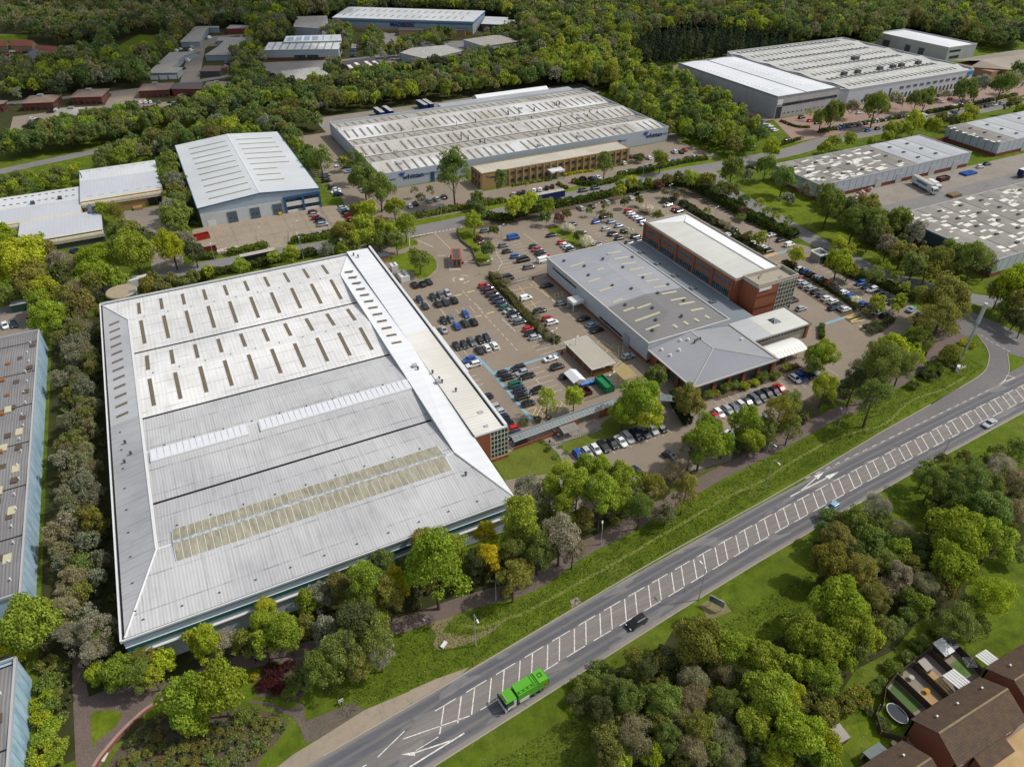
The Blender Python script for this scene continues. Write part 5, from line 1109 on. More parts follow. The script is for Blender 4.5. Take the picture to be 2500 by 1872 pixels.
quadb('trade_unit_block', 'small flat roofed brick unit with a pale door under bare trees', 'trade units', "10 235,310 275,272 480,275 460,305", 4, BRICKD, FARR)
quadb('trade_unit_block', 'zigzag flat roofed trade units at the right of the estate lane', 'trade units', "10 0,595 150,500 210,440 130,440 150,402 460,402 300,590", 4, W1, FARR)
quadb('trade_unit_block', 'low dark fronted workshop with a brown roof edge and small shopfront', 'trade units', "00 2150,770 10 0,712 190,712 155,768", 3.6, DGREY, simple('roof_rustbrown', '#6e5a54'))
HIPM = roofmat('roof_hip_brown', '#7c6a5e', '#6a5b52', 'X', .8, .1, dirt=.2)
def hipb(label, pts, z, roof=HIPM):
    f = S(pts, z); f = [f[0], f[1], f[2]]; d4 = fourth(f[0], f[1], f[2]); c = [f[0], f[1], f[2], d4]
    area = sum(c[i-1][0]*c[i][1]-c[i][0]*c[i-1][1] for i in range(4))
    if area < 0: c = c[::-1]
    p = bld('office_unit', label, 'offices', c, grow=1.5)
    g = grow_(c, .8); cx = sum(q[0] for q in c)/4; cy = sum(q[1] for q in c)/4
    part(p, 'wall', BRICKD, lambda m: m.prism(c, 0, z))
    part(p, 'roof', roof, lambda m: [m.slab([(*g[i], z), (*g[(i+1) % 4], z), (cx+(g[(i+1) % 4][0]-cx)*.12, cy+(g[(i+1) % 4][1]-cy)*.12, z+1.8), (cx+(g[i][0]-cx)*.12, cy+(g[i][1]-cy)*.12, z+1.8)], .15) for i in range(4)])
    part(p, 'roof_lantern', simple('lantern', '#7f8584') if 'lantern' not in bpy.data.materials else bpy.data.materials['lantern'], lambda m: m.prism([(cx+(q[0]-cx)*.16, cy+(q[1]-cy)*.16) for q in g], z+1.5, z+2.6))
    a, b = f[0], f[1]; facade(p, a, b, .5, 2.2, 5, GLASS); facade(p, f[1], f[2], .4, z-.4, 6, GLASS, 'window', .45)
    return p
hipb('dark red brick office with a hipped brown roof, nearest the left edge in the estate', "00 230,1115 560,1100 655,1020", 4.5)
hipb('dark red brick office with a hipped brown roof, beside the estate lane junction', "00 760,1050 1085,1040 1165,960", 4.5)
hipb('dark red brick office with a pale roof, in front of its brown roofed neighbours', "00 560,1260 900,1245 990,1155", 4.5, FARR)
hipb('dark red brick office with a hipped brown roof behind the parked white cars', "00 1490,980 1810,965 1860,895", 4.5)
hipb('dark red brick office with a hipped roof half hidden by the green belt', "00 1290,1200 1600,1200 1680,1135", 4.5)
hipb('dark red brick office with a stained pinkish roof and blue lantern', "10 -20,965 240,960 285,880", 4.5, simple('roof_pinkish', '#8f7f7a', .9, c2='#76655f', sc=.4))
hipb('dark red brick office cut by the left edge of the picture', "00 -220,1150 20,1120 60,1090", 4.5)
quadb('office_unit', 'long dark roofed brick row with small white skylights in the estate', 'offices', "00 1845,960 1860,900 10 -20,885 -40,960", 4.2, BRICKD, simple('roof_long_dark', '#5f5553'))
# farm group
TILE = simple('clay_tile_far', '#8a5040', .9, c2='#6e4236', sc=.6)
def ridge_house(label, pts, z, rise, roofm, wallm, name='barn', cat='barn', grow=1.5):
    c = S(pts, z); c = [c[0], c[1], c[2], fourth(*c[:3])]
    area = sum(c[i-1][0]*c[i][1]-c[i][0]*c[i-1][1] for i in range(4))
    if area < 0: c = [c[1], c[0], c[3], c[2]]
    p = bld(name, label, cat, c, grow=grow); g = grow_(c, .3)
    m1, m2 = lerp(g[1], g[2], .5), lerp(g[3], g[0], .5)
    part(p, 'roof', roofm, lambda m: (m.slab([(*g[0], z), (*g[1], z), (*m1, z+rise), (*m2, z+rise)], .15), m.slab([(*g[2], z), (*g[3], z), (*m2, z+rise), (*m1, z+rise)], .15)))
    n1, n2 = lerp(c[1], c[2], .5), lerp(c[3], c[0], .5)
    part(p, 'wall', wallm, lambda m: (m.prism(c, 0, z-.16), m.face([(*c[1], z-.2), (*c[2], z-.2), (*n1, z+rise-.3)]), m.face([(*c[3], z-.2), (*c[0], z-.2), (*n2, z+rise-.3)])))
    return p, c
STONE = simple('farm_stone', '#8c8168', .9)
ridge_house('red tiled stone barn with a dark doorway at the far left', "00 110,495 340,500 390,465", 4, 3, TILE, STONE)
ridge_house('red tiled farm barn cut by the left edge', "00 -200,500 70,500 105,465", 4, 3, TILE, STONE)
ridge_house('red tiled barn running behind the slate roofed barn', "00 380,560 610,575 640,520", 3.5, 3, TILE, STONE)
ridge_house('grey slate roofed farm building in front of the red barns', "00 260,600 370,632 580,572", 3, 2, simple('slate_far', '#626a73'), BRICKD)
ridge_house('long dark roofed farm range behind the trees', "00 615,580 1000,560 1010,480", 3, 2, FARD, STONE)
ridge_house('small white gabled cottage with a slate roof', "00 180,700 300,705 345,660", 3, 2, bpy.data.materials['slate_far'], WHITE, 'cottage', 'house')
# silver units
SV = roofmat('roof_silver', '#c6c9cb', '#b2b5b6', 'X', 5.5, .08, dirt=.3, dirtc='#7c7468')
a, b, cc = S("10 640,540 1440,530 1475,440", 6.2)
p, c = quadb('industrial_unit', 'silver clad unit with banded white roof and red brick base behind the car park trees', 'factory', "10 640,540 1440,530 1472,440 690,460", 7, simple('silver_wall', '#a3adb2', .5), SV)
a, b, c2, d = S("10 640,540 1440,530 1472,440 690,460", 7)
facade(p, a, b, 0, 1.7, 1, BRICKD, 'brick_base', 1.0, .1); A, B = lerp(a, b, .38), lerp(a, b, .73)
facade(p, A, B, .4, 3.2, 2, GLASS, 'window', .85, .3)
for i in range(9):
    q0, q1 = lerp(a, b, .1+.1*i), lerp(d, c2, .1+.1*i)
    part(p, 'rooflight', bpy.data.materials['slot_grey'], lambda m: ln(m, q0, q1, 1.1, 7.03))
p2, c = quadb('industrial_unit', 'upper rear bay of the silver clad unit with blue rooflights', 'factory', "10 850,455 1472,438 1462,375 880,392", 8.2, bpy.data.materials['silver_wall'], SV)
a, b, c2, d = S("10 850,455 1472,438 1462,375 880,392", 8.2)
for i in range(6): 
    f = .1+.145*i; part(p2, 'rooflight', simple('panel_blue', '#7f90a4', .3) if 'panel_blue' not in bpy.data.materials else bpy.data.materials['panel_blue'], lambda m: ln(m, lerp(lerp(a, b, f), lerp(d, c2, f), .15), lerp(lerp(a, b, f), lerp(d, c2, f), .85), 4.5 if i < 4 else 1, 8.24))
# madison
ma, mb_, mc, md = S("10 1375,190 20 680,235 810,120 10 1550,75", 10)
p, c = quadb('distribution_building', 'long grey blue striped warehouse with MADISON lettering against the far woods', 'warehouse', "10 1375,190 20 680,235 810,120 10 1550,75", 10, simple('madison_wall', '#8f979f', .5), roofmat('roof_madison', '#c3c6c7', '#b5b9ba', 'X', 6, .05, dirt=.15))
facade(p, ma, mb_, 7.3, 8.5, 1, simple('madison_blue', '#2f6f9f', .4), 'blue_stripe', 1.0, .12); facade(p, mb_, mc, 8.0, 9.2, 1, bpy.data.materials['madison_blue'], 'blue_stripe', 1.0, .12); facade(p, ma, mb_, 0, 2.2, 1, BRICKY, 'brick_base', .99, .14)
for r in (.28, .72):
    for i in range(18):
        q0 = lerp(lerp(ma, mb_, .05+.05*i), lerp(md, mc, .05+.05*i), r-.1); q1 = lerp(lerp(ma, mb_, .05+.05*i+.005), lerp(md, mc, .05+.05*i+.005), r+.1)
        part(p, 'rooflight', bpy.data.materials['slot_grey'], lambda m: ln(m, q0, q1, 1.3, 10.05))
dx, dy = mb_[0]-ma[0], mb_[1]-ma[1]; mang = math.atan2(dy, dx); q = lerp(ma, mb_, .415); L = math.hypot(dx, dy)
text(p, 'MADISON', 4.0, (q[0]+dy/L*.5, q[1]-dx/L*.5, 4.6), TX, (R(90), 0, mang), .05, sx=1.15)
q = lerp(ma, mb_, .53)
part(p, 'emblem', RED, lambda m: [m.tube((q[0]+dx/L*k+dy/L*.5, q[1]+dy/L*k-dx/L*.5, 8.4-abs(1.5-k)), (q[0]+dx/L*(k+1)+dy/L*.5, q[1]+dy/L*(k+1)-dx/L*.5, 4.9), .35, k=4) for k in (0, 1.6)])
quadb('industrial_unit', 'white roofed rear extension at the right end of the striped warehouse', 'warehouse', "20 775,258 1045,270 1060,190 820,180", 6, DGREY, roofmat('roof_ext2', '#bdbfc0', '#b0b2b3', 'X', 8, .08, dirt=.1))
ridge_house('pale gabled store at the end of the white roofed extension', "20 1045,265 1180,268 1150,240", 5, 2.5, WGREY, WGREY, 'store_building', 'store')
quadb('office_unit', 'low brick and glass offices in front of the striped warehouse', 'offices', "20 -120,330 600,330 610,285 -100,270", 4.5, BRICKY, DGREY)
quadb('industrial_unit', 'silver building with stepped roof and dark band behind the silver unit', 'factory', "10 955,290 1240,310 1325,250 1315,172 1000,180", 7, bpy.data.materials['silver_wall'], FARR)
quadb('industrial_unit', 'low mottled white roofed unit behind the bare saplings', 'factory', "10 820,770 1220,725 1390,835 940,905", 5.5, BRICKY, simple('roof_mottled', '#bdbcb9', .8, c2='#6f6a60', sc=.5))
quadb('industrial_unit', 'black roofed unit with white rooflights behind the bare saplings', 'factory', "10 1450,665 1810,620 1965,715 1610,757", 6, simple('unit_cream', '#a9a48c'), FARD)
for i, s_ in enumerate(("10 1530,705 1570,702 1610,745 1570,748", "10 1605,680 1640,677 1700,722 1660,728", "10 1715,665 1750,662 1810,708 1770,712", "10 1800,662 1835,660 1895,705 1860,710")):
    c = S(s_, 6.1); mb = MB(); mb.prism(c, 6.0, 6.25); o = mb.done('rooflight', PATCHW, bpy.data.objects['industrial_unit.004'] if 'industrial_unit.004' in bpy.data.objects else p)
quadb('industrial_unit', 'grey mottled roof half hidden behind bare saplings, left of the pair', 'factory', "20 -100,570 20,520 390,488 560,550 200,640", 5.5, bpy.data.materials['silver_wall'], bpy.data.materials['roof_mottled'])
quadb('industrial_unit', 'grey mottled roof half hidden behind bare saplings, right of the pair', 'factory', "20 580,430 950,375 1180,445 800,500", 5.5, bpy.data.materials['silver_wall'], FARR)
quadb('industrial_unit', 'small white roof showing through the belt beside the estate lane', 'factory', "00 1640,1270 1810,1260 1900,1210 1720,1190", 4, BRICKD, PATCHW)
# ---- houses bottom right ----
HT = NT('house_tiles', .9, .1); b = HT.mix(HT.ramp(HT.noise(.8, 5, .7), .35, .65), hx('#514640'), hx('#64523f'))
b = HT.mix(HT.math('MULTIPLY', HT.math('MAXIMUM', HT.line('Y', .34, .09), HT.line('X', .3, .05)), .4), b, hx('#3a2d28'))
b = HT.mix(HT.math('MULTIPLY', HT.ramp(HT.noise(6, 3, .8), .62, .7), .5), b, hx('#a89d90')); HT = HT.col(b)
def house(label, x0, x1, y0, y1, ze, zr_, yr=None):
    p = bld('house', label, 'house', rect(x0, x1, y0, y1)); ym = yr or (y0+y1)/2
    part(p, 'wall', BRICKH, lambda m: (m.face([(x0+.3, y0+.3, 0), (x0+.3, y1-.3, 0), (x0+.3, y1-.3, ze), (x0+.3, ym, zr_-.25), (x0+.3, y0+.3, ze)][::-1]), m.face([(x1-.3, y0+.3, 0), (x1-.3, y1-.3, 0), (x1-.3, y1-.3, ze), (x1-.3, ym, zr_-.25), (x1-.3, y0+.3, ze)]), m.box(x0+.3, x1-.3, y0+.3, y0+.6, 0, ze), m.box(x0+.3, x1-.3, y1-.6, y1-.3, 0, ze)))
    part(p, 'roof', HT, lambda m: (m.slab([(x0, y0, ze-.1), (x1, y0, ze-.1), (x1, ym, zr_), (x0, ym, zr_)], .18), m.slab([(x0, ym, zr_), (x1, ym, zr_), (x1, y1, ze-.1), (x0, y1, ze-.1)], .18)))
    part(p, 'ridge_tiles', simple('ridge_tile', '#9a8a6c', .9, c2='#75634c', sc=2) if 'ridge_tile' not in bpy.data.materials else bpy.data.materials['ridge_tile'], lambda m: [m.tube((x0+.5*i, ym, zr_), (x0+.5*i+.46, ym, zr_), .16, k=6) for i in range(int((x1-x0)/.5))])
    part(p, 'roof_vent', WHITE, lambda m: [m.box(x, x+.3, (ym+y1)/2, (ym+y1)/2+.3, (ze+zr_)/2, (ze+zr_)/2+.3) for x in (x0+3, x0+8, x1-3) if x < x1])
    for i in range(max(1, int((x1-x0)/4))): winb(p, 'x', y0+.3, x0+1.2+4*i, x0+2.6+4*i, 3, 4.2, 2, -1, GLASS, WHITE)
    return p
house('long brown tiled terrace of houses at the bottom right corner', 87.0, 104.2, 17.6, 26.3, 5, 7.6, 22.1)
house('brown tiled house at the right edge above the terrace', 106.6, 122, 18.2, 27, 5, 7.4, 22.6)
house('brown tiled house at the bottom edge below the shed garden', 66, 82.8, 15.4, 24.5, 5, 7.5, 20)
p = th('porch', 'glazed front porch with a tiled canopy on the terrace', 'porch', (95, 16.9, 0)); part(p, 'roof', HT, lambda m: m.slab([(92, 15.5, 2.6), (99.5, 15.5, 2.6), (99.5, 17.8, 3.3), (92, 17.8, 3.3)], .12)); part(p, 'glazing', GLASS, lambda m: m.box(97, 98.5, 15.8, 17.6, 0, 2.5)); part(p, 'wall', BRICKH, lambda m: m.box(92.3, 96.8, 16, 17.6, 0, 2.6))
def fence(label, pts, h=1.8, mat=None, cat='fence', w=.08):
    p = th('garden_fence', label, cat, (*pts[0], 0)); mb = MB()
    for a, b in zip(pts, pts[1:]):
        L = math.hypot(b[0]-a[0], b[1]-a[1]); an = math.atan2(b[1]-a[1], b[0]-a[0]); mb.obox((a[0]+b[0])/2, (a[1]+b[1])/2, L-.1, w, 0, h, an)
    mb.done('fence_panel', mat or FENCEW, p)
    for i, a in enumerate(pts[:12]): part(p, 'fence_post', simple('post_grey', '#8a8070') if 'post_grey' not in bpy.data.materials else bpy.data.materials['post_grey'], lambda m: m.obox(a[0], a[1], .14, .14, 0, h+.1))
fence('timber fence on the left of the trampoline garden', [(86.4, 25), (83.5, 27.8), (85.2, 30.4), (87.0, 31.2)], 1.5)
fence('back timber fence of the terrace gardens', [(87.2, 30.8), (90.5, 33), (94.4, 34), (99.1, 34.4), (104.5, 34.9), (109.8, 35.6), (114, 36)])
for lab, x0, y0, x1, y1 in (('grey fence between trampoline garden and artificial lawn', 90.6, 26.7, 90.5, 32.9), ('fence between artificial lawn and cluttered garden', 94.8, 26.8, 94.5, 33.9), ('fence between cluttered garden and gravel garden', 99.2, 26.8, 99.2, 34.2), ('reddish fence between gravel garden and hot paved garden', 104.2, 27, 104.4, 34.7), ('fence right of the paved garden', 109, 27.5, 109.8, 35.4)):
    fence(lab, [(x0, y0), (x1, y1)], 1.7)
def shed(label, x0, x1, y0, y1, z, roof, wall=FENCEW):
    p = th('garden_shed', label, 'shed', ((x0+x1)/2, (y0+y1)/2, 0)); part(p, 'wall', wall, lambda m: m.box(x0+.1, x1-.1, y0+.1, y1-.1, 0, z-.3)); part(p, 'roof', roof, lambda m: m.slab([(x0, y0, z-.25), (x1, y0, z-.25), (x1, y1, z+.1), (x0, y1, z+.1)], .12))
shed('flat grey roofed garden shed in the bottom left garden', 75.1, 77.7, 29.3, 32, 2.1, FARR, BRICKH)
shed('white roofed garden store in the paved garden', 104.9, 107.5, 32.3, 35.2, 2.3, WHITE)
shed('solar panelled shed roof beside the white garden store', 107.6, 109.2, 32.6, 35.3, 2.2, simple('solar', '#2a3440', .3))
shed('small grey pitched garden shed against the back fence', 99.4, 101.2, 31.8, 33.9, 2.1, FARR)
for lab, x0, x1 in (('cream slatted lean-to roof on the back of the terrace', 101.0, 104), ('cream slatted lean-to roof further right', 109.8, 112.4)):
    p = th('lean_to', lab, 'lean-to', ((x0+x1)/2, 27.8, 0)); part(p, 'roof', WHITE, lambda m: [m.slab([(x0+.62*i, 26.5, 2.6), (x0+.62*i+.5, 26.5, 2.6), (x0+.62*i+.5, 30, 2.2), (x0+.62*i, 30, 2.2)], .06) for i in range(int((x1-x0)/.62)+1)]); part(p, 'post', WHITE, lambda m: [m.box(x, x+.1, 29.8, 29.9, 0, 2.15) for x in (x0+.1, x1-.2)])
p = th('greenhouse', 'glass lean-to roof behind the bottom edge house', 'greenhouse', (79.5, 25.3, 0)); part(p, 'glazing', bpy.data.materials['old_glass'], lambda m: m.slab([(77.4, 24.6, 2.4), (81.2, 24.6, 2.4), (81.2, 26.6, 2), (77.4, 26.6, 2)], .06)); part(p, 'wall', WHITE, lambda m: m.box(77.5, 81.1, 26.3, 26.5, 0, 1.9))
p = th('trampoline', 'oval trampoline with pale rim in the grass garden', 'trampoline', (88.9, 29, 0)); 
def oval(m, rx, ry, z0, z1, cx=88.9, cy=29): m.prism([(cx+rx*math.cos(a*.2618), cy+ry*math.sin(a*.2618)) for a in range(24)], z0, z1)
part(p, 'mat', simple('mat_grey', '#3f434b'), lambda m: oval(m, 1.25, 1.8, .78, .8)); 
def rim(m):
    for a in range(24):
        b = a+1; m.tube((88.9+1.35*math.cos(a*.2618), 29+1.9*math.sin(a*.2618), .8), (88.9+1.35*math.cos(b*.2618), 29+1.9*math.sin(b*.2618), .8), .08, k=5)
part(p, 'rim', WHITE, rim); part(p, 'leg', WGREY, lambda m: [m.tube((88.9+x, 29+y, 0), (88.9+x, 29+y, .8), .04, k=5) for x in (-1, 1) for y in (-1.3, 1.3)])
p = th('rotary_dryer', 'square rotary clothes line over the paved garden lawn', 'clothes line', (108, 29.6, 0)); part(p, 'pole', WGREY, lambda m: m.tube((108, 29.6, 0), (108, 29.6, 1.8), .03)); part(p, 'line_frame', WGREY, lambda m: [m.tube((108+r*math.cos(a), 29.6+r*math.sin(a), 1.9), (108+r*math.cos(a+1.571), 29.6+r*math.sin(a+1.571), 1.9), .02, k=4) for r in (.5, .9, 1.3) for a in (.3, 1.871, 3.44, 5.01)]+[m.tube((108, 29.6, 1.6), (108+1.3*math.cos(a), 29.6+1.3*math.sin(a), 1.9), .02, k=4) for a in (.3, 1.871, 3.44, 5.01)])
for i, (x, y, c_, lab) in enumerate(((97, 32.6, '#b0aca4', 'pale round garden table in the cluttered garden'), (84.2, 25.6, '#c7b9a8', 'round garden table near the bottom edge house'), (97.3, 29.6, '#b98a20', 'yellow garden toy in the cluttered garden'))):
    p = th('garden_table' if i < 2 else 'garden_toy', lab, 'table' if i < 2 else 'toy', (x, y, 0)); part(p, 'top', simple('tabletop%d' % i, c_), lambda m: m.tube((x, y, .62), (x, y, .7), .5, k=12)); part(p, 'leg', DGREY, lambda m: m.tube((x, y, 0), (x, y, .62), .06))
ORD_ = ['first', 'second', 'third', 'fourth', 'fifth', 'sixth', 'seventh', 'eighth', 'ninth']
# ---- yard odds and ends ----
def skip(label, x, y, lx, ly, h, mat, a=0, fill=None):
    p = th('skip', label, 'skip', (x, y, 0)); ca, sa = math.cos(a), math.sin(a)
    def f(m):
        for dx, dy, w, l in ((0, -ly/2, lx, .12), (0, ly/2, lx, .12), (-lx/2, 0, .12, ly), (lx/2, 0, .12, ly)): m.obox(x+dx*ca-dy*sa, y+dx*sa+dy*ca, w+.12, l+.12 if l > 1 else l, .15, h, a)
        m.obox(x, y, lx, ly, 0, .2, a)
        for i in range(5): m.obox(x+(-lx/2+lx*i/4)*ca+ly/2*sa, y+(-lx/2+lx*i/4)*sa-ly/2*ca, .1, .25, .1, h, a)
    part(p, 'body', mat, f)
    if fill: part(p, 'contents', fill, lambda m: m.obox(x, y, lx-.3, ly-.3, .2, h*.75, a))
P = S("41 1330,280 860,625 01 2130,900", .5)
skip('open rusty brown skip beside the white lorry', P[0][0], P[0][1], 6, 2.5, 1.9, simple('skip_brown', '#5b352a'), 0, DGREY)
skip('open dark red skip by the patched shed roof corner', *P[1], 6, 2.5, 1.4, REDD, 0)
P = S("11 10,890 60,1030", .8)
skip('long red skip at the left end of the concrete yard', P[0][0]-2, P[0][1], 6.5, 2.4, 2.0, RED, .1); skip('dark red skip beside the wrapped pallets', P[1][0]-1, P[1][1], 6.2, 2.4, 1.5, REDD, .05)
P = S("21 -0,0 22 2100,830", 1); 
skip('closed green compactor skip beside the blue bins', P[1][0], P[1][1], 2.5, 6, 2.2, GREEN, 0, GREEN)
P = S("22 1900,905", .6); skip('small open brown skip with a board beside the bins', P[0][0], P[0][1], 2.2, 3, 1.3, bpy.data.materials['skip_brown'], 0, None)
for i, q in enumerate(S("22 1865,838 1912,825 1965,808", .7)):
    p = th('wheeled_bin', 'blue wheeled bin, %s of the row by the green compactor' % ('left', 'middle', 'right')[i], 'bin', (*q, 0), group='blue wheeled bins by the compactor'); part(p, 'body', BLUEB, lambda m: m.box(q[0]-.65, q[0]+.65, q[1]-.55, q[1]+.55, .1, 1.15)); part(p, 'lid', simple('lid_paleblue', '#5f8fd0') if not i else bpy.data.materials['lid_paleblue'], lambda m: m.box(q[0]-.7, q[0]+.7, q[1]-.6, q[1]+.6, 1.16, 1.28))
q = S("22 1780,760", 1.5)[0]
p = th('gazebo', 'white fabric tent shelter at the edge of the car park by the bins', 'gazebo', (*q, 0)); part(p, 'cover', bpy.data.materials['tent_white'], lambda m: (m.slab([(q[0]-2, q[1]-2.8, 2.0), (q[0], q[1]-2.8, 2.9), (q[0], q[1]+2.8, 2.9), (q[0]-2, q[1]+2.8, 2.0)][::1], .08), m.slab([(q[0], q[1]-2.8, 2.9), (q[0]+2, q[1]-2.8, 2.0), (q[0]+2, q[1]+2.8, 2.0), (q[0], q[1]+2.8, 2.9)], .08))); part(p, 'leg', WGREY, lambda m: [m.tube((q[0]+a, q[1]+b, 0), (q[0]+a, q[1]+b, 2), .05, k=5) for a in (-1.9, 1.9) for b in (-2.7, 2.7)])
P = S("11 150,1050 460,1000", .6)
bag = simple('wrapped_pallet', '#c9bcb0', .7, c2='#a7928a', sc=2); grp = 'wrapped pallets along the yard hedge'
for i in range(9):
    for j in range(2):
        x = P[0][0]+(P[1][0]-P[0][0])*i/8; y = P[0][1]+(P[1][1]-P[0][1])*i/8-j*1.5
        p = th('wrapped_pallet', 'pale wrapped pallet, %s from left in the %s line behind the yard hedge' % (ORD_[i], ('back', 'front')[j]), 'pallet', (x, y, 0), group=grp); part(p, 'load', bag, lambda m: m.box(x-.6, x+.6, y-.55, y+.55, .15, .95+.12*((i+j) % 3))); part(p, 'base', WOOD, lambda m: m.box(x-.62, x+.62, y-.57, y+.57, 0, .14))
P = S("41 430,450 470,430 510,410 550,400 480,470 400,480", .5); r_ = random.Random(3)
for i, q in enumerate(P):
    p = th('pallet_stack', 'untidy pallet and crate stack by the patched units, %s from left' % ORD_[sorted(P).index(q)], 'pallets', (*q, 0), group='crates by the patched units'); part(p, 'crates', bag if i % 2 else WOOD, lambda m: [m.obox(q[0]+r_.uniform(-.6, .6), q[1]+r_.uniform(-.6, .6), 1.2, 1, .1+.6*k, .7+.6*k, r_.uniform(-.2, .2)) for k in range(3)])
P = S("41 1560,220 1640,180", .5)
p = th('steel_stack', 'stack of blue steel racking lying in the loading yard', 'racking', (*P[0], 0)); part(p, 'beams', BLUEB, lambda m: [m.box(P[0][0]-1, P[0][0]+7, P[0][1]-2+.45*i, P[0][1]-1.75+.45*i, 0, .9) for i in range(9)])
p = th('timber_stack', 'stack of brown timber boards at the shed corner', 'timber', (*S("41 1450,460")[0], 0)); q = S("41 1450,460")[0]; part(p, 'boards', simple('boards', '#7c6a4a'), lambda m: [m.box(q[0]-3, q[0]+3, q[1]-1.6+.7*i, q[1]-1+.7*i, 0, 1.2) for i in range(5)])
P = S("11 2040,1220 2140,1320", 1.2)
for i, q in enumerate(P):
    p = th('chiller_unit', ('white boxed chiller unit behind the pump house', 'longer white boxed chiller unit nearer the warehouse wall')[i], 'chiller', (*q, 0)); part(p, 'casing', WHITE, lambda m: m.box(q[0]-1.2-.4*i, q[0]+1.2+.4*i, q[1]-1.5-i, q[1]+1.5+i, .1, 2.2)); part(p, 'fan', DGREY, lambda m: [m.tube((q[0], q[1]+k, 2.2), (q[0], q[1]+k, 2.3), .45, k=10) for k in ((-.7, .7) if not i else (-1.6, 0, 1.6))])
p = th('container', 'long dark green cabin with pale roof above the left car park', 'cabin', (*S("01 230,1640")[0], 0)); a, b, c_ = S("01 115,1605 355,1560 350,1600", 2.6)
part(p, 'body', simple('cabin_green', '#2c4a3e'), lambda m: m.box(a[0], b[0], a[1]-2.8, a[1], 0, 2.6)); part(p, 'roof', WGREY, lambda m: m.box(a[0]-.1, b[0]+.1, a[1]-2.9, a[1]+.1, 2.6, 2.8))
foot(rect(a[0]-8, b[0]+1, a[1]-14, a[1]+2))
ground('car_park', [(a[0]-30, a[1]-3), (b[0]+2, a[1]-3), (b[0]+3, 225), (a[0]-30, 225)], PAVE2, 4)
# ---- mast, lamp posts, signs, barriers ----
p = th('telecom_mast', 'tall pale grey telecom mast beside white equipment cabinets on the grass corner', 'mast', (193.6, 95.4, 0))
part(p, 'pole', simple('mast_grey', '#a9adb0', .5), lambda m: m.tube((193.6, 95.4, 0), (193.6, 95.4, 14.5), .36, .28, k=12)); part(p, 'antenna_shroud', simple('mast_shroud', '#b9bcbe', .5), lambda m: m.tube((193.6, 95.4, 14.5), (193.6, 95.4, 21), .5, k=12))
part(p, 'base', WHITE, lambda m: m.box(191.6, 195.2, 94.0, 96.4, 0, .12))
for i, (x, y, w, h) in enumerate(((191.0, 93.9, 1.6, 1.7), (192.4, 94.6, 1.3, 1.5), (194.9, 96.3, 1.5, 1.6))):
    q = th('equipment_cabinet', 'white telecom cabinet, %s of three at the mast foot' % ('leftmost', 'middle', 'rightmost')[i], 'cabinet', (x, y, 0), group='cabinets at the mast foot'); part(q, 'casing', WHITE, lambda m: m.obox(x, y, w, .8, .1, h, .5)); part(q, 'plinth', WGREY, lambda m: m.obox(x, y, w+.1, .9, 0, .1, .5))
def lamp(label, x, y, h, a, arm=1.4, double=False, group='street lamps', mat=None):
    p = th('street_lamp', label, 'street lamp', (x, y, 0), group=group); mat = mat or bpy.data.materials['mast_grey']
    part(p, 'pole', mat, lambda m: m.tube((x, y, 0), (x, y, h), .1, .06, k=8)); part(p, 'base', WGREY, lambda m: m.tube((x, y, 0), (x, y, 1.2), .14, k=8))
    for s_ in ((0, math.pi) if double else (0,)):
        dx, dy = math.cos(a+s_), math.sin(a+s_); part(p, 'arm', mat, lambda m: m.tube((x, y, h-.05), (x+dx*arm, y+dy*arm, h+.15), .05, k=6)); part(p, 'lamp_head', WHITE, lambda m: m.obox(x+dx*(arm+.35), y+dy*(arm+.35), .8, .3, h+.05, h+.22, a+s_))
for lab, sp_, h, a, dbl in (("by the trodden track beside the dual road, nearest the camera", "24 712,350", 9.8, -1.6, 0), ("between the red footpath and the dual road", "33 1622,305", 9.5, -1.6, 0),
    ("in the scrub below the hatched road", "33 905,1500", 9.5, 1.5, 0), ("near the light green trees by the pavilion car park", "32 1620,1650", 6, -1.5, 0), ("beside the silver coupe on the right of the dual road", "42 1300,1656", 9.5, 1.7, 0),
    ("on the hedge line before the whittan car park", "21 347,690", 8, 0, 0), ("on the green strip right of the side road", "31 2085,795", 8, 3, 0), ("nearest the left pallets in the concrete yard", "11 575,975", 6.5, 0, 0), ("in the middle of the concrete yard", "11 980,905", 6.5, 0, 0), ("at the concrete yard gate by the road", "11 1045,1090", 8, 1.6, 0),
    ("in the shade below the yellow tree by the path", "23 930,1500", 5, 1, 0), ("at the edge of the path shadow behind the trees", "23 2060,900", 5, 1, 0), ("on the path beside the big thin tree", "42 200,1300", 5, 1, 0), ("at the corner of the white block car park", "30 1775,1540", 8, 1, 0), ("beside the long row of parked cars at the white block", "40 225,1520", 8, 1.5, 0), ("along the grass before the blue fronted shed at the top right", "40 860,1260", 8, 1.5, 0), ("on the hedge by the whittan lorry road", "31 300,290", 8, -1.5, 0), ("by the road beyond the round tree", "31 1450,90", 8, -1.5, 0), ("near the trailer parked behind the great warehouse", "11 125,1215", 8, 1.5, 0), ("behind the great warehouse roof edge", "11 1065,1140", 8, 1.5, 0)):
    q = S(sp_)[0]; lamp('slim grey street lamp '+lab, q[0], q[1], h, a, 1.4, bool(dbl))
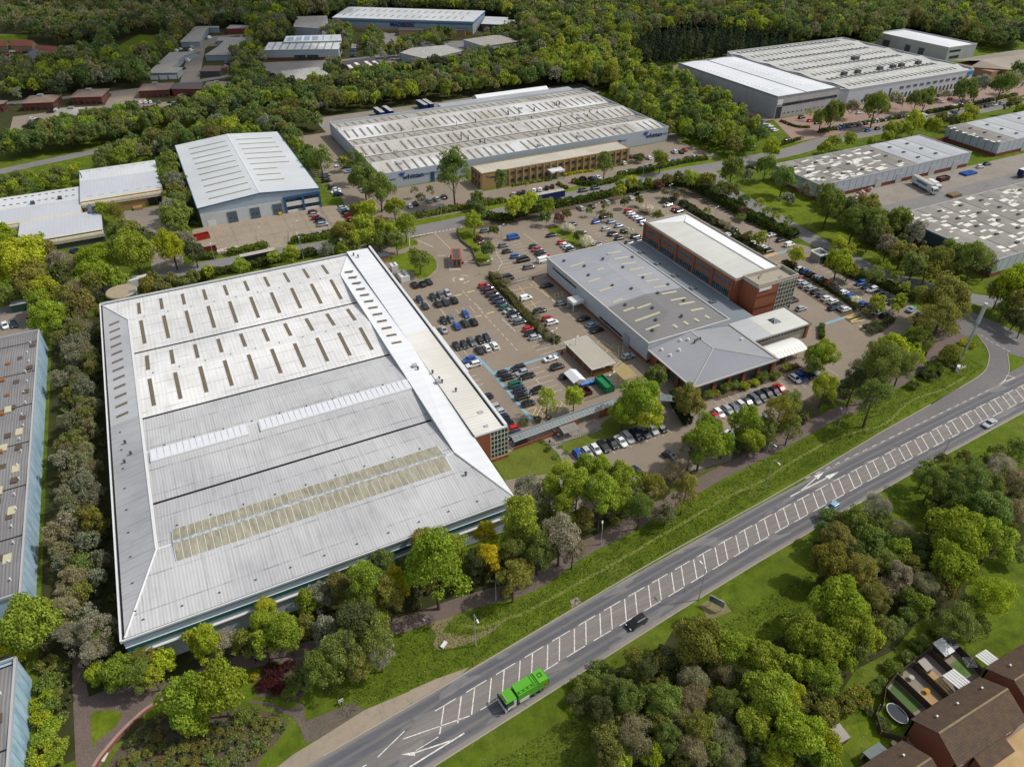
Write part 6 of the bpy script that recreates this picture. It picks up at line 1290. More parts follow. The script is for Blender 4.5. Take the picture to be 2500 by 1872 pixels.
for lab, sp_ in (("beside the blue van", "21 995,918"), ("by the small white roundel in the junction", "21 870,1300"), ("at the planted strip end near the cycle store", "22 1555,410"), ("on the island below the young red tree", "21 780,1100"), ("in the top rows by the hedge", "21 2015,680"), ("beside the brown leaved young tree", "31 592,470"), ("over the empty bays behind the office roof", "31 1080,720"), ("among the cars right of the office roof", "31 1650,1030"), ("in the right hand rows by the blue cars", "41 190,1400"), ("by the bins and skip", "22 2165,890"), ("at the cycle store roof", "22 1780,500")):
    q = S(sp_)[0]; lamp('twin headed car park lamp '+lab, q[0], q[1], 5.5, .4, .7, True, 'twin headed car park lamps')
def sign(label, x, y, w, h, z0, mat, a=0, legs=True, cat='sign', lines=()):
    p = th('road_sign', label, cat, (x, y, 0)); ca, sa = math.cos(a), math.sin(a)
    part(p, 'panel', mat, lambda m: m.obox(x, y, w, .1, z0, z0+h, a)); part(p, 'border', WHITE, lambda m: m.obox(x+.02*sa, y-.02*ca, w+.16, .06, z0-.08, z0+h+.08, a))
    part(p, 'post', WGREY, lambda m: [m.obox(x+d*ca, y+d*sa, .1, .1, 0, z0+h, a) for d in (-w*.38, w*.38)])
q = S("33 1085,1590")[0]; sign('large green backed direction sign beside the dual road', q[0], q[1], 3.0, 1.7, 1.4, simple('sign_back', '#6d7676'), -1.1)
ground('worn_earth_patch', [(q[0]-3, q[1]-1.6), (q[0]+2.5, q[1]-2), (q[0]+2.8, q[1]+1.2), (q[0]-2, q[1]+1.8)], EARTH, 3)
q = S("41 1430,1300")[0]; sign('dark green estate sign with white frame in front of the patched shed', q[0], q[1], 2.4, 2.6, 1.6, simple('sign_darkgreen', '#143c33'), .1)
q = S("41 1825,1450")[0]; sign('small dark sign on the grass corner by the round tree', q[0], q[1], 1.6, 1.2, .5, bpy.data.materials['sign_darkgreen'], .1)
q = S("14 1475,975")[0]; sign('small white sign on the verge before the footway', q[0], q[1], .7, .5, .9, WHITE, .2)
q = S("31 1050,40")[0]; sign('small pale blue sign in the hedge at the road bend', q[0], q[1], 1.6, 1.0, .8, WHITE, .3)
q = S("42 1190,700 24 370,345 42 1350,835 24 170,55"); 
for i, (k, lab) in enumerate(((q[1], 'low white utility cabinet lying in the verge by the street lamp'), (q[3], 'low grey inspection cover box in the shade by the path'))):
    p = th('utility_box', lab, 'box', (*k, 0)); part(p, 'casing', WHITE if not i else WGREY, lambda m: m.obox(k[0], k[1], 1.4, .6, 0, .4, .6)); part(p, 'lid', WHITE if not i else CONCG, lambda m: m.obox(k[0], k[1], 1.5, .7, .4, .45, .6))
q = S("42 510,620", 0)[0]; p = th('rubbish_bin', 'grey bin with white lid at the car park edge under the thin tree', 'bin', (*q, 0)); part(p, 'body', DGREY, lambda m: m.box(q[0]-.5, q[0]+.5, q[1]-.4, q[1]+.4, 0, 1.2)); part(p, 'lid', WHITE, lambda m: m.box(q[0]-.55, q[0]+.55, q[1]-.45, q[1]+.45, 1.2, 1.3))
# barriers at the gatehouse and fences
for i, sp_ in enumerate(("21 445,1098 305,1103", "21 570,1165 705,1168")):
    a, b = S(sp_, 1)
    p = th('barrier', 'raised white barrier arm on the %s of the gatehouse' % ('left', 'right')[i], 'barrier', (*a, 0)); part(p, 'arm', WHITE, lambda m: m.tube((*a, 1), (*b, 1), .06, k=6)); part(p, 'cabinet', RED, lambda m: m.box(a[0]-.3, a[0]+.3, a[1]-.3, a[1]+.3, 0, 1.1))
def rail(label, sp_, h=1.6, n=14, mat=None):
    P = S(sp_); p = th('metal_fence', label, 'fence', (*P[0], 0)); mat = mat or DGREY
    def f(m):
        for a, b in zip(P, P[1:]):
            for z in (.2, h): m.tube((*a, z), (*b, z), .03, k=4)
    part(p, 'rail', mat, f); part(p, 'bars', mat, lambda m: [m.tube((*lerp(a, b, i/n), 0), (*lerp(a, b, i/n), h), .025, k=4) for a, b in zip(P, P[1:]) for i in range(n+1)])
rail('dark railings round the smoking shelter terrace', "22 1450,1480 1560,1490 1850,1400 2010,1330", 1.1)
rail('grey mesh fence along the red post gate of the yellow hatched yard', "21 840,1345 1000,1400 1060,1440 1155,1400 21 1330,1345 1480,1290", 1.6)
rail('open dark gate at the left side of the concrete yard entrance', "11 610,975 665,1010", 2, 8); rail('open dark gate at the right side of the concrete yard entrance', "11 900,990 905,880", 2, 8)
rail('dark fence along the concrete yard hedge', "11 1240,600 1380,800 1540,800", 1.8)
rail('grey fence behind the bins', "22 1890,1010 2080,950 2208,900 32 150,790", 1.6)
q = S("21 1330,1345", .6)[0]; p = th('red_bollard', 'red post box shaped bollard at the yard gate', 'bollard', (*q, 0)); part(p, 'body', RED, lambda m: m.box(q[0]-.25, q[0]+.25, q[1]-.25, q[1]+.25, 0, 1.2)); part(p, 'cap', BLACK, lambda m: m.box(q[0]-.27, q[0]+.27, q[1]-.27, q[1]+.27, 1.2, 1.25))
q = S("22 1640,490", .6)[0]; p = th('red_bollard', 'red post by the corner of the cycle store', 'bollard', (*q, 0)); part(p, 'body', RED, lambda m: m.box(q[0]-.25, q[0]+.25, q[1]-.25, q[1]+.25, 0, 1.2)); part(p, 'cap', BLACK, lambda m: m.box(q[0]-.27, q[0]+.27, q[1]-.27, q[1]+.27, 1.2, 1.25))
q = S("11 815,655", .3)[0]; p = th('yellow_hopper', 'yellow grit box against the blue edged shed', 'grit box', (*q, 0)); part(p, 'body', simple('grit_yellow', '#c79a1f'), lambda m: m.box(q[0]-.6, q[0]+.6, q[1]-.4, q[1]+.4, 0, .8)); part(p, 'lid', bpy.data.materials['grit_yellow'], lambda m: m.slab([(q[0]-.65, q[1]-.45, .8), (q[0]+.65, q[1]-.45, .8), (q[0]+.65, q[1]+.45, 1.05), (q[0]-.65, q[1]+.45, 1.05)], .05))
# ================= VEHICLES =================
m = NT('car_paint', .28, .5); oi = m.n('ShaderNodeObjectInfo'); m.b.inputs['Coat Weight'].default_value = .5; m.b.inputs['Coat Roughness'].default_value = .08; PAINT = m.col(oi.outputs['Color'])
m = NT('car_glass', .08, .7); CGL = m.col(hx('#1c2327'))
m = NT('headlamp', .15, .6); HLM = m.col(hx('#b9bdc0')); m = NT('taillamp', .3, .5); TLM = m.col(hx('#7a1512'))
RIM = simple('wheel_rim', '#8d9093', .4, metal=.6)
ORD = ['first', 'second', 'third', 'fourth', 'fifth', 'sixth', 'seventh', 'eighth', 'ninth', 'tenth', 'eleventh', 'twelfth'] + ['%dth' % i if i % 10 not in (1, 2, 3) or 10 < i % 100 < 14 else '%d%s' % (i, {1: 'st', 2: 'nd', 3: 'rd'}[i % 10]) for i in range(13, 400)]
SPEC = {  # L, W, H, bonnet len, boot len, belt, windscreen run, rear run
 'h': (4.1, 1.78, 1.48, .95, .12, .95, .75, .5), 's': (4.65, 1.82, 1.43, 1.15, .75, .95, .8, .85), 'u': (4.5, 1.88, 1.68, 1.0, .1, 1.08, .7, .42), 'e': (4.75, 1.83, 1.5, 1.15, .1, .96, .8, .45),
 'm': (4.5, 1.85, 1.75, .7, .08, 1.05, .85, .3), 'v': (5.3, 2.0, 2.15, .55, .02, 1.25, .8, .06), 'p': (4.4, 1.8, 1.85, .8, .04, 1.05, .75, .1)}
def carparts(k):
    L, W, H, bo, bt, be, ws, rw = SPEC[k]; w = W/2; x0, x1 = -L/2, L/2; out = []
    van = k in 'vp'
    st = [(x1, .55, .62*w, .38), (x1-.08, .66, .84*w, .26), (x1-.3, .74 if not van else .9, .95*w, .2), (x1-bo*.6, be-.12, w, .2), (x1-bo, be-.03, w, .2), (0, be, w, .2), (x0+bt+.5, be+.02, w, .2), (x0+bt+.05, be, .99*w, .2), (x0+.12, be-.04 if bt < .3 else be-.02, .95*w, .24), (x0+.02, be-.16, .88*w, .32), (x0, .6, .8*w, .4)]
    mb = MB(); mb.v = []; n = 8
    for x, zt, hw, zb in st:
        for y, z in ((-hw*.82, zt), (-hw, zt-.13), (-hw, (zt+zb)/2), (-hw*.93, zb), (hw*.93, zb), (hw, (zt+zb)/2), (hw, zt-.13), (hw*.82, zt)): mb.v.append((x, y, z))
    for i in range(len(st)-1):
        for j in range(n):
            a, b = i*n+j, i*n+(j+1) % n; mb.f.append((a, b, b+n, a+n)); mb.mi.append(0)
    mb.f.append(tuple(range(n-1, -1, -1))); mb.f.append(tuple(range((len(st)-1)*n, len(st)*n))); mb.mi += [0, 0]
    # cabin: base and roof outlines
    b1, b0 = x1-bo, x0+bt+.04; r1, r0 = b1-ws, b0+rw; hb, hr = w*.9, w*(.76 if not van else .86); zr = H
    zb_ = be-.02
    B = [(b0, -hb, zb_), (b1, -hb*.94, zb_), (b1, hb*.94, zb_), (b0, hb, zb_)]; Rf = [(r0, -hr, zr-.05), (r1, -hr*.98, zr-.05), (r1, hr*.98, zr-.05), (r0, hr, zr-.05)]
    # roof panel with crown
    c = [(r0+.15, -hr*.8, zr), (r1-.2, -hr*.78, zr), (r1-.2, hr*.78, zr), (r0+.15, hr*.8, zr)]
    for i in range(4): mb.face([Rf[i], Rf[(i+1) % 4], c[(i+1) % 4], c[i]])
    mb.face(c)
    def P(a, b, t): return tuple(a[i]+(b[i]-a[i])*t for i in range(3))
    def pan(q, f):  # inset a panel
        cx = [sum(p[i] for p in q)/4 for i in range(3)]; return [tuple(cx[i]+(p[i]-cx[i])*f for i in range(3)) for p in q]
    quads = {'windscreen': [B[1], B[2], Rf[2], Rf[1]], 'rear_window': [B[3], B[0], Rf[0], Rf[3]], 'sl': [B[0], B[1], Rf[1], Rf[0]], 'sr': [B[2], B[3], Rf[3], Rf[2]]}
    for q in quads.values(): mb.face([tuple(v) for v in q])
    def push(q, d=.012):
        a = Vector(q[1])-Vector(q[0]); b = Vector(q[3])-Vector(q[0]); nn = a.cross(b).normalized()*d; return [tuple(Vector(p)+nn) for p in q]
    g = []
    if van:
        q = quads['sl']; sl = [P(q[0], q[1], .72), P(q[0], q[1], .97), P(q[3], q[2], .95), P(q[3], q[2], .72)]
        q = quads['sr']; sr = [P(q[0], q[1], .03), P(q[0], q[1], .28), P(q[3], q[2], .28), P(q[3], q[2], .05)]
    else: sl, sr = pan(quads['sl'], .9), pan(quads['sr'], .9)
    for nm, q, f in (('windscreen', quads['windscreen'], .92), ('rear_window', quads['rear_window'], .84 if not van else .5), ('side_window', sl, 1), ('side_window', sr, 1)):
        w_ = MB(); w_.face(push(pan(q, f) if f < 1 else q, .015)); g.append((nm, w_, CGL))
    out.append(('body', mb, PAINT)); out += g
    wr = .33 if k != 'v' else .36
    for sx in (x1-.85, x0+.85):
        for sy in (-1, 1):
            t = MB(); t.tube((sx, sy*(w-.2), wr), (sx, sy*(w+.015), wr), wr, k=12); t.m(1).tube((sx, sy*(w+.012), wr), (sx, sy*(w+.03), wr), wr*.6, k=10); out.append(('wheel', t, [BLACK, RIM]))
    for sy in (-1, 1):
        t = MB(); y = sy*w*.68; t.box(x1-.2, x1-.035, min(y-.2, y+.2), max(y-.2, y+.2), .6, .74 if not van else .86); out.append(('headlight', t, HLM))
        t = MB(); y = sy*w*.78; t.box(x0-.015, x0+.1, y-.14, y+.14, .72, be-.12 if not van else 1.15); out.append(('tail_light', t, TLM))
    return out
CARM = {}; FARM = {}
for k in SPEC:
    ps = carparts(k); lst = []
    for nm, mb, mt in ps:
        o = mb.done(nm, mt); lst.append((nm, o.data)); bpy.data.objects.remove(o)
    CARM[k] = lst
    f = MB(); mats = [PAINT, CGL, BLACK, RIM, HLM, TLM]
    for nm, mb, mt in ps:
        n = len(f.v); f.v += mb.v; f.f += [tuple(n+i for i in q) for q in mb.f]
        f.mi += [(mats.index(mt) if not isinstance(mt, list) else (2 if j == 0 else 3)) for j in mb.mi]
    o = f.done('car_far', mats); FARM[k] = o.data; bpy.data.objects.remove(o)
PC = {'K': ('#0d0e10', 'black'), 'D': ('#26292d', 'charcoal'), 'G': ('#5a6066', 'grey'), 'S': ('#a4a9ad', 'silver'), 'W': ('#dcdedd', 'white'), 'B': ('#0f4da0', 'blue'), 'N': ('#14233f', 'navy'), 'R': ('#ad1518', 'red'), 'M': ('#4c1018', 'maroon'), 'T': ('#12594a', 'green'), 'L': ('#7d9db3', 'pale blue'), 'O': ('#8a3a1c', 'burnt orange')}
TN = {'h': 'hatchback', 's': 'saloon', 'u': 'SUV', 'e': 'estate car', 'm': 'people carrier', 'v': 'van', 'p': 'small van'}
ROWS = []
def row(desc, head, spec, group=None, kinds='hhsueu', one=False):
    """head: degrees, 0 = nose towards +s, 90 = nose towards +t"""
    t = 'o'; items = []
    for k in spec.split():
        if ',' not in k: t = k; continue
        f = k.split(','); x, y = float(f[0]), float(f[1]); c = f[2]
        if t == 'st': q = (x, y)
        else: q = ST(*px(t, x, y), .7)
        items.append((q, c))
    ROWS.append((desc, head, items, group, kinds, one))
row('against the hut end of the great warehouse wall', 90, "21 55,1412,Ks 138,1402,Kh 207,1375,Ds")
row('in the upper double row beside the white roundel', -90, "21 112,1570,Nh 255,1545,Kh 335,1520,Gh 405,1500,Sh")
row('in the lower line of the upper double row', 90, "21 165,1640,Dh 310,1615,Kh 390,1597,Ds 478,1577,Ku")
row('along the brown hedge strip, warehouse side', 0, "st 88.7,200.6,Rh 88.9,198.4,Ds 88.8,196.2,Mm 88.8,193.8,De 88.6,191.3,Kh 88.7,188.8,Nu 88.8,186.4,Nh 88.6,183.8,Th 89,181.2,Ss 89.2,178.7,Ku 88.9,176.2,Sh 89.2,173.6,Ge 89.5,168.7,Rh 89.1,166,Ks 89,163.4,Sh")
row('in the loose upper cluster near the warehouse gutter', -90, "22 600,75,Bh 440,125,Gh 370,142,Kh")
row('in the loose lower cluster near the warehouse gutter', 90, "22 690,155,Ku 600,168,De 512,200,Bh 362,237,Ss")
row('in the upper line of the cluster above the blue walkway', -90, "st 65.4,169.6,Kh 67.9,169.4,Dh 70.5,169.7,Gu 73.1,169.7,Kh 75.7,169.9,Nh")
row('in the lower line of the cluster above the blue walkway', 90, "st 70.6,164.6,Dh 73.2,164.8,Wh 75.7,164.9,Wh")
row('against the warehouse wall by the blue walkway', 180, "22 645,560,Bh 685,615,We")
row('in the left file inside the blue walkway', 0, "22 1015,705,Dh 1065,750,Kh 1150,830,Tp 1195,885,Nh 1215,960,Ku 1285,1032,Kh")
row('in the right file inside the blue walkway', 180, "22 1172,650,De 1212,700,Sh 1262,740,Ks 1372,897,Ku 1478,980,Wh")
row('between the cycle store and the white gazebo', 0, "22 1517,553,Ws 1592,640,Ku 1690,737,Dh")
row('half hidden under the warehouse parapet', 180, "st 62.9,142.5,Dh 62.9,137.6,Sh 62.9,135,Sh 62.9,132.4,Nh 62.9,129.8,Kh 62.9,127.2,Rh 62.8,124.6,Nu 62.8,122.1,Nh")
row('right of the hedge strip near the yellow hatching', 0, "22 1405,35,Ke 1487,118,Rh 1538,160,Wu")
row('in the shade of the workshop wall', 0, "21 1485,1415,Ks 1632,1612,Gh 22 1880,117,Ks 1975,190,Lh 2025,240,Ke")
row('on the yellow hatched yard', 0, "21 1258,1555,Wp"); row('behind the mesh fence of the hatched yard', 0, "21 1050,1345,Kv")
row('at the corner of the pavilion below the workshop', 0, "32 150,525,Sh")
row('along the bushes between the lawn and the maples', -90, "st 73.4,110.9,Bh 75.9,110.9,Sh 78.4,110.9,Wh 80.9,110.8,Ku 83.3,110.8,Kh 85.8,110.6,Ws 88.3,111,Su 90.8,111,Nu 93.3,110.9,Gs 95.8,110.9,Su 98.4,110.8,Ks")
row('in front of the pavilion windows', -90, "st 113.6,107.3,Rh 115.6,108.6,Wh 118.6,108.6,Sh 120.8,108.3,Gh 123.3,108.6,Wh 125.8,108.8,Gs 128.2,109,Gu 130.7,109.2,De 133.2,109.3,De 135.6,109.3,Kh 138,109.5,Rs")
row('right of the pavilion near the round tree', -90, "32 1950,765,Wh 2010,742,Bh 2078,715,Ks 2145,685,Su")
row('half hidden under the maples by the dual road', -70, "32 1280,1375,Ws 1660,1210,Wh 600,1600,Dh 33 248,112,Nh 23 2150,195,Wh 1870,300,Bh")
row('in the first column beyond the young trees', 0, "21 810,830,Gh 1120,905,Bv 1010,990,Gh 1055,1050,Kh 1140,1105,Bh 1230,1145,Kv 1290,1220,Ge 1445,1150,Wv")
row('in the second column beyond the young trees', 0, "21 1340,1000,Kh 1375,1030,Rs 1410,1060,De 1437,1085,Ku 1480,1110,Rh")
row('in the column left of the silver leaved trees', 0, "21 1535,875,Ks 1645,955,Rh 1685,985,Wh 1715,1010,Wh 1742,1040,Ku")
row('around the silver leaved trees at the workshop roof edge', 0, "21 1755,760,Dh 1860,845,Sh 1900,905,Ws 1975,960,Lh 2035,975,Gh")
row('nose out below the top hedge', 90, "21 1845,585,Se 1965,565,Kh 2120,525,Su 31 170,475,Sh 262,440,Kh")
row('in the middle column of the top car park', 0, "21 2010,735,Bh 2120,810,Sh 2190,862,Ku 31 55,910,Kh 160,957,Gh")
row('in the fourth column of the top car park', 0, "21 2180,732,Lh 2090,680,Kh 31 50,775,Lh 120,830,De 0,865,Kh 230,890,Ku 265,930,Gh")
row('along the left wall of the brick offices', 0, "31 160,620,Ru 182,645,Wh 217,670,Sh 253,695,Wh 300,720,Bh 335,752,Ws")
row('beyond the brown planting behind the brick offices', 0, "31 585,550,Ss 662,600,Rh 700,617,Ku 1290,820,Ks 1230,872,Wh")
row('in the bays before the right hand gatehouse', 0, "31 1480,935,Ks 1515,960,We 1610,1010,Wh 1665,1045,Ku 1695,875,Ss 1790,930,Kh 1890,980,Wp")
row('along the glass end of the brick offices', 0, "31 1880,1290,Wh 1925,1315,Wh st 189.3,156.1,Rh 189.2,153.6,Sh 189,151.1,Su 188.9,148.7,Sh 188.8,146.2,Dh 188.7,143.7,Gh 188.6,141.2,Wh 188.6,138.7,Wh 188.5,136.2,Dh 188.4,133.7,Sh")
row('beside the long planting strip, office side', 0, "31 2005,1240,Wh 2060,1268,Bh 2125,1300,Kh 2185,1332,Wh 41 15,1340,Wh 45,1370,De 100,1395,Rh 155,1435,Kh 200,1470,Nh 265,1497,Wh 335,1535,Bu")
row('along the hedge side of the right car park', 180, "41 447,1395,Bu 510,1430,Nh 570,1465,Wu 640,1490,Kh 700,1520,Dh 765,1555,Dh 797,1600,Kh")
row('at the lower end of the right car park strip', 0, "41 470,1620,Bh 540,1640,Kh 42 150,5,Nh 282,20,Wh 31 1925,1580,Ku 42 575,15,Nh 650,50,Sh 712,82,Kh")
row('under the big tree by the right car park', 20, "42 990,18,Ls 1068,80,Dh")
row('peeping over the shrubs by the exit lane', 30, "42 1040,262,Wh 1010,305,Wh 980,330,Wh 915,352,Wh 878,380,Wh")
row('below the white entrance canopy roofs', 0, "32 2012,12,Sh")
row('on the left side of the concrete yard bays', 0, "11 1165,627,Mh 1180,655,Sh 1200,690,Rh 1245,715,Nu 1260,738,Dh 1277,762,Su")
row('on the right side of the concrete yard bays', 0, "11 1487,582,Sh 1500,605,Lh 1522,625,Nh 1542,660,Rh 1577,705,Rh 1595,735,Kh")
row('behind the yard hedge', 0, "11 1055,890,Kh 1197,865,Gh 1320,837,Gh 1402,830,Sh")
row('left of the whittan side lane, upper group', 0, "11 1300,235,Gp 1307,265,Kh 1317,290,De")
row('left of the whittan side lane, lower group', 0, "11 1380,362,Kh 1415,385,Wh 1415,412,Ws 1440,437,Nu")
row('against the whittan side wall', 180, "11 1445,75,Sh 1450,125,We 1510,145,Kh 1550,190,Lh 1590,250,Wh 1640,300,Kh 1675,317,Sh 1700,352,Kh 1717,377,Sh 1737,400,Dh")
row('facing the whittan front wall', 90, "21 60,535,Ks 210,505,Sh 290,485,Se 370,465,Ku 5,562,Wh")
row('along the roadside hedge of the whittan car park', 90, "21 20,650,Nh 95,640,Nh 162,627,Nh 345,590,Bh 450,567,Kh 530,552,Oh 660,522,Du 865,487,Sh")
row('between the tall poplar and the blue lorry trailer', 60, "21 1115,435,Sh 1177,430,Kh 1225,415,Kh 1340,395,Wh 1407,385,Wh 1475,367,Kh 1542,350,Kh")
row('by the whittan office flagpole', 90, "21 1870,268,Ku 1960,265,Kh 2030,252,Ws")
row('behind the hedge right of the whittan offices', 90, "31 120,197,Wh 70,205,Nh 290,157,Dh 345,145,Dh 397,130,Nh 580,92,Wh 640,80,Bh 692,75,Dh 790,45,Dh 850,35,Lh")
row('around the round shrub right of the whittan offices', 80, "31 100,100,Wh 180,30,Kh 375,45,Wh 30 650,1635,Wu 720,1635,Ks 760,1612,Rh 500,1640,Kh")
row('on the estate road beside the whittan offices', 0, "21 1870,395,Du 2000,370,Du"); row('beside the round trees at the road bend', -30, "31 1475,145,Ks")
row('on the estate road before the wide white block', 0, "40 525,1405,Bh 632,1385,Nh 727,1365,Ks 1325,1240,Ks 1392,1225,Wh 1457,1210,Bh 1655,1166,Wh 1727,1160,Kh 1807,1147,Kh 1895,1128,Ws 1970,1114,Su")
r_ = random.Random(21)
row('in the long roadside row before the wide white block', 90, "st " + ' '.join('%.1f,277.4,%s%s' % (335.6+2.62*i, r_.choice('KDGSWWSGNBKDSRW') if i not in (1, 2, 16) else 'BBR'[(1, 2, 16).index(i)], r_.choice('hhus')) for i in range(51) if i not in (27, 28, 30)))
row('by the corner of the tall white block', 0, "30 1530,1315,Wh 1622,1335,Lh 1680,1357,Wh 1702,1385,Sh 1735,1405,Wh")
row('on the brick paving before the glazed corner', 0, "30 2020,1265,Ku 2110,1300,Rh 2190,1325,Kh 1705,1537,Rh 1870,1500,Ks")
row('among the street trees before the wide white block', 0, "40 1465,990,Wh 1442,1020,Sh 1415,1065,Rh 1300,1030,Dh 1265,1075,Dh 1330,1095,Wh 520,1190,Wh 430,1215,Wh")
row('beside the left hand trade units', 60, "00 2070,505,Wh 1945,530,Wh 1900,552,Wv 2060,548,Wv 2140,565,Lh 2030,655,Wv 1985,738,Nh")
row('along the hipped red offices in the estate', 90, "00 1470,1105,Kh 1515,1105,Wh 1570,1103,Wu 1622,1100,Wh 1715,1100,Gh 1825,1095,Kh")
row('on the estate lane by the red offices', 10, "00 1300,1142,Wv"); row('by the long dark roofed row in the estate', 0, "00 1945,1037,Sh 2013,1030,Dv 1915,1112,Kh 1905,1136,Sh 1800,1163,Nh")
row('in front of the leftmost red offices', 0, "00 545,1205,Kh 617,1185,Wh 350,1280,Wh 420,1295,Ku 310,1400,Kh 260,1425,Kh 555,1377,Kh")
row('in the stone farm yard', 0, "00 130,612,Wh 200,617,Rh 80,590,Rh 200,560,Rh 275,560,Kh 130,555,Wh")
row('by the zigzag trade units', 45, "10 50,410,Wv 230,690,Nh 235,670,Gh 225,715,Sh 212,740,Rh 730,800,Kh 430,385,Ds")
row('in the narrow car park beside the silver unit', 0, "10 1605,490,Wh 1602,515,Wh 1600,545,Bh 1597,578,Gh 1595,605,Nh")
row('at the far end of the loading yard', -10, "41 1735,140,Wh 1815,110,Nh"); row('parked at the left works entrance', 60, "01 800,1040,Nh 1850,892,Wh")
row('on the back road behind the great warehouse', 60, "11 125,1265,Wh"); row('in the top left yard by the dark green cabin', -80, "02 50,195,Wh 150,180,Nh 322,150,Kh")
row('below the left ribbed shed corner', 20, "04 30,400,Wh 85,500,Bh 10,370,Kh")
row('driving on the dual road towards the camera side', 186.5, "34 240,92,Ku 43 150,492,Lh 42 1838,1247,Ss")
ncar = 0; FARQ = []
m = NT('far_car_paint', .3, .5); at = m.n('ShaderNodeAttribute', attribute_name='tint'); FPAINT = m.col(at.outputs['Color'])
allc = sorted([(-1 if c[1:2] in ('v', 'p') else math.hypot(*q), id(q)) for _, _, it, _, _, _ in ROWS for q, c in it])
ncp = sum(1 for a in allc if a[0] > 0); KEEPC = set(a[1] for a in allc[:len(allc)-max(0, ncp-296)])
for desc, head, items, group, kinds, one in ROWS:
    order = sorted(range(len(items)), key=lambda i: proj(*items[i][0], .7)[0]); rank = {i: r for r, i in enumerate(order)}
    for i, (q, c) in enumerate(items):
        k = c[1] if len(c) > 1 else 'h'; colh, cname = PC[c[0]]; far = math.hypot(*q) > 330
        a = R(head)+rnd.uniform(-.03, .03)
        pos = (q[0]+(rnd.uniform(-.15, .15)), q[1], .07)
        n = len(items); where = '' if n == 1 else ORD[rank[i]]+' from left '
        lab = '%s %s, %s%s' % (cname, TN[k], where, desc)
        gname = 'vehicles '+desc
        v = .85+.3*rnd.random(); cc = hx(colh); cc = (cc[0]*v, cc[1]*v, cc[2]*v, 1)
        nm = 'parked_van' if k in 'vp' else ('car' if 'driving' in desc else 'parked_car')
        if id(q) not in KEEPC: FARQ.append((q, a, k, cc)); continue
        if far:
            r = bpy.data.objects.new(nm, FARM[k]); COL.objects.link(r); r.color = cc
        else:
            r = bpy.data.objects.new(nm, None); COL.objects.link(r)
            for pn, me in CARM[k]:
                o = bpy.data.objects.new(pn, me); COL.objects.link(o); o.parent = r; o.color = cc
        r.location = pos; r.rotation_euler = (0, 0, a); tag(r, lab, 'van' if k in 'vp' else 'car', gname if n > 1 else None); ncar += 1
        ROOT[r.name] = Vector(pos)
fm = MB(); cols = []
for q, a, k, cc in FARQ:
    me = FARM[k]; ca, sa = math.cos(a), math.sin(a); n0 = len(fm.v)
    for v in me.vertices: fm.v.append((q[0]+v.co.x*ca-v.co.y*sa, q[1]+v.co.x*sa+v.co.y*ca, v.co.z+.07)); cols.append(cc)
    for f in me.polygons: fm.f.append(tuple(n0+i for i in f.vertices)); fm.mi.append(f.material_index)
o = fm.done('distant_parked_cars', [FPAINT, CGL, BLACK, RIM, HLM, TLM]); at = o.data.attributes.new('tint', 'FLOAT_COLOR', 'POINT'); at.data.foreach_set('color', [x for c in cols for x in c]); tag(o, kind='stuff')
# ---- lorries ----
def local(name, label, cat, x, y, a, group=None):
    p = bpy.data.objects.new(name, None); COL.objects.link(p); p.location = (x, y, .07); p.rotation_euler = (0, 0, a); ROOT[p.name] = Vector((0, 0, 0)); return tag(p, label, cat, group)
def wheels(p, xs, w, r=.5):
    for x in xs:
        for sy in (-1, 1): part(p, 'wheel', [BLACK, RIM], lambda m: (m.tube((x, sy*(w-.3), r), (x, sy*w, r), r, k=14), m.m(1).tube((x, sy*(w-.01), r), (x, sy*(w+.02), r), r*.55, k=10)))
def trailer(label, x, y, a, L, side, roof, h=3.9, name='lorry_trailer', cat='trailer', group=None):
    p = local(name, label, cat, x, y, a, group)
    part(p, 'side_curtain', side, lambda m: m.box(-L/2, L/2, -1.25, 1.25, 1.1, h-.02)); part(p, 'roof', roof, lambda m: m.box(-L/2-.02, L/2+.02, -1.27, 1.27, h, h+.07))
    part(p, 'chassis', DGREY, lambda m: m.box(-L/2+.3, L/2-.2, -.5, .5, .75, 1.09)); wheels(p, (-L/2+1.6, -L/2+2.9, -L/2+4.2), 1.22); part(p, 'underrun_bar', DGREY, lambda m: (m.box(-L/2, -L/2+.1, -1.2, 1.2, .5, .7), m.box(L/2-4, L/2-3.8, -1, -.85, 0, 1.1), m.box(L/2-4, L/2-3.8, .85, 1, 0, 1.1)))
    return p
def cab(p, x0, mat=WHITE, h=3.2, L=2.2):
    part(p, 'cab', mat, lambda m: (m.box(x0, x0+L-.5, -1.22, 1.22, .8, h), m.slab([(x0+L-.5, -1.22, h-.01), (x0+L, -1.18, 1.9), (x0+L, 1.18, 1.9), (x0+L-.5, 1.22, h-.01)], .3), m.box(x0+L-.52, x0+L, -1.22, 1.22, .6, 1.9)))
    part(p, 'windscreen', CGL, lambda m: m.face([(x0+L-.45, -1.05, h-.2), (x0+L+.03, -1.05, 1.95), (x0+L+.03, 1.05, 1.95), (x0+L-.45, 1.05, h-.2)][::-1]))
    for sy in (-1, 1): part(p, 'side_window', CGL, lambda m: m.box(x0+.5, x0+L-.7, sy*1.225-.01, sy*1.225+.01, 1.9, 2.7)); part(p, 'mirror', BLACK, lambda m: m.box(x0+L-.4, x0+L-.25, sy*1.45-.1, sy*1.45+.1, 1.8, 2.5)); part(p, 'headlight', HLM, lambda m: m.box(x0+L-.02, x0+L+.03, sy*.95-.2, sy*.95+.2, .75, .95))
    wheels(p, (x0+1.1,), 1.22)
tw = simple('trailer_roof', '#b9b3a8', .7, c2='#8f8a80', sc=.5); tn = simple('curtain_navy', '#13275c', .6)
trailer('long blue curtain sided trailer with white roof on the estate road', 146.8, 258.3, 0, 13.2, tn, tw)
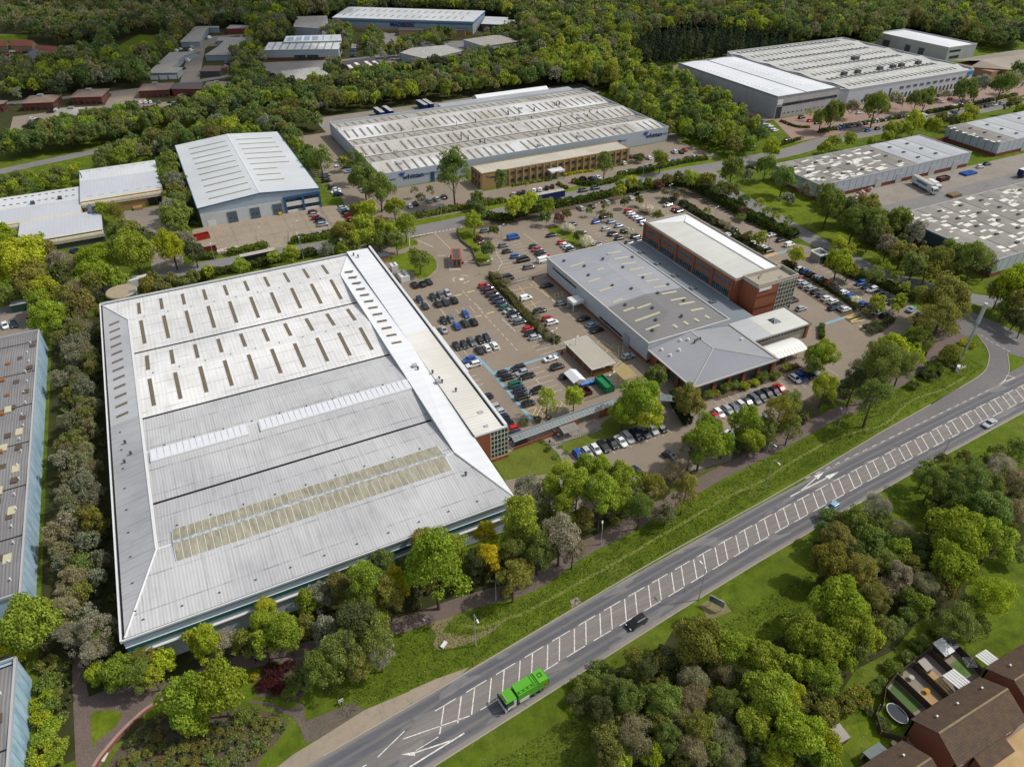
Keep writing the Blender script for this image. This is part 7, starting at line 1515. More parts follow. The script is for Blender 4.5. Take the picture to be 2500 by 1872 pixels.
trailer('black curtain sided trailer on the back road behind the great warehouse', 22.5, 254.6, .03, 12.5, simple('curtain_black', '#1b1d24', .6), tw)
trailer('white box trailer parked behind the round stained tank', -19, 252.8, .1, 9, WHITE, WHITE)
q = S('41 2150,215', 2)[0]
trailer('blue box trailer cut by the right edge in the loading yard', q[0]+6, q[1]-.5, 0, 12, tn, WHITE)
for i, (x, y) in enumerate(((119, 411), (124.5, 411.5), (146.5, 414.5), (150.3, 414.8))): trailer('blue sided trailer behind the whittan factory, %s from the left' % ORD[i], x, y, 1.62, 12, tn, WGREY, group='trailers behind the factory')
p = trailer('white articulated lorry driving on the road before the wide white block', 386, 267.6, 0, 13, simple('curtain_white', '#d3d5d3', .6), WHITE, name='articulated_lorry', cat='lorry'); cab(p, 6.9)
wheels(p, (6.1,), 1.22)
p = trailer('white lorry with a blue panel in the loading yard of the patched units', 303.8, 196.5, -1.83, 12.5, bpy.data.materials['curtain_white'], tw, name='lorry', cat='lorry'); cab(p, 6.6); part(p, 'side_panel', simple('panel_blue2', '#3c78ac', .5), lambda m: m.box(-3, 4, -1.28, -1.26, 2.2, 3.2))
p = local('lorry', 'second white lorry cab just behind the blue panelled lorry', 'lorry', 307.6, 194.5, -1.83); part(p, 'box_body', WHITE, lambda m: m.box(-2.5, 2.3, -1.2, 1.2, 1.1, 3.5)); cab(p, 2.4, h=2.9); wheels(p, (-1.5,), 1.2)
# refuse lorry on the dual road, heading to the left
GL = simple('lorry_lime', '#55a028', .4, nz=.04); GD = simple('lorry_lime_dark', '#3f7f22', .45, nz=.05)
p = local('refuse_lorry', 'bright lime green refuse lorry driving along the dual road', 'lorry', 32.7, 61.1, R(186.5))
part(p, 'cab_roof', GL, lambda m: (m.slab([(2.35, -1.22, 3.0), (4.45, -1.15, 2.9), (4.45, 1.15, 2.9), (2.35, 1.22, 3.0)], .25)))
part(p, 'cab', simple('cab_white', '#cfd2d0', .4), lambda m: (m.box(2.35, 4.4, -1.22, 1.22, .55, 1.55), m.box(2.35, 2.9, -1.22, 1.22, 1.55, 2.75), m.box(4.35, 4.6, -1.22, 1.22, .35, 1.5)))
part(p, 'windscreen', CGL, lambda m: m.slab([(4.3, -1.1, 2.76), (4.6, -1.15, 1.52), (4.6, 1.15, 1.52), (4.3, 1.1, 2.76)][::-1], .08))
for sy in (-1, 1): part(p, 'side_window', CGL, lambda m: m.box(2.9, 4.25, sy*1.2-.03, sy*1.2+.03, 1.56, 2.74)); part(p, 'mirror', BLACK, lambda m: m.box(4.4, 4.6, sy*1.45-.12, sy*1.45+.12, 1.6, 2.4)); part(p, 'headlight', HLM, lambda m: m.box(4.58, 4.64, sy*.9-.25, sy*.9+.25, .6, .85))
part(p, 'light_bar', simple('lightbar', '#8f8b74', .5), lambda m: m.box(3.95, 4.2, -.9, .9, 3.01, 3.15))
part(p, 'body', GL, lambda m: (m.box(-2.4, 1.9, -1.2, 1.2, .95, 3.15), m.slab([(-4.3, -1.2, 3.1), (-2.4, -1.2, 3.35), (-2.4, 1.2, 3.35), (-4.3, 1.2, 3.1)], .3), m.box(-4.3, -2.45, -1.22, 1.22, 1.0, 3.0)))
part(p, 'tailgate', GD, lambda m: (m.slab([(-4.75, -1.1, 2.4), (-4.3, -1.15, 3.0), (-4.3, 1.15, 3.0), (-4.75, 1.1, 2.4)], .8), m.box(-4.75, -4.3, -1.1, 1.1, .8, 1.6)))
part(p, 'roof_rib', GD, lambda m: ([m.box(x, x+.08, -1.2, 1.2, 3.16, 3.24) for x in (-2.1, -1.6)]+[m.box(-2.4, 1.8, y, y+.06, 3.16, 3.28) for y in (.55, .95)]+[m.box(x, x+.06, .55, 1.0, 3.24, 3.4) for x in (-1.2, -.3, .6, 1.5)]))
part(p, 'roof_hatch', BLACK, lambda m: [m.box(-3.7+a, -3.7+b, -.5+c, -.5+d, 3.3, 3.36) for a, b, c, d in ((0, .8, 0, .08), (0, .8, .72, .8), (0, .08, 0, .8), (.72, .8, 0, .8))])
part(p, 'side_skirt', WHITE, lambda m: (m.box(-.3, 1.6, 1.21, 1.25, .7, 1.6), m.box(-.3, 1.6, -1.25, -1.21, .7, 1.6))); part(p, 'hazard_panel', simple('hazard_orange', '#c4541c'), lambda m: m.box(-4.2, -3.6, 1.225, 1.26, 1.4, 2.2))
part(p, 'chassis', DGREY, lambda m: m.box(-4.2, 4.2, -.5, .5, .6, .94)); part(p, 'gap_pipe', DGREY, lambda m: m.box(1.95, 2.3, -1.0, 1.0, .9, 2.4)); wheels(p, (3.5, -1.6, -2.9), 1.2, .5)
p = local('train', 'pale train carriages glimpsed through the trees at the top left', 'train', *S("00 640,115", 2)[0], 0)
a = S("00 560,115 740,100 1540,70 1670,62", 2.5); an = math.atan2(a[1][1]-a[0][1], a[1][0]-a[0][0]); p.rotation_euler = (0, 0, an)
part(p, 'carriage', simple('train_grey', '#a8aeb2', .4), lambda m: m.box(-10, 10, -1.4, 1.4, .6, 3.6)); part(p, 'window', GLASS, lambda m: m.box(-9, 9, -1.45, -1.4, 2, 2.8)); part(p, 'bogie', DGREY, lambda m: (m.box(-8, -5, -1.2, 1.2, 0, .6), m.box(5, 8, -1.2, 1.2, 0, .6)))
p = local('train', 'white ended train carriage glimpsed further right through the trees', 'train', *lerp(a[2], a[3], .5), an); part(p, 'carriage', bpy.data.materials['train_grey'], lambda m: m.box(-10, 9, -1.4, 1.4, .6, 3.6)); part(p, 'window', GLASS, lambda m: m.box(-9, 6, -1.45, -1.4, 2, 2.8)); part(p, 'cab_end', WHITE, lambda m: m.box(9, 11, -1.35, 1.35, .6, 3.3)); part(p, 'bogie', DGREY, lambda m: (m.box(-8, -5, -1.2, 1.2, 0, .6), m.box(5, 8, -1.2, 1.2, 0, .6)))
# ---- people ----
def person(label, x, y, a, top, leg, stride=.25, skin='#b98a6c'):
    me = bpy.data.meshes.new('person')
    V = [(0, 0, .95), (0, 0, 1.15), (0, 0, 1.42), (0, 0, 1.52), (.02, 0, 1.66), (0, .17, 1.42), (.03, .24, 1.15), (.12, .25, .9), (.16, .25, .8), (0, -.17, 1.42), (-.03, -.24, 1.15), (.02, -.25, .9), (.05, -.25, .8), (0, .1, .92), (stride*.6, .1, .5), (stride, .1, .08), (stride+.16, .1, .04), (0, -.1, .92), (-stride*.3, -.1, .5), (-stride, -.1, .1), (-stride+.14, -.1, .04)]
    E_ = [(0, 1), (1, 2), (2, 3), (3, 4), (2, 5), (5, 6), (6, 7), (7, 8), (2, 9), (9, 10), (10, 11), (11, 12), (0, 13), (13, 14), (14, 15), (15, 16), (0, 17), (17, 18), (18, 19), (19, 20)]
    rad = [.15, .14, .15, .06, .1, .07, .05, .035, .03, .07, .05, .035, .03, .1, .065, .045, .04, .1, .065, .045, .04]
    me.from_pydata(V, E_, []); o = bpy.data.objects.new('person', me); COL.objects.link(o); o.location = (x, y, .06); o.rotation_euler = (0, 0, a)
    md = o.modifiers.new('Skin', 'SKIN'); 
    if not me.skin_vertices: bpy.context.view_layer.objects.active = o
    sk = me.skin_vertices[0].data if me.skin_vertices else None
    if sk:
        for i, r in enumerate(rad): sk[i].radius = (r, r)
        sk[0].use_root = True
    o.modifiers.new('Sub', 'SUBSURF').levels = 1
    m = NT('clothing_'+str(len(MATS)), .9, .1); tc = m.n('ShaderNodeTexCoord'); sp = m.n('ShaderNodeSeparateXYZ'); m.l(tc.outputs['Object'], sp.inputs[0])
    c = m.mix(m.math('GREATER_THAN', sp.outputs[2], .95), hx(leg), hx(top)); c = m.mix(m.math('GREATER_THAN', sp.outputs[2], 1.5), c, hx(skin)); c = m.mix(m.math('GREATER_THAN', sp.outputs[2], 1.68), c, hx('#2a201a')); me.materials.append(m.col(c))
    ROOT[o.name] = Vector((x, y, 0)); tag(o, label, 'person'); return o
for lab, sp_, a, t_, l_ in (('person in dark clothes walking beside the parked cars near the blue walkway', "22 820,515", 2.5, '#1c1d22', '#26262b'), ('person in a pale pink top standing by the shelter', "22 1555,1370", .5, '#c8a8a8', '#23252e'), ('person in a white shirt standing at the shelter front', "22 1600,1410", 4, '#dcdfe4', '#232a3c'), ('person in dark clothes at the foot of the lawn path', "22 1508,1480", 1, '#222226', '#1d1d22'), ('person in dark clothes walking on the shaded footpath', "14 560,530", .1, '#1b1b20', '#1a1a1e')):
    q = S(sp_)[0]; person(lab, q[0], q[1], a, t_, l_)
# ================= TREES, SHRUBS, HEDGES =================
import numpy as np
def leafmat(name, trans=.25):
    m = bpy.data.materials.new(name); m.use_nodes = True; t = m.node_tree; t.nodes.clear()
    def n(ty, **k):
        nd = t.nodes.new(ty)
        for a, v in k.items(): setattr(nd, a, v)
        return nd
    out = n('ShaderNodeOutputMaterial'); oi = n('ShaderNodeObjectInfo'); geo = n('ShaderNodeNewGeometry'); tc = n('ShaderNodeTexCoord')
    nz = n('ShaderNodeTexNoise'); nz.inputs['Scale'].default_value = .55; nz.inputs['Detail'].default_value = 3; t.links.new(tc.outputs['Object'], nz.inputs['Vector'])
    at = n('ShaderNodeAttribute', attribute_name='tint')
    return m, t, n, out, oi, geo, nz, at
def build_leaf(name, use_attr):
    m, t, n, out, oi, geo, nz, at = leafmat(name)
    base = at.outputs['Color'] if use_attr else oi.outputs['Color']
    hsv = n('ShaderNodeHueSaturation'); t.links.new(base, hsv.inputs['Color'])
    mr = n('ShaderNodeMapRange'); mr.inputs['From Min'].default_value = 0; mr.inputs['From Max'].default_value = 1; mr.inputs['To Min'].default_value = .66; mr.inputs['To Max'].default_value = 1.34
    t.links.new(geo.outputs['Random Per Island'], mr.inputs['Value']); 
    h = n('ShaderNodeMapRange'); h.inputs['From Min'].default_value = .3; h.inputs['From Max'].default_value = .7; h.inputs['To Min'].default_value = .494; h.inputs['To Max'].default_value = .513
    t.links.new(nz.outputs['Fac'], h.inputs['Value']); t.links.new(h.outputs[0], hsv.inputs['Hue']); t.links.new(mr.outputs[0], hsv.inputs['Value'])
    d = n('ShaderNodeBsdfDiffuse'); tr = n('ShaderNodeBsdfTranslucent'); mx = n('ShaderNodeMixShader'); mx.inputs[0].default_value = .4
    t.links.new(hsv.outputs[0], d.inputs[0]); t.links.new(hsv.outputs[0], tr.inputs[0]); t.links.new(d.outputs[0], mx.inputs[1]); t.links.new(tr.outputs[0], mx.inputs[2]); t.links.new(mx.outputs[0], out.inputs[0])
    return m
LEAF = build_leaf('leaf', False); LEAFW = build_leaf('leaf_woodland', True)
BARKM = simple('bark', '#5c5042', .95, c2='#40372c', sc=1.5); TWIG = simple('twig', '#8d8070', .95, c2='#6f6354', sc=1.2)
def crown_np(shape, seed, n, ls):
    """unit: crown 8 m wide; returns quad corners (n,4,3)"""
    g = np.random.default_rng(seed)
    par = {'R': (4.0, 3.4, 4.9, 44, .4, 1.3), 'T': (4.0, 6.2, 8.0, 50, .3, 1.2), 'A': (4.0, 4.6, 6.0, 60, .42, .95), 'S': (4.0, 2.1, 2.2, 34, .4, 1.15), 'B': (4.0, 3.6, 4.8, 40, .5, 1.3), 'C': (4.0, 8.5, 9.5, 40, .3, 1.3)}[shape]
    rx, rz, cz, nb, inner, br = par
    d = g.normal(size=(nb, 3)); d /= np.linalg.norm(d, axis=1)[:, None]
    if shape != 'S': d[:, 2] = np.where(d[:, 2] < -.45, -d[:, 2], d[:, 2])
    else: d[:, 2] = np.abs(d[:, 2])*.9-.15
    rr = (inner+(1-inner)*g.random(nb)**.45)*.78
    C = d*rr[:, None]*np.array([rx, rx, rz]); C *= 1+.12*g.normal(size=(nb, 1))
    if shape == 'C': 
        z = g.random(nb); a = g.random(nb)*6.28; w = (1-z)*.78+.05; C = np.stack([np.cos(a)*w*rx*g.random(nb)**.5, np.sin(a)*w*rx*g.random(nb)**.5, (z*2-1)*rz*.95], 1)
    if shape == 'T': C[:, :2] *= (1-.35*np.clip(C[:, 2:]/rz, -1, 1))
    C[:, 2] += cz; R_ = br*(.7+.6*g.random(nb))
    if shape == 'C': R_ *= .8*(1.1-z)
    wgt = R_**2/np.sum(R_**2); b = g.choice(nb, n, p=wgt)
    v = g.normal(size=(n, 3)); v /= np.linalg.norm(v, axis=1)[:, None]
    out_ = C[b]-np.array([0, 0, cz*.85]); out_ /= np.linalg.norm(out_, axis=1)[:, None]+1e-6
    v = v+out_*.55; v /= np.linalg.norm(v, axis=1)[:, None]
    v[:, 2] = np.where((v[:, 2] < -.3) & (g.random(n) < .6), -v[:, 2], v[:, 2])
    P = C[b]+v*(R_[b]*(.6+.46*g.random(n)))[:, None]*np.array([1, 1, .85])
    P[:, 2] = np.maximum(P[:, 2], .15)
    jit = {'R': .55, 'T': .7, 'A': 1.0, 'S': .55, 'B': 1.2, 'C': .8}[shape]
    N = v+g.normal(size=(n, 3))*jit; N /= np.linalg.norm(N, axis=1)[:, None]
    U = np.cross(N, g.normal(size=(n, 3))); U /= np.linalg.norm(U, axis=1)[:, None]; W = np.cross(N, U)
    if shape == 'B': s1 = ls*1.9*(.6+.8*g.random(n)); s2 = ls*.13*np.ones(n); leafy = g.random(n) < .3; s1[leafy] = ls*.6; s2[leafy] = ls*.35
    else: s1 = ls*(.55+.6*g.random(n)); s2 = s1*(.6+.3*g.random(n))
    U *= s1[:, None]/2; W *= s2[:, None]/2
    return np.stack([P-U-W*.6, P+U*.8-W, P+U+W*.6, P-U*.7+W], 1)
def mesh_np(name, Q, mat, tint=None):
    n = len(Q); me = bpy.data.meshes.new(name); me.vertices.add(n*4); me.vertices.foreach_set('co', Q.reshape(-1).astype(np.float32))
    me.loops.add(n*4); me.loops.foreach_set('vertex_index', np.arange(n*4, dtype=np.int32)); me.polygons.add(n); me.polygons.foreach_set('loop_start', np.arange(0, n*4, 4, dtype=np.int32))
    me.polygons.foreach_set('loop_total', np.full(n, 4, dtype=np.int32)) if False else None
    me.materials.append(mat); me.update(calc_edges=True)
    if tint is not None:
        at = me.attributes.new('tint', 'FLOAT_COLOR', 'POINT'); at.data.foreach_set('color', np.repeat(tint, 4, axis=0).reshape(-1).astype(np.float32))
    return me
def trunk_mesh(shape, seed):
    g = random.Random(seed); mb = MB(); H = {'R': 5, 'T': 9, 'A': 7, 'S': 1.6, 'B': 5, 'C': 12}[shape]; r = .26 if shape != 'S' else .1
    p = Vector((0, 0, -.1)); q = Vector((g.uniform(-.2, .2), g.uniform(-.2, .2), H*.45)); mb.tube(p, q, r, r*.7, k=7); t = Vector((q.x*1.5, q.y*1.5, H*.95)); mb.tube(q, t, r*.7, r*.25, k=6)
    for i in range(7 if shape not in 'C' else 2):
        a = i*2.4+g.random(); f = .3+.09*i; s = p.lerp(t, f); L = {'R': 2.9, 'T': 2.6, 'A': 3.0, 'S': 2.0, 'B': 3.2, 'C': 1}[shape]*(1.15-f*.6)
        e = s+Vector((math.cos(a)*L, math.sin(a)*L, L*(.75 if shape != 'T' else 1.3))); mb.tube(s, e, r*.32, r*.1, k=5, cap=False)
        for j in range(2): 
            e2 = e+Vector((math.cos(a+j*1.6-.8)*L*.45, math.sin(a+j*1.6-.8)*L*.45, L*.45)); s2 = s.lerp(e, .65); mb.tube(s2, e2, r*.14, r*.05, k=4, cap=False)
            if shape in 'BA': e3 = e2+Vector((g.uniform(-1, 1), g.uniform(-1, 1), .8)); mb.tube(s2.lerp(e2, .6), e3, r*.09, r*.03, k=3, cap=False)
    o = mb.done('trunk', TWIG if shape == 'B' else BARKM); me = o.data; bpy.data.objects.remove(o); return me
NL = {'R': (9500, .34), 'T': (8500, .31), 'A': (6500, .26), 'S': (5200, .29), 'B': (3600, .5), 'C': (4200, .5)}
CR = {}
for sh in 'RTASBC':
    for v in range(3):
        for lod, (f, s) in enumerate(((1, 1), (.3, 1.7), (.06, 3.4))):
            n, ls = NL[sh]; Q = crown_np(sh, 100*ord(sh)+v, int(n*f), ls*s); CR[sh, v, lod] = Q
CM = {}; TM = {}
def cmesh(sh, v, lod):
    if (sh, v, lod) not in CM: CM[sh, v, lod] = mesh_np('crown', CR[sh, v, lod], LEAF)
    return CM[sh, v, lod]
def tmesh(sh, v):
    if (sh, v) not in TM: TM[sh, v] = trunk_mesh(sh, v+ord(sh))
    return TM[sh, v]
ASP = {'R': 1.38, 'T': 1.85, 'A': 1.55, 'S': .52, 'B': 1.05, 'C': 2.2}
LC = {'m': ('#83953f', 'bright green'), 'y': ('#94a03a', 'yellow green'), 'g': ('#6f7f4a', 'mid green'), 'd': ('#566046', 'dark green'), 'o': ('#7a7d48', 'olive'), 'b': ('#888666', 'brown grey'), 'w': ('#c3c6ae', 'white blossomed'),
      'r': ('#77584f', 'copper red'), 'Y': ('#a8a434', 'golden yellow'), 's': ('#8b8c76', 'silvery green'), 'p': ('#4a2a33', 'burgundy'), 'k': ('#3a4638', 'very dark green'), 'n': ('#78764a', 'bronze brown'), 'l': ('#98a345', 'pale lime')}
ZS = {'R': 1.3, 'T': 1.1, 'A': 1.18, 'S': 1, 'B': 1.1, 'C': 1}
KN = {'R': 'round tree', 'T': 'tall tree', 'A': 'airy tree', 'S': 'shrub', 'B': 'bare tree', 'C': 'conifer'}
LG = 1.3
TREES = []   # (s, t, D, shape, colour, region)
TALL = ('between the great warehouse and the footpath', 'in the row before the great warehouse front', 'between the warehouse corner and the dual road')
def plant(region, spec):
    t = 'o'
    for k in spec.split():
        if ',' not in k: t = k; continue
        f = k.split(','); x, y, w = map(float, f[:3]); sh, c = f[3][0], f[3][1]
        if sh == 'R' and region in TALL: sh = 'T'
        u, v = px(t, x, y); wpx = w/4.416 if t != 'o' else w*1.13; D = 8; zc = 4
        for _ in range(4):
            s_, t_ = ST(u, v, zc); D = (1.25 if region in TALL else (1.0 if 'entrance' in region or 'parked cars' in region or 'lawns' in region else 1.12))*wpx*proj(s_, t_, zc)[2]/F; zc = D*ASP[sh]*(.58 if sh != 'S' else .4)
        TREES.append((s_, t_, D, sh, c, region, 1))
def fill(region, poly, sp, dr, mix, seed=1, z=0, avoid=True, lim=None):
    g = random.Random(seed); xs = [p[0] for p in poly]; ys_ = [p[1] for p in poly]; y = min(ys_); near = [(a[0], a[1], a[2]) for a in TREES if a[6]]
    while y < max(ys_):
        x = min(xs)+g.random()*sp
        while x < max(xs):
            p = (x+g.uniform(-.35, .35)*sp, y+g.uniform(-.35, .35)*sp); x += sp
            if not inpoly(p, poly) or (avoid and blocked(p)): continue
            pp = proj(p[0], p[1], 5)
            if not (-90 < pp[0] < 2590 and -130 < pp[1] < 1980): continue
            D = g.uniform(*dr)
            if mix[0][0] != 'S' and any((a-p[0])**2+(b-p[1])**2 < (c*.3+D*.22)**2 for a, b, c in near if abs(a-p[0]) < 9): continue
            m_ = g.choice(mix); TREES.append((p[0], p[1], D, m_[0], m_[1], region, 0))
        y += sp*.87
# --- individually placed from the photograph ---
plant('in the bottom left belt', "04 330,120,560,Rm 120,330,380,Ry 790,190,230,Ry 1040,180,400,As 1040,430,320,As 1270,600,380,Rm 1040,640,230,Ry 1540,470,300,Ao 1745,500,270,Ry 1945,430,260,Sw 2130,290,280,Ry 1480,660,330,Ag 1650,690,260,Ay 950,50,300,As 1100,330,280,Ag")
plant('beside the round garden at bottom left', "04 2010,960,500,Rm 14 150,840,560,Rm -90,1180,260,Rm")
plant('between the great warehouse and the footpath', "14 60,330,280,Ry 210,300,300,As 440,300,240,Ro 620,140,270,Rm 640,330,240,Rm 880,200,330,Rm 1090,130,200,Ro 1280,170,240,Rs 1640,130,480,Ad 1830,240,420,Ag 1500,430,420,Ag 1250,600,380,Ag 1640,520,330,Ao 1880,440,300,As")
plant('in the row before the great warehouse front', "13 1110,1270,270,Rm 1290,1160,250,Ag 1440,1340,300,Rn 1260,1460,260,As 1740,1350,400,Rm 1600,1260,220,Rm 1790,1010,260,Ag 1900,1130,280,Ag 2070,1350,260,RY 1090,1530,230,Rm 900,1500,240,Ag 680,1450,260,Ag 370,1490,220,Ao 640,1600,250,Ry 1680,1560,380,Ag 1590,1060,190,Ay 1290,1040,220,Ag 2110,880,240,Ag 2130,1150,220,Ag 1980,1480,300,Ro")
plant('between the warehouse corner and the dual road', "23 270,1150,540,Rm 480,960,320,Rm 820,800,260,TY 860,1060,280,TY 1200,690,430,Rm 1110,960,330,Ag 1380,980,340,Ag 1620,820,420,As 590,640,220,Ag 1270,330,300,As 1660,180,300,Rm 1800,330,360,Rm 1660,560,260,Rm 1860,620,220,Rn 1880,100,240,Rm 2060,420,380,Rm 2060,90,250,Rm 1000,350,240,Ay 20,960,240,As 1110,1290,330,Ao 1520,330,260,Rm 1430,560,240,Ag 700,1130,280,Ad 1220,1180,280,Ao 1760,980,250,Ab")
plant('between the parked cars and the verge', "33 90,180,380,Rm 60,430,300,Rm 620,90,280,Bb 440,310,330,Ao 280,520,350,Ag 760,330,330,To 560,560,260,Ab 330,250,260,Ao 32 950,1480,480,Rm 1010,1320,330,Rm 820,1560,330,As 1430,1230,400,Rm 1480,1430,300,Rm 1780,1120,420,Ao 1900,1280,300,Ag 1900,1010,330,Ag 1180,1480,260,Rm 1640,1380,260,Ag")
plant('on the lawns around the brick walkway', "22 1480,1010,270,Al 1775,975,230,Rl 32 450,745,260,Rg 280,960,480,Rm 380,1130,350,Ry 820,1010,330,Ro 100,1130,300,Rm")
plant('along the right of the pavilion car park', "32 2170,520,230,Rm 2150,620,200,Rg 42 60,500,280,Rm 60,880,290,Rl 640,660,480,Ag 600,960,430,Ag 380,830,300,Ad 850,430,280,Ry 1000,500,230,Ry 1290,150,440,Ao 1080,330,320,Ag 1160,170,260,Ao 1430,490,230,Ao 720,420,220,Al 780,560,260,Ag 900,620,300,Ag")
plant('around the entrance junction', "21 690,720,215,Rm 740,600,180,Rg 905,830,120,Rg 845,1030,170,Rg 750,940,130,Rr 1130,550,230,Rl 1280,540,230,Rl 1480,560,180,Ry 1460,680,135,Rg 100,1130,250,Rg 470,200,360,Tg 980,290,190,Tg 740,480,170,Rg 760,650,130,Rg")
plant('on the car park islands', "21 1610,690,110,Rr 1690,650,100,Rn 1700,810,170,Sw 1820,880,110,Rg 1910,965,190,Sw 1935,615,80,Rg 2110,565,80,Ro 2085,640,80,Rn 2150,670,80,Rg 1400,560,150,Rg 950,1330,110,Bb 1040,1390,110,Bb 31 540,410,80,Rn 670,450,80,Rn 270,500,85,Rn 110,520,95,Rn 350,610,160,Sw 470,660,100,Ro 1000,620,90,Ay 1215,790,100,Bb 1440,885,100,Rn 1572,905,145,Rl 1960,1100,170,Rl 150,840,110,Sw 150,890,70,Sw 41 630,1600,160,Rl 870,1590,150,Ry 400,1580,130,Sw 42 640,20,110,Rl 820,20,110,Ay 500,40,80,Ro 22 1090,10,60,Bb 1380,120,90,Bb 1420,240,90,Bb 1500,320,90,Bb")
plant('along the side road hedge', "31 190,310,130,Rl 370,300,90,Rl 570,280,120,Rn 50,400,140,Rl 60,320,90,Rl 700,260,120,Ro 830,270,170,Rl 1000,290,180,Ro 1160,380,160,Ro 1270,400,150,Ro 1390,500,130,Rg 1380,620,90,Rr 1560,540,120,Al 1640,620,120,Al 1740,680,110,Al 1880,720,120,Al 1850,780,80,Al 260,330,90,Rg 480,330,90,Rr 41 220,960,190,Al 340,1040,130,Al 220,1150,260,Ry 610,1150,110,Al 720,1230,110,Al 830,1330,150,Al 330,1230,180,Ro 600,1300,200,Ag 920,1440,120,Al 1090,1480,130,Al")
plant('on the green strip beyond the side road', "31 1270,170,230,Rg 1640,130,200,Rg 1440,240,140,As 1830,260,240,Rg 1870,490,140,Rs 2060,390,160,As 1170,250,90,Al 41 110,540,330,Rg 300,560,260,Rd 400,700,330,Rg 520,580,250,Ro 600,760,280,Ag 860,720,260,Rg 1030,850,240,As 750,990,220,Rs 690,850,180,Rn 560,880,220,Rd 900,1060,260,Ro 1150,1090,220,Ro 1290,1150,300,Ro 1030,1210,260,Rg 1180,1230,240,Ro 1400,1040,220,Ag 1690,1130,360,Ag 1560,1060,260,Ag 1830,1190,200,As 130,380,110,Ab 700,720,200,Rn")
plant('at the right edge by the link road', "41 1400,1540,430,Ro 1230,1600,300,Ro 2100,1450,360,Ry 1960,1480,260,Ro 2180,1590,300,Ro 42 1500,60,230,Ao 2130,100,200,Rd 2000,20,180,Rg 2208,180,200,Rd")
plant('in front of the whittan factory', "11 1710,240,300,Rg 1880,370,310,Rg 1250,60,260,Ag 1500,90,120,Rl 1630,110,230,Ag 2040,560,200,Rm 2160,770,220,Rm 1980,820,210,Rm 1740,600,230,Ry 1650,620,170,Ro 21 2110,90,190,Tg 31 500,60,180,Rg 960,20,60,Sr 21 50,400,90,Ab 220,400,100,Ab 120,480,110,Ab 1270,340,60,Al")
plant('between the concrete yard and the back road', "11 1700,760,250,Rm 1500,850,260,Ro 1620,900,220,Rm 1740,890,220,Rm 1860,760,200,Ro 1480,1030,150,Rm 1320,1040,160,As 920,1100,190,Rm 740,1110,130,Rl 390,1215,180,Rm 30,1270,130,Ry 1400,970,150,Rg 1560,990,160,Ro 1870,920,190,Rg 1960,920,160,Rd 2060,930,200,Rg")
plant('around the left works yard', "01 1130,600,170,Ry 1270,640,210,Bn 1220,850,170,Rg 1400,830,220,Ro 1560,930,260,Rd 1440,1070,400,Rm 1330,960,240,Rg 1010,1130,360,Rm 1040,1290,300,Rm 1240,1340,250,Rm 660,1180,300,As 650,1330,260,Rd 480,1010,220,Rn 440,910,120,Ay 250,1150,470,Ry 80,1230,360,Ry 330,1340,330,Ro 60,1050,250,Ry 1000,1420,260,Ao 880,1500,260,Bb 500,1500,300,Ry 430,1600,260,Rm 60,1520,230,Rg 700,1600,280,Ao 880,1620,260,Rn 30,850,200,Ry 1840,1010,300,Ry 2020,960,230,As 1980,850,160,Rm 2090,1070,200,Rd 1870,730,250,Rg 1950,610,220,Rg 1820,580,200,As 1880,430,220,Ro 1880,310,210,As 1850,180,180,Rg 1800,90,200,Rg 1650,1340,150,Ro 1850,1370,150,Ro 2080,1330,150,Ro 1580,1420,180,Ro 1750,1450,160,Rn 1980,1400,140,Ro 02 500,110,330,Rm")
plant('on the brick paving before the white blocks', "40 150,1230,220,Rg 30,1270,180,Rg 350,1150,150,Rs 620,1140,260,Rg 530,1080,110,Rs 830,1070,150,Rs 1060,1060,190,Rg 1160,1050,190,Rg 1370,1020,90,Rs 1570,1000,220,Rg 1730,905,200,Rs 1990,900,230,Rg 2100,860,170,Rs 2150,760,170,Rg 900,1100,70,Ab 1300,1000,60,Ab 30 1570,1450,170,Rg 1480,1390,130,Rg 2100,1220,80,Al 1700,1600,180,Rl 1180,1290,150,Rl")
plant('on the grass before the blue panelled sheds', "40 150,1530,150,Rl 330,1500,150,Rl 60,1590,140,Rl 570,1520,95,Rl 800,1390,170,Rl 920,1390,170,Ry 1040,1320,190,Ry 1230,1360,170,Ry 1640,1220,170,Rl 1560,1290,150,Ry 1430,1300,130,Ro 2100,1120,150,Ro 2180,1190,130,Ry 740,1480,120,Ry 1320,1270,120,Ro")
plant('in the wood by the dual road bottom right', "34 900,280,520,Ro 1200,350,430,Rm 1600,500,430,Rm 2050,230,420,Rm 1930,560,270,Rm 2150,650,330,Rm 1680,880,520,Rm 1900,870,300,Ry 1990,1330,520,Rm 350,600,280,Ad 130,930,360,Rg 540,950,380,Rg 850,740,330,Bb 830,960,330,Bb 250,1330,430,Bb 570,1350,320,Ag 900,1230,380,Ao 1180,960,340,Ag 1180,1330,330,Bb 830,1500,350,Bb 1270,1530,300,Bb 1560,1500,260,Rd 60,1610,250,Rm 190,480,240,Ao 1150,640,280,Bb 570,500,230,Rd 690,1150,300,Bb 1060,1480,260,Ag 1100,1120,280,Bb 1500,1200,380,Rm 420,1130,260,Ag 1750,1550,330,Ry 100,1400,260,Ry 400,1560,260,Ay 24 1900,800,330,Sg 2060,620,260,Sg 1830,960,280,Sd 2080,1050,330,Ad 2130,1330,360,Ro 2150,1560,300,Ro 2180,830,280,Rg")
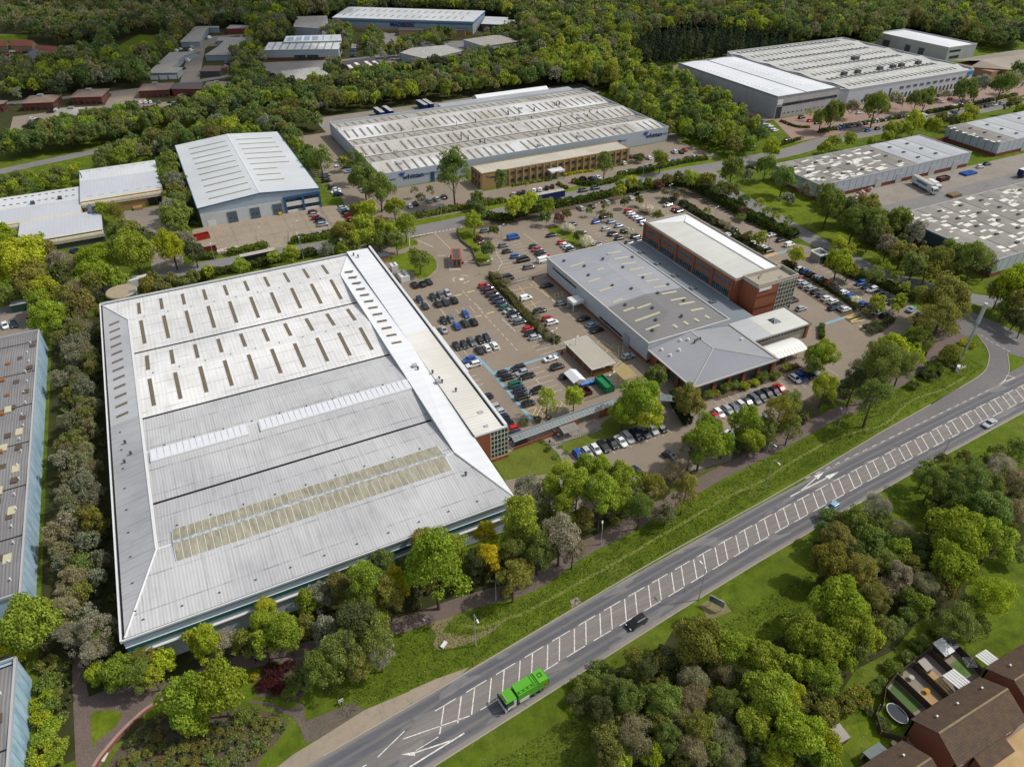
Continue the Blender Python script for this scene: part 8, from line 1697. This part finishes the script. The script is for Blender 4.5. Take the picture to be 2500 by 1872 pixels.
plant('in the wood beside the right verge', "43 120,620,260,Sg 380,640,280,Ag 600,500,320,Bs 230,840,330,Rn 520,820,280,Rg 100,1100,380,Ro 450,1180,360,Ao 640,960,260,Rg 720,1100,300,Ag 850,980,260,Rm 1480,760,540,Rm 1850,520,430,Rg 1880,860,420,Rm 1430,1130,430,Rm 1230,230,330,Ag 1620,230,420,Ag 1480,420,330,Ag 1950,90,330,Bs 1150,120,260,Ag 1860,270,330,Ag 2150,250,300,Bb 2150,560,260,Bb 210,1530,560,Rm 600,1480,330,Ao 880,1250,300,As 1130,1370,300,Bb 1090,1540,230,Rm 1360,1330,280,Rn 1860,1480,460,Ay 1640,1560,300,Ag 880,760,260,Bb 1000,1150,240,Ao 700,1380,280,Bb 330,1290,260,Ro 950,1480,220,Ag 1330,1480,240,Bb 1080,890,200,Rn 2100,1000,200,Rg 42 2100,1560,260,Ag 1900,1600,240,Ag 44 60,330,430,Rm 380,180,420,Rm 60,720,330,Rm 560,260,260,Ry 700,160,260,Ao 820,130,240,Ag 1500,120,430,Ag 1720,150,260,Ag 80,1430,330,Ry 60,1600,260,Rm 250,80,330,Rm 400,380,280,Ag 60,1080,260,Ro 950,20,230,Ag 300,520,220,Rm")
plant('along the garden fences', "44 1240,205,150,Sg 1130,300,165,Sg 1060,345,170,Sg 940,470,190,Sg 810,600,220,Sg 680,735,150,Sg 590,820,160,Sg 430,900,260,So 250,1000,260,So 100,1100,190,Sg 690,1200,170,Sd 1830,1520,110,Sr 560,1060,120,Sd 500,980,130,Sg 340,960,170,Sg")
plant('in the round planted garden', "14 820,640,200,Sp 720,610,190,Sp 900,560,130,Sp 700,760,200,Sp 800,800,170,Sp 620,780,150,Sp 930,720,150,Sg 1045,640,110,Sg 1060,760,190,Sg 925,865,190,Sg 530,690,110,SY 600,625,70,SY 400,1110,230,Sg 520,1100,200,Sg 570,1375,130,Sg 390,1450,110,Sg 430,1535,90,Sg 300,1540,130,Sg 240,1610,170,Sg 120,1620,120,Sg 360,1610,70,Sg 500,1290,90,Sg 830,1230,110,Sg 650,1260,130,So 560,1190,130,Sn 700,1330,110,Sn 330,1330,120,So 200,1420,130,Sn 80,1400,140,Sn 40,1540,120,So 60,1250,150,Sn 160,1300,130,So 760,1180,130,So 430,1360,110,Sn 540,1500,120,So 620,1420,90,Sn 280,1250,110,Sn 04 1520,1300,130,Sd 1400,1400,130,Sd 1620,1190,120,Sd 1700,1330,150,Sn 1850,1480,150,Sn 2000,1430,170,So 1600,1500,160,Sn 1450,1550,150,So 1330,1620,130,Sn 2100,1600,150,Sn 1750,1600,140,Sn 1970,1590,130,So 2140,1450,140,Sn")
plant('in the left strip beside the blue wall', "04 520,560,260,So 530,760,260,Sg 470,950,280,Sy 560,1010,240,Sg 450,1150,260,Sy 560,1230,240,Sm 480,1350,260,Sm 600,1450,260,Sm 430,1520,260,Sm 600,1600,260,Sm 460,1640,240,Sy 600,880,180,So 640,700,170,Sg 700,560,180,Sd")
plant('beside the red footpath', "42 1390,530,230,Sg 1240,660,220,Sg 1180,730,170,Sd 1640,410,100,SY 1560,380,100,SY 1500,620,130,Sg 1000,840,150,Sd 23 1050,1420,140,Sn 33 540,560,150,Ab")
plant('on the small shrub beds', "22 1430,1440,65,Sg 1505,1530,85,Sg 1620,1500,60,Sg 1690,1570,70,Sg 1575,1610,75,Sg 1100,1320,110,Sg 1380,1210,100,Sd 1500,1190,80,Sd 1230,1240,110,So 32 1190,860,170,Sg 1290,830,140,Sg 1400,850,130,Sy 1510,810,120,Sy 1600,750,160,Sg 1720,740,150,Sg 1010,940,140,Sg 1090,930,110,Sy 1860,660,110,SY 1950,640,100,Sr 42 520,220,110,Sd 580,270,110,Sd 640,230,110,Sd 700,190,100,Sd 760,130,110,Sd 600,170,100,Sg 31 1370,700,130,Sg 30 1990,1340,0.1,Sg 31 270,50,170,Sd 22 1600,375,60,Sm 31 900,640,90,Sd 980,700,90,Sd 1060,760,90,Sd 1160,750,110,Ss 1240,860,100,Sd 1330,900,100,Sd 1420,980,100,Sd 1510,1030,100,Sd 1580,1080,90,Sd 560,510,110,Sd 640,490,100,Sd 760,570,90,Sd 830,610,90,Sd 1850,1190,130,Sd 1930,1190,80,Sd 1860,1260,80,Sd")
# --- fills ---
fill('in the belt left of the great warehouse', rect(-41, -32.5, 98, 238), 3.9, (4.5, 6.5), ['As', 'As', 'Ab', 'Ag', 'Ab', 'As', 'Ao', 'Bb'], 3)
fill('under the front of the great warehouse', [(-28, 94), (49, 94), (60, 98), (60, 93), (48, 88), (20, 87.5), (-28, 91)], 3.4, (5.6, 8), ['Tg', 'Ty', 'To', 'Ts', 'Tm', 'Ag', 'Tg'], 4)
fill('behind the white works by the far road', [(-80, 356), (-80, 380), (-34, 388), (-34, 372), (-62, 356)], 5, (3.5, 5.2), ['Rg', 'Ro', 'Rm', 'Ry'], 55)
fill('in the strip behind the blue edged shed', [(-32, 386), (-16, 398), (0, 408), (40, 424), (95, 440), (160, 460), (217, 468), (262, 474), (262, 428), (180, 426), (84, 428), (60, 386), (30, 388), (0, 384), (-32, 373)], 6.6, (6.5, 10), ['Rg', 'Ro', 'Ag', 'Ro', 'Rm', 'As', 'Rg', 'An', 'Ry'], 5)
fill('between the blue edged shed and the whittan lane', [(58, 400), (84, 410), (84, 384), (66, 372), (64, 330), (58, 318)], 5.5, (6, 9), ['Rg', 'Ag', 'Ro', 'Rm', 'Ag'], 6)
fill('between the left works and the blue edged shed', [(-1, 380), (7, 380), (7, 300), (-1, 306)], 5, (5, 8), ['Rg', 'As', 'Ao', 'Rm', 'Ag'], 7)
fill('in the belt along the far road', S("00 0,1470 400,1420 600,1340 950,1270 1100,1240 1350,1190 1600,1200 1850,1230 2208,1060 10 0,1010 250,1050 340,1120 350,820 500,700 640,780 700,980 760,930 1300,880 1600,820 2208,740 20 700,620 1100,540 1420,500 1440,620 1100,690 600,780 0,900 10 1400,1050 600,1160 0,1220 00 2208,1240 1500,1440 900,1560 0,1600", 6), 6.4, (7, 10.5), ['Rg', 'Rd', 'Ro', 'Rg', 'Rm', 'Rg'], 8)
fill('in the tall belt between the whittan factory and the white block', S("30 0,400 250,560 420,640 640,760 900,900 1080,1010 1250,1120 1420,1170 1560,1380 1480,1560 900,1520 640,1420 600,1300 330,1170 0,1040", 9), 5.6, (6, 9), ['Rg', 'Tl', 'Ag', 'Rm', 'Tm', 'Ry', 'Ro', 'Tg'], 9)
fill('in the tall belt behind the whittan factory corner', S("20 1400,520 1800,450 2208,560 30 0,500 0,1060 20 2208,1050 2100,900 1900,900 1700,870 1500,880 1400,800", 6), 7, (8, 12), ['Ry', 'Rm', 'As', 'Al', 'Rg', 'Ro', 'Tl'], 10)
fill('in the dark conifer band behind the white blocks', S("30 230,620 560,640 1250,480 1950,400 1950,200 1500,180 900,250 420,300 200,430", 10), 6, (5, 7.5), ['Ck', 'Ck', 'Ck', 'Cd'], 11)
EM = ['Rg', 'Ro', 'Ag', 'Rd', 'Rg', 'Ro', 'Rg', 'Ay', 'As', 'Ab']
for i, (sp_, d_) in enumerate((("00 0,-60 2208,-60 2208,250 2090,270 1940,440 1800,340 1600,340 1480,360 1290,450 1210,500 1020,440 850,430 600,430 500,400 380,370 200,300 0,320", 8), ("00 1020,480 1210,540 1300,660 1400,590 1560,560 1660,580 1690,640 1600,760 1590,840 1420,850 1280,820 1190,920 900,920 830,900 740,940 680,1000 600,990 400,990 200,1000 170,1040 0,1040 0,660 150,720 330,700 620,650 660,600 860,560 1000,580", 7.5), ("00 1650,400 1930,370 1930,450 1850,540 1700,540", 6), ("00 1900,1140 2150,1040 10 0,1000 250,1040 320,1110 320,960 0,1080 00 2208,1150", 6), ("10 0,-60 2208,-60 2208,60 1550,55 1400,110 1365,170 1320,150 1000,155 950,250 850,350 640,440 450,430 450,250 250,240 150,260 0,260", 8), ("10 310,430 400,390 450,450 640,490 640,640 560,680 500,700 340,800 250,780 250,700 320,640 300,540", 7), ("10 1250,320 1270,240 1450,250 1600,330 1590,380 1560,480 1480,540 1480,370 1320,360", 6), ("10 1720,400 1780,300 1900,390 2208,430 20 0,390 160,370 300,290 470,330 480,400 0,480 10 2208,540 2160,550 1900,610 1750,580", 6.5), ("20 640,400 900,350 1180,280 1180,390 1000,370 700,410", 6), ("10 1330,660 1450,640 1450,760 1380,820 1330,760", 5), ("10 760,330 900,330 980,350 860,380 760,440", 5.5))):
    fill('among the far estate units, patch '+ORD[i], S(sp_, 6), d_, (7, 11.5) if d_ > 7 else (5.5, 8.5), EM if i else ['Ab', 'Ag', 'Ro', 'Rd', 'Ab', 'Ao', 'Rg'], 30+i)
fill('far bare saplings', S("10 740,900 1000,840 1380,860 1450,780 2000,760 20 -20,640 560,600 600,520 1180,500 1200,440 1300,480 1000,560 500,660 0,720 10 1400,880 760,960", 5), 6, (4, 6), ['Bb', 'Ab', 'Bb'], 45)
fill('far woods', S("20 -40,-60 2208,-60 40 2208,-60 2208,500 1700,440 1650,420 1300,340 1000,280 650,320 600,420 400,400 250,380 0,400 30 2208,360 1950,200 900,230 400,330 200,480 20 2208,560 1900,470 1420,540 1200,420 1190,170 1060,160 810,90 0,70", 7), 8, (9, 13.5), ['Rg', 'Ro', 'Rd', 'Ao', 'Rg', 'Ry', 'Ag', 'Ro', 'Ab', 'Rg', 'Al'], 13)
fill('far woods', [(480, 430), (700, 430), (900, 420), (900, 1500), (-300, 1500), (100, 720), (330, 720)], 10, (10, 15), ['Rg', 'Ro', 'Rd', 'An', 'Rg', 'Ry', 'Ag', 'Ab'], 14)
fill('low planting in the round garden', S("04 1350,1440 1530,1270 1750,1100 14 0,1150 480,1080 780,1120 860,1220 740,1380 560,1560 480,1750 -500,1900 04 1250,1850"), 1.7, (1.3, 2.4), ['So', 'Sn', 'Sg', 'So', 'Sb', 'Sd'], 61, avoid=False)
fill('scrub in the wood bottom right', S("34 0,700 450,480 900,600 1500,700 2208,700 44 0,100 300,400 100,900 0,1300 34 2208,1656 0,1656"), 2.4, (3, 5), ['Sg', 'So', 'Sd', 'So', 'Ag', 'Sg', 'Ab', 'Ro'], 15, avoid=False)
fill('scrub in the wood right', S("43 0,800 400,560 800,900 1100,1100 1250,400 1100,100 2208,100 2208,600 1500,1250 900,1450 700,1656 0,1656"), 2.8, (3, 5), ['Sg', 'So', 'Sd', 'So', 'Ag', 'Ao'], 16, avoid=False)
fill('undergrowth along the footpath belt', S("14 0,250 700,200 1400,100 2208,-200 23 600,1150 1300,900 1800,700 33 0,300 700,380 200,650 23 1850,930 1250,1280 700,1450 24 0,100 14 2000,180 1200,370 400,470 04 1800,600 1500,300"), 3.4, (2.2, 3.8), ['Sg', 'So', 'Sd', 'Sn'], 17)
fill('undergrowth in the left belt', rect(-42, -31, 90, 235), 3.6, (2, 3.4), ['Sg', 'Sd', 'So', 'Sd'], 18)
fill('undergrowth by the pavilion car park', S("32 1000,1480 1640,1300 2208,1100 42 200,870 650,650 1000,420 1200,500 900,700 420,950 0,1130 32 2208,1200 1500,1560 1100,1656"), 2.6, (3, 5), ['Sg', 'So', 'Sd'], 19)
fill('scrub under the patched shed wall', S("41 0,480 300,560 700,780 1100,1100 1500,1260 1700,1300 1550,1330 1100,1290 700,1080 300,800 0,600"), 4, (3.5, 5.5), ['Sg', 'Rg', 'Ro', 'Sn'], 20)
fill('far belt undergrowth', [(-2, 384), (7, 384), (7, 298), (-2, 300)], 3.6, (2.5, 4), ['Sg', 'Sd', 'So'], 21)
# --- hedges: clipped leafy walls following lines on the ground ---
def hedge(label, pts, w, h, col, lod=0, rough_=.35, name='hedge', cat='hedge', step=None):
    pts = smooth(pts, 3); g = np.random.default_rng(len(TREES)+int(pts[0][0]*7) % 999); L = sum(math.hypot(b[0]-a[0], b[1]-a[1]) for a, b in zip(pts, pts[1:]))
    dist = math.hypot(*pts[0]); ls = .32 if dist < 170 else (.5 if dist < 260 else .8); n = int(min(9000, L*(w+2*h)*1.9/(ls*ls*.55))); Q = []
    seg = [(a, b, math.hypot(b[0]-a[0], b[1]-a[1])) for a, b in zip(pts, pts[1:])]; cum = np.cumsum([s[2] for s in seg]); t = g.random(n)*L; idx = np.minimum(np.searchsorted(cum, t), len(seg)-1)
    A = np.array([[s[0][0], s[0][1]] for s in seg]); D_ = np.array([[(s[1][0]-s[0][0])/s[2], (s[1][1]-s[0][1])/s[2]] for s in seg]); c0 = np.concatenate([[0], cum[:-1]])
    base = A[idx]+D_[idx]*(t-c0[idx])[:, None]; nn = np.stack([-D_[idx][:, 1], D_[idx][:, 0]], 1)
    k = g.random(n); top = k < w/(w+1.6*h); side = np.sign(g.random(n)-.5); hump = 1+rough_*(np.sin(t*1.1)*.5+np.sin(t*2.7+1)*.35+np.sin(t*.37)*.5)*.6
    off = np.where(top, (g.random(n)-.5)*w, side*w*.5*(1+.1*g.normal(size=n))); z = np.where(top, h*hump, h*g.random(n)*hump)+g.normal(size=n)*.07
    P = np.concatenate([base+nn*off[:, None], np.maximum(z, .05)[:, None]], 1); P[:, :2] += g.normal(size=(n, 2))*.1
    N = np.where(top[:, None], np.array([0, 0, 1.0]), np.concatenate([nn*side[:, None], np.full((n, 1), .3)], 1))+g.normal(size=(n, 3))*.5; N /= np.linalg.norm(N, axis=1)[:, None]
    U = np.cross(N, g.normal(size=(n, 3))); U /= np.linalg.norm(U, axis=1)[:, None]; W = np.cross(N, U); s = ls*(.6+.7*g.random(n)); U *= s[:, None]/2; W *= (s*.8)[:, None]/2
    base3 = np.array([pts[0][0], pts[0][1], 0]); Q = np.stack([P-U-W, P+U-W, P+U+W, P-U+W], 1)-base3
    me = mesh_np(name, Q, LEAF); o = bpy.data.objects.new(name, me); COL.objects.link(o); o.location = base3; o.color = hx(col); ROOT[o.name] = Vector(base3); tag(o, label, cat); return o
def H_(label, sp_, w, h, col): hedge(label, S(sp_), w, h, col)
H_('brown green hedge between the two car park halves', "21 850,1335 905,1350 960,1440 1100,1570 22 1190,40 1330,180 1460,310 1610,385", 2.2, 1.5, '#66653c')
H_('clipped yard hedge between concrete yard and back road, right part', "11 940,960 1200,930 1400,880 1560,840", 2.6, 1.9, '#66732e')
H_('clipped yard hedge behind the wrapped pallets', "11 250,1100 440,1060 640,1010 660,1000", 2.6, 1.9, '#66732e')
H_('low hedge left of the grey boxes at the back road', "11 -60,1130 20,1130 120,1120", 2.8, 1.8, '#66732e')
H_('thick roadside hedge below the whittan car park, left part', "21 -100,720 100,690 350,640 620,590 760,570", 2.6, 1.6, '#6e7834')
H_('thick roadside hedge below the whittan car park, middle part', "21 800,560 900,540 1030,520", 2.4, 1.5, '#6e7834')
H_('thick roadside hedge right of the whittan entrance', "21 1760,310 1950,345 2208,300 31 100,230 300,200 600,130 800,90 1000,60", 2.6, 1.5, '#5d6c30')
H_('dark shrubby hedge between estate road and top car park', "21 820,690 1000,720 1200,660 1500,590 1750,540 2000,490 2208,440 31 100,410 400,370 600,320", 3.2, 2.2, '#52602a')
H_('dark shrubby hedge along the side road, upper part', "31 620,330 850,360 1020,460 1200,560 1350,640 1450,700 1600,770 1800,860 1950,930", 4.0, 3.0, '#4a5a28')
H_('dark shrubby hedge along the side road, lower part', "41 0,1110 120,1180 300,1290 480,1360 700,1440 900,1530 1100,1600", 3.4, 2.4, '#55602c')
H_('green hedge between grass and patched trade units', "41 60,520 230,650 420,780 600,930 800,1080", 4, 3, '#566a2c')
H_('low hedge along the whittan front flower bed', "21 1110,355 1300,320 1520,290", 1.2, .7, '#7f8a3c')
H_('yellow flowering border right of the whittan entrance', "21 1670,245 1800,215 1990,190", 1.4, .8, '#b3a92c')
H_('curved clipped hedge by the whittan entrance path', "21 1590,330 1650,360 1700,385", 1.2, .9, '#66732e')
H_('tall dark clipped hedge beside the lawn path cars', "32 620,980 680,1100 760,1220 800,1270", 2.0, 2.6, '#33471f')
H_('small clipped hedge by the exit of the pavilion car park', "42 20,210 25,350", 1.2, 1.2, '#5c6f2a')
H_('shrubby strip behind the offices roof, left', "31 720,540 830,600 960,690 1100,760 1250,830", 2.4, 1.4, '#4a4f2c')
H_('shrubby strip behind the offices roof, right', "31 1270,870 1400,960 1520,1040 1600,1085", 2.4, 1.4, '#4a4f2c')
H_('long planting strip between the right car park rows', "31 1820,1200 1950,1250 2100,1320 2208,1400 41 60,1430 200,1520 320,1610 42 420,40", 1.8, 1.1, '#4b4e2c')
H_('mown hedge along the road before the wide white block', "40 0,1430 300,1370 600,1320 850,1280", 2.4, 1.3, '#5c6a2e')
H_('mown hedge along the road, right of the white articulated lorry', "40 1140,1230 1400,1180 1700,1120 2120,1030", 2.4, 1.3, '#5c6a2e')
H_('brown scrub bank on the left of the yard entrance', "31 1400,690 1520,740 1700,830 1850,900", 3, 2.2, '#5a5f2e')
H_('dark hedge above the great warehouse roof edge', "01 1560,1480 1750,1460 2000,1400 11 0,1350 200,1290 420,1260 600,1210 750,1170 1000,1130 1200,1080", 3, 2.2, '#4f5a2a')
H_('dark bushes behind the exit lane cars', "42 1080,200 1060,300 960,390 760,470 600,540", 3.4, 2.4, '#4a5a26')
H_('curved bramble bed beside the red footpath', "42 1050,740 1150,750 1280,730", 1.2, 1.0, '#3f4a26')
H_('hedge before the glass corner of the white block', "30 1790,1310 1950,1370 2100,1380", 1.4, .8, '#565c30')
H_('young shrubs before the white block entrance', "30 1720,1590 1850,1550 2010,1500", 1.6, 1, '#565c30')
# --- turn the list into objects ---
def seen(a):
    p_ = proj(a[0], a[1], a[2]*.5); r_ = a[2]*F/p_[2]/2
    return p_[2] > 1 and -r_ < p_[0] < 2500+r_ and -r_*2 < p_[1] < 1872+r_*2.5
TREES = [a for a in TREES if a[2] > .8 and not (inpoly(a[:2], grow_(WA, 1.2)))]
vis = [a for a in TREES if seen(a)]
size = lambda a: a[2]*F/proj(a[0], a[1], 3)[2]*(1.6 if a[6] else 1)
def top(kind, n): return set(id(a) for a in sorted([a for a in vis if (a[3] in kind)], key=lambda a: -size(a))[:n])
solo = top('RTA', 300) | top('B', 60) | top('S', 210) | top('C', 50)
indiv = [a for a in TREES if id(a) in solo]; rest = [a for a in TREES if id(a) not in solo]
byreg = {}
for a in indiv: byreg.setdefault((a[5], a[3] == 'S', a[4], a[3]), []).append(a)
for key, lst in byreg.items():
    lst.sort(key=lambda a: proj(a[0], a[1], 3)[0])
    for i, a in enumerate(lst):
        s_, t_, D, sh, c, reg, hand = a; v = rnd.randrange(3); dist = math.sqrt(s_*s_+t_*t_+CAMH**2); px_ = D*F/dist
        lod = 0 if px_ > 62 else (1 if px_ > 26 else 2)
        k = D/8.6; hexc, cn = LC[c]; b_ = hx(hexc); j = rnd.uniform(.85, 1.15)*LG; cc = (min(1, b_[0]*j*1.07*rnd.uniform(.92, 1.1)), min(1, b_[1]*j), b_[2]*j*(rnd.uniform(.6, .85) if c not in 'sbw' else 1), 1)
        w = '' if len(lst) == 1 else ' '+ORD[i]+' from left,'
        lab = '%s %s,%s %s' % (cn, KN[sh], w, reg); nw = len(lab.split())
        if nw > 16: print('LONG', nw, lab)
        nm = {'S': 'shrub', 'C': 'conifer', 'B': 'bare_tree'}.get(sh, 'tree')
        r = bpy.data.objects.new(nm, None); COL.objects.link(r); r.location = (s_, t_, 0); r.rotation_euler = (0, 0, rnd.random()*6.28); r.scale = (k, k*rnd.uniform(.92, 1.08), k*rnd.uniform(.92, 1.1)*ZS[sh]); ROOT[r.name] = Vector((s_, t_, 0))
        tag(r, lab, {'S': 'shrub', 'C': 'conifer', 'B': 'bare tree'}.get(sh, 'tree'), ('shrubs ' if sh == 'S' else 'trees ')+reg)
        o = bpy.data.objects.new('crown' if sh != 'S' else 'foliage', cmesh(sh, v, lod)); COL.objects.link(o); o.parent = r; o.color = cc
        o = bpy.data.objects.new('trunk' if sh != 'S' else 'stem', tmesh(sh, v)); COL.objects.link(o); o.parent = r
Qs, Ts = [], []
g = np.random.default_rng(5)
for a in rest:
    s_, t_, D, sh, c, reg, hand = a; dist = math.sqrt(s_*s_+t_*t_+CAMH**2); px_ = D*F/dist
    if not (-150 < proj(s_, t_, 5)[0] < 2650): continue
    lod = 1 if px_ > (34 if hand or sh in 'RTA' else 70) else 2; Q = CR[sh, rnd.randrange(3), lod]
    if lod == 2 and px_ < 20: Q = Q[::2]
    an = rnd.random()*6.28; ca, sa = math.cos(an), math.sin(an); k = D/8.6; M = np.array([[ca, sa, 0], [-sa, ca, 0], [0, 0, ZS[sh]]])*k
    Qs.append(Q@M+np.array([s_, t_, 0])); b_ = hx(LC[c][0]); j = rnd.uniform(.8, 1.15)*LG; Ts.append(np.tile(np.array([[b_[0]*j*.88*rnd.uniform(.9, 1.1), b_[1]*j*.86, b_[2]*j*.8, 1]]), (len(Q), 1)))
Qs = np.concatenate(Qs); Ts = np.concatenate(Ts); print('woodland quads', len(Qs), 'trees', len(rest), 'individual', len(indiv), 'cars', ncar)
o = bpy.data.objects.new('woodland', mesh_np('woodland', Qs, LEAFW, Ts)); COL.objects.link(o); tag(o, kind='stuff')
# grass tussocks on the near verges
g = np.random.default_rng(9); pts = []
for _ in range(130000):
    x = g.uniform(2, 200)
    y = g.uniform(ysouth(x)-30, ynorth(x)+13)
    if y < ysouth(x)-8 and g.random() < (ysouth(x)-8-y)/22: continue
    if ysouth(x)-.25 < y < ynorth(x)+.25: continue
    q_ = proj(x, y, 0)
    if -50 < q_[0] < 2550 and q_[1] < 1950 and g.random() < min(1, (170/q_[2])**2) and not blocked((x, y)): pts.append((x, y))
P = np.array([[x, y, .02] for x, y in pts]); n = len(P); U = g.normal(size=(n, 3)); U[:, 2] *= .2; U /= np.linalg.norm(U, axis=1)[:, None]; hgt_ = .08+.16*g.random(n)**2; U *= (.06+.12*g.random(n))[:, None]; Wv = np.stack([g.normal(size=n)*.08, g.normal(size=n)*.08, hgt_], 1)
Q = np.stack([P-U, P+U, P+U*.4+Wv, P-U*.4+Wv], 1); tc_ = np.array([hx(c) for c in ('#596a2a', '#68752f', '#4f6026', '#77783a')])[g.integers(0, 4, n)]
o = bpy.data.objects.new('grass_tufts', mesh_np('grass_tufts', Q, LEAFW, tc_)); COL.objects.link(o); tag(o, kind='stuff')
# ================= LIGHT, SKY, CAMERA =================
# unseen broken cloud bank, added to shade the far side of the estate
m = bpy.data.materials.new('shade_cloud_shell'); m.use_nodes = True; t_ = m.node_tree; t_.nodes.clear(); a_ = t_.nodes.new('ShaderNodeOutputMaterial'); b_ = t_.nodes.new('ShaderNodeMixShader'); b_.inputs[0].default_value = .42
c_ = t_.nodes.new('ShaderNodeBsdfTransparent'); d_ = t_.nodes.new('ShaderNodeBsdfDiffuse'); d_.inputs[0].default_value = (.9, .9, .9, 1); t_.links.new(c_.outputs[0], b_.inputs[1]); t_.links.new(d_.outputs[0], b_.inputs[2]); t_.links.new(b_.outputs[0], a_.inputs[0])
g = random.Random(4); mb = MB()
for i in range(46):
    cx, cy = g.uniform(-380, 900), g.uniform(600, 1300); r0 = g.uniform(85, 135)
    if cy < 800 and cx > 150: cy += 60+.2*(cx-150)
    cx += 480; cy -= 150; n0 = len(mb.v); ks = 18; js = 8; ph = g.random()*6
    for j in range(js+1):
        for k in range(ks):
            a = k*2*math.pi/ks; b = -math.pi/2+math.pi*j/js; rr = r0*(1+.16*math.sin(3*a+ph)+.1*math.sin(7*a+j)); mb.v.append((cx+rr*math.cos(b)*math.cos(a), cy+rr*math.cos(b)*math.sin(a), 620+g.uniform(-2, 2)+rr*.3*math.sin(b)))
    for j in range(js):
        for k in range(ks): mb.f.append((n0+j*ks+k, n0+j*ks+(k+1) % ks, n0+(j+1)*ks+(k+1) % ks, n0+(j+1)*ks+k)); mb.mi.append(0)
tag(mb.done('shade_clouds', m, smooth=True), kind='structure')
w = bpy.data.worlds.new('World'); scene.world = w; w.use_nodes = True; nt = w.node_tree; bg = nt.nodes['Background']
sky = nt.nodes.new('ShaderNodeTexSky'); sky.sky_type = 'NISHITA'; sky.sun_disc = False; sky.sun_elevation = R(50); sky.sun_rotation = R(107.4); sky.dust_density = 2; sky.air_density = 1.2
hs = nt.nodes.new('ShaderNodeHueSaturation'); hs.inputs['Saturation'].default_value = .5; nt.links.new(sky.outputs[0], hs.inputs['Color']); nt.links.new(hs.outputs[0], bg.inputs[0]); bg.inputs[1].default_value = .15
sn = bpy.data.lights.new('sun', 'SUN'); sn.energy = 3.1; sn.angle = R(.6); sn.color = (1, .95, .87); so = bpy.data.objects.new('sun', sn); COL.objects.link(so)
az, el = R(-17.4), R(50); d = Vector((-math.cos(el)*math.cos(az), -math.cos(el)*math.sin(az), -math.sin(el))); so.rotation_euler = d.to_track_quat('-Z', 'Y').to_euler(); so.location = (0, 0, 300)
cam = bpy.data.cameras.new('camera'); cam.sensor_width = 36; cam.sensor_fit = 'HORIZONTAL'; cam.lens = 36*F/2500; cam.clip_end = 4000; cam.clip_start = 1
co = bpy.data.objects.new('camera', cam); COL.objects.link(co); co.location = (0, 0, CAMH); co.rotation_euler = (R(90)-PITCH, 0, -YAW); scene.camera = co
vs = scene.view_settings; vs.view_transform = 'Standard'; vs.look = 'None'; vs.exposure = 0; vs.gamma = 1
scene.cycles.transparent_max_bounces = 16; scene.cycles.max_bounces = 4; scene.cycles.diffuse_bounces = 2; scene.cycles.glossy_bounces = 2; scene.cycles.transmission_bounces = 2; scene.cycles.use_denoising = True
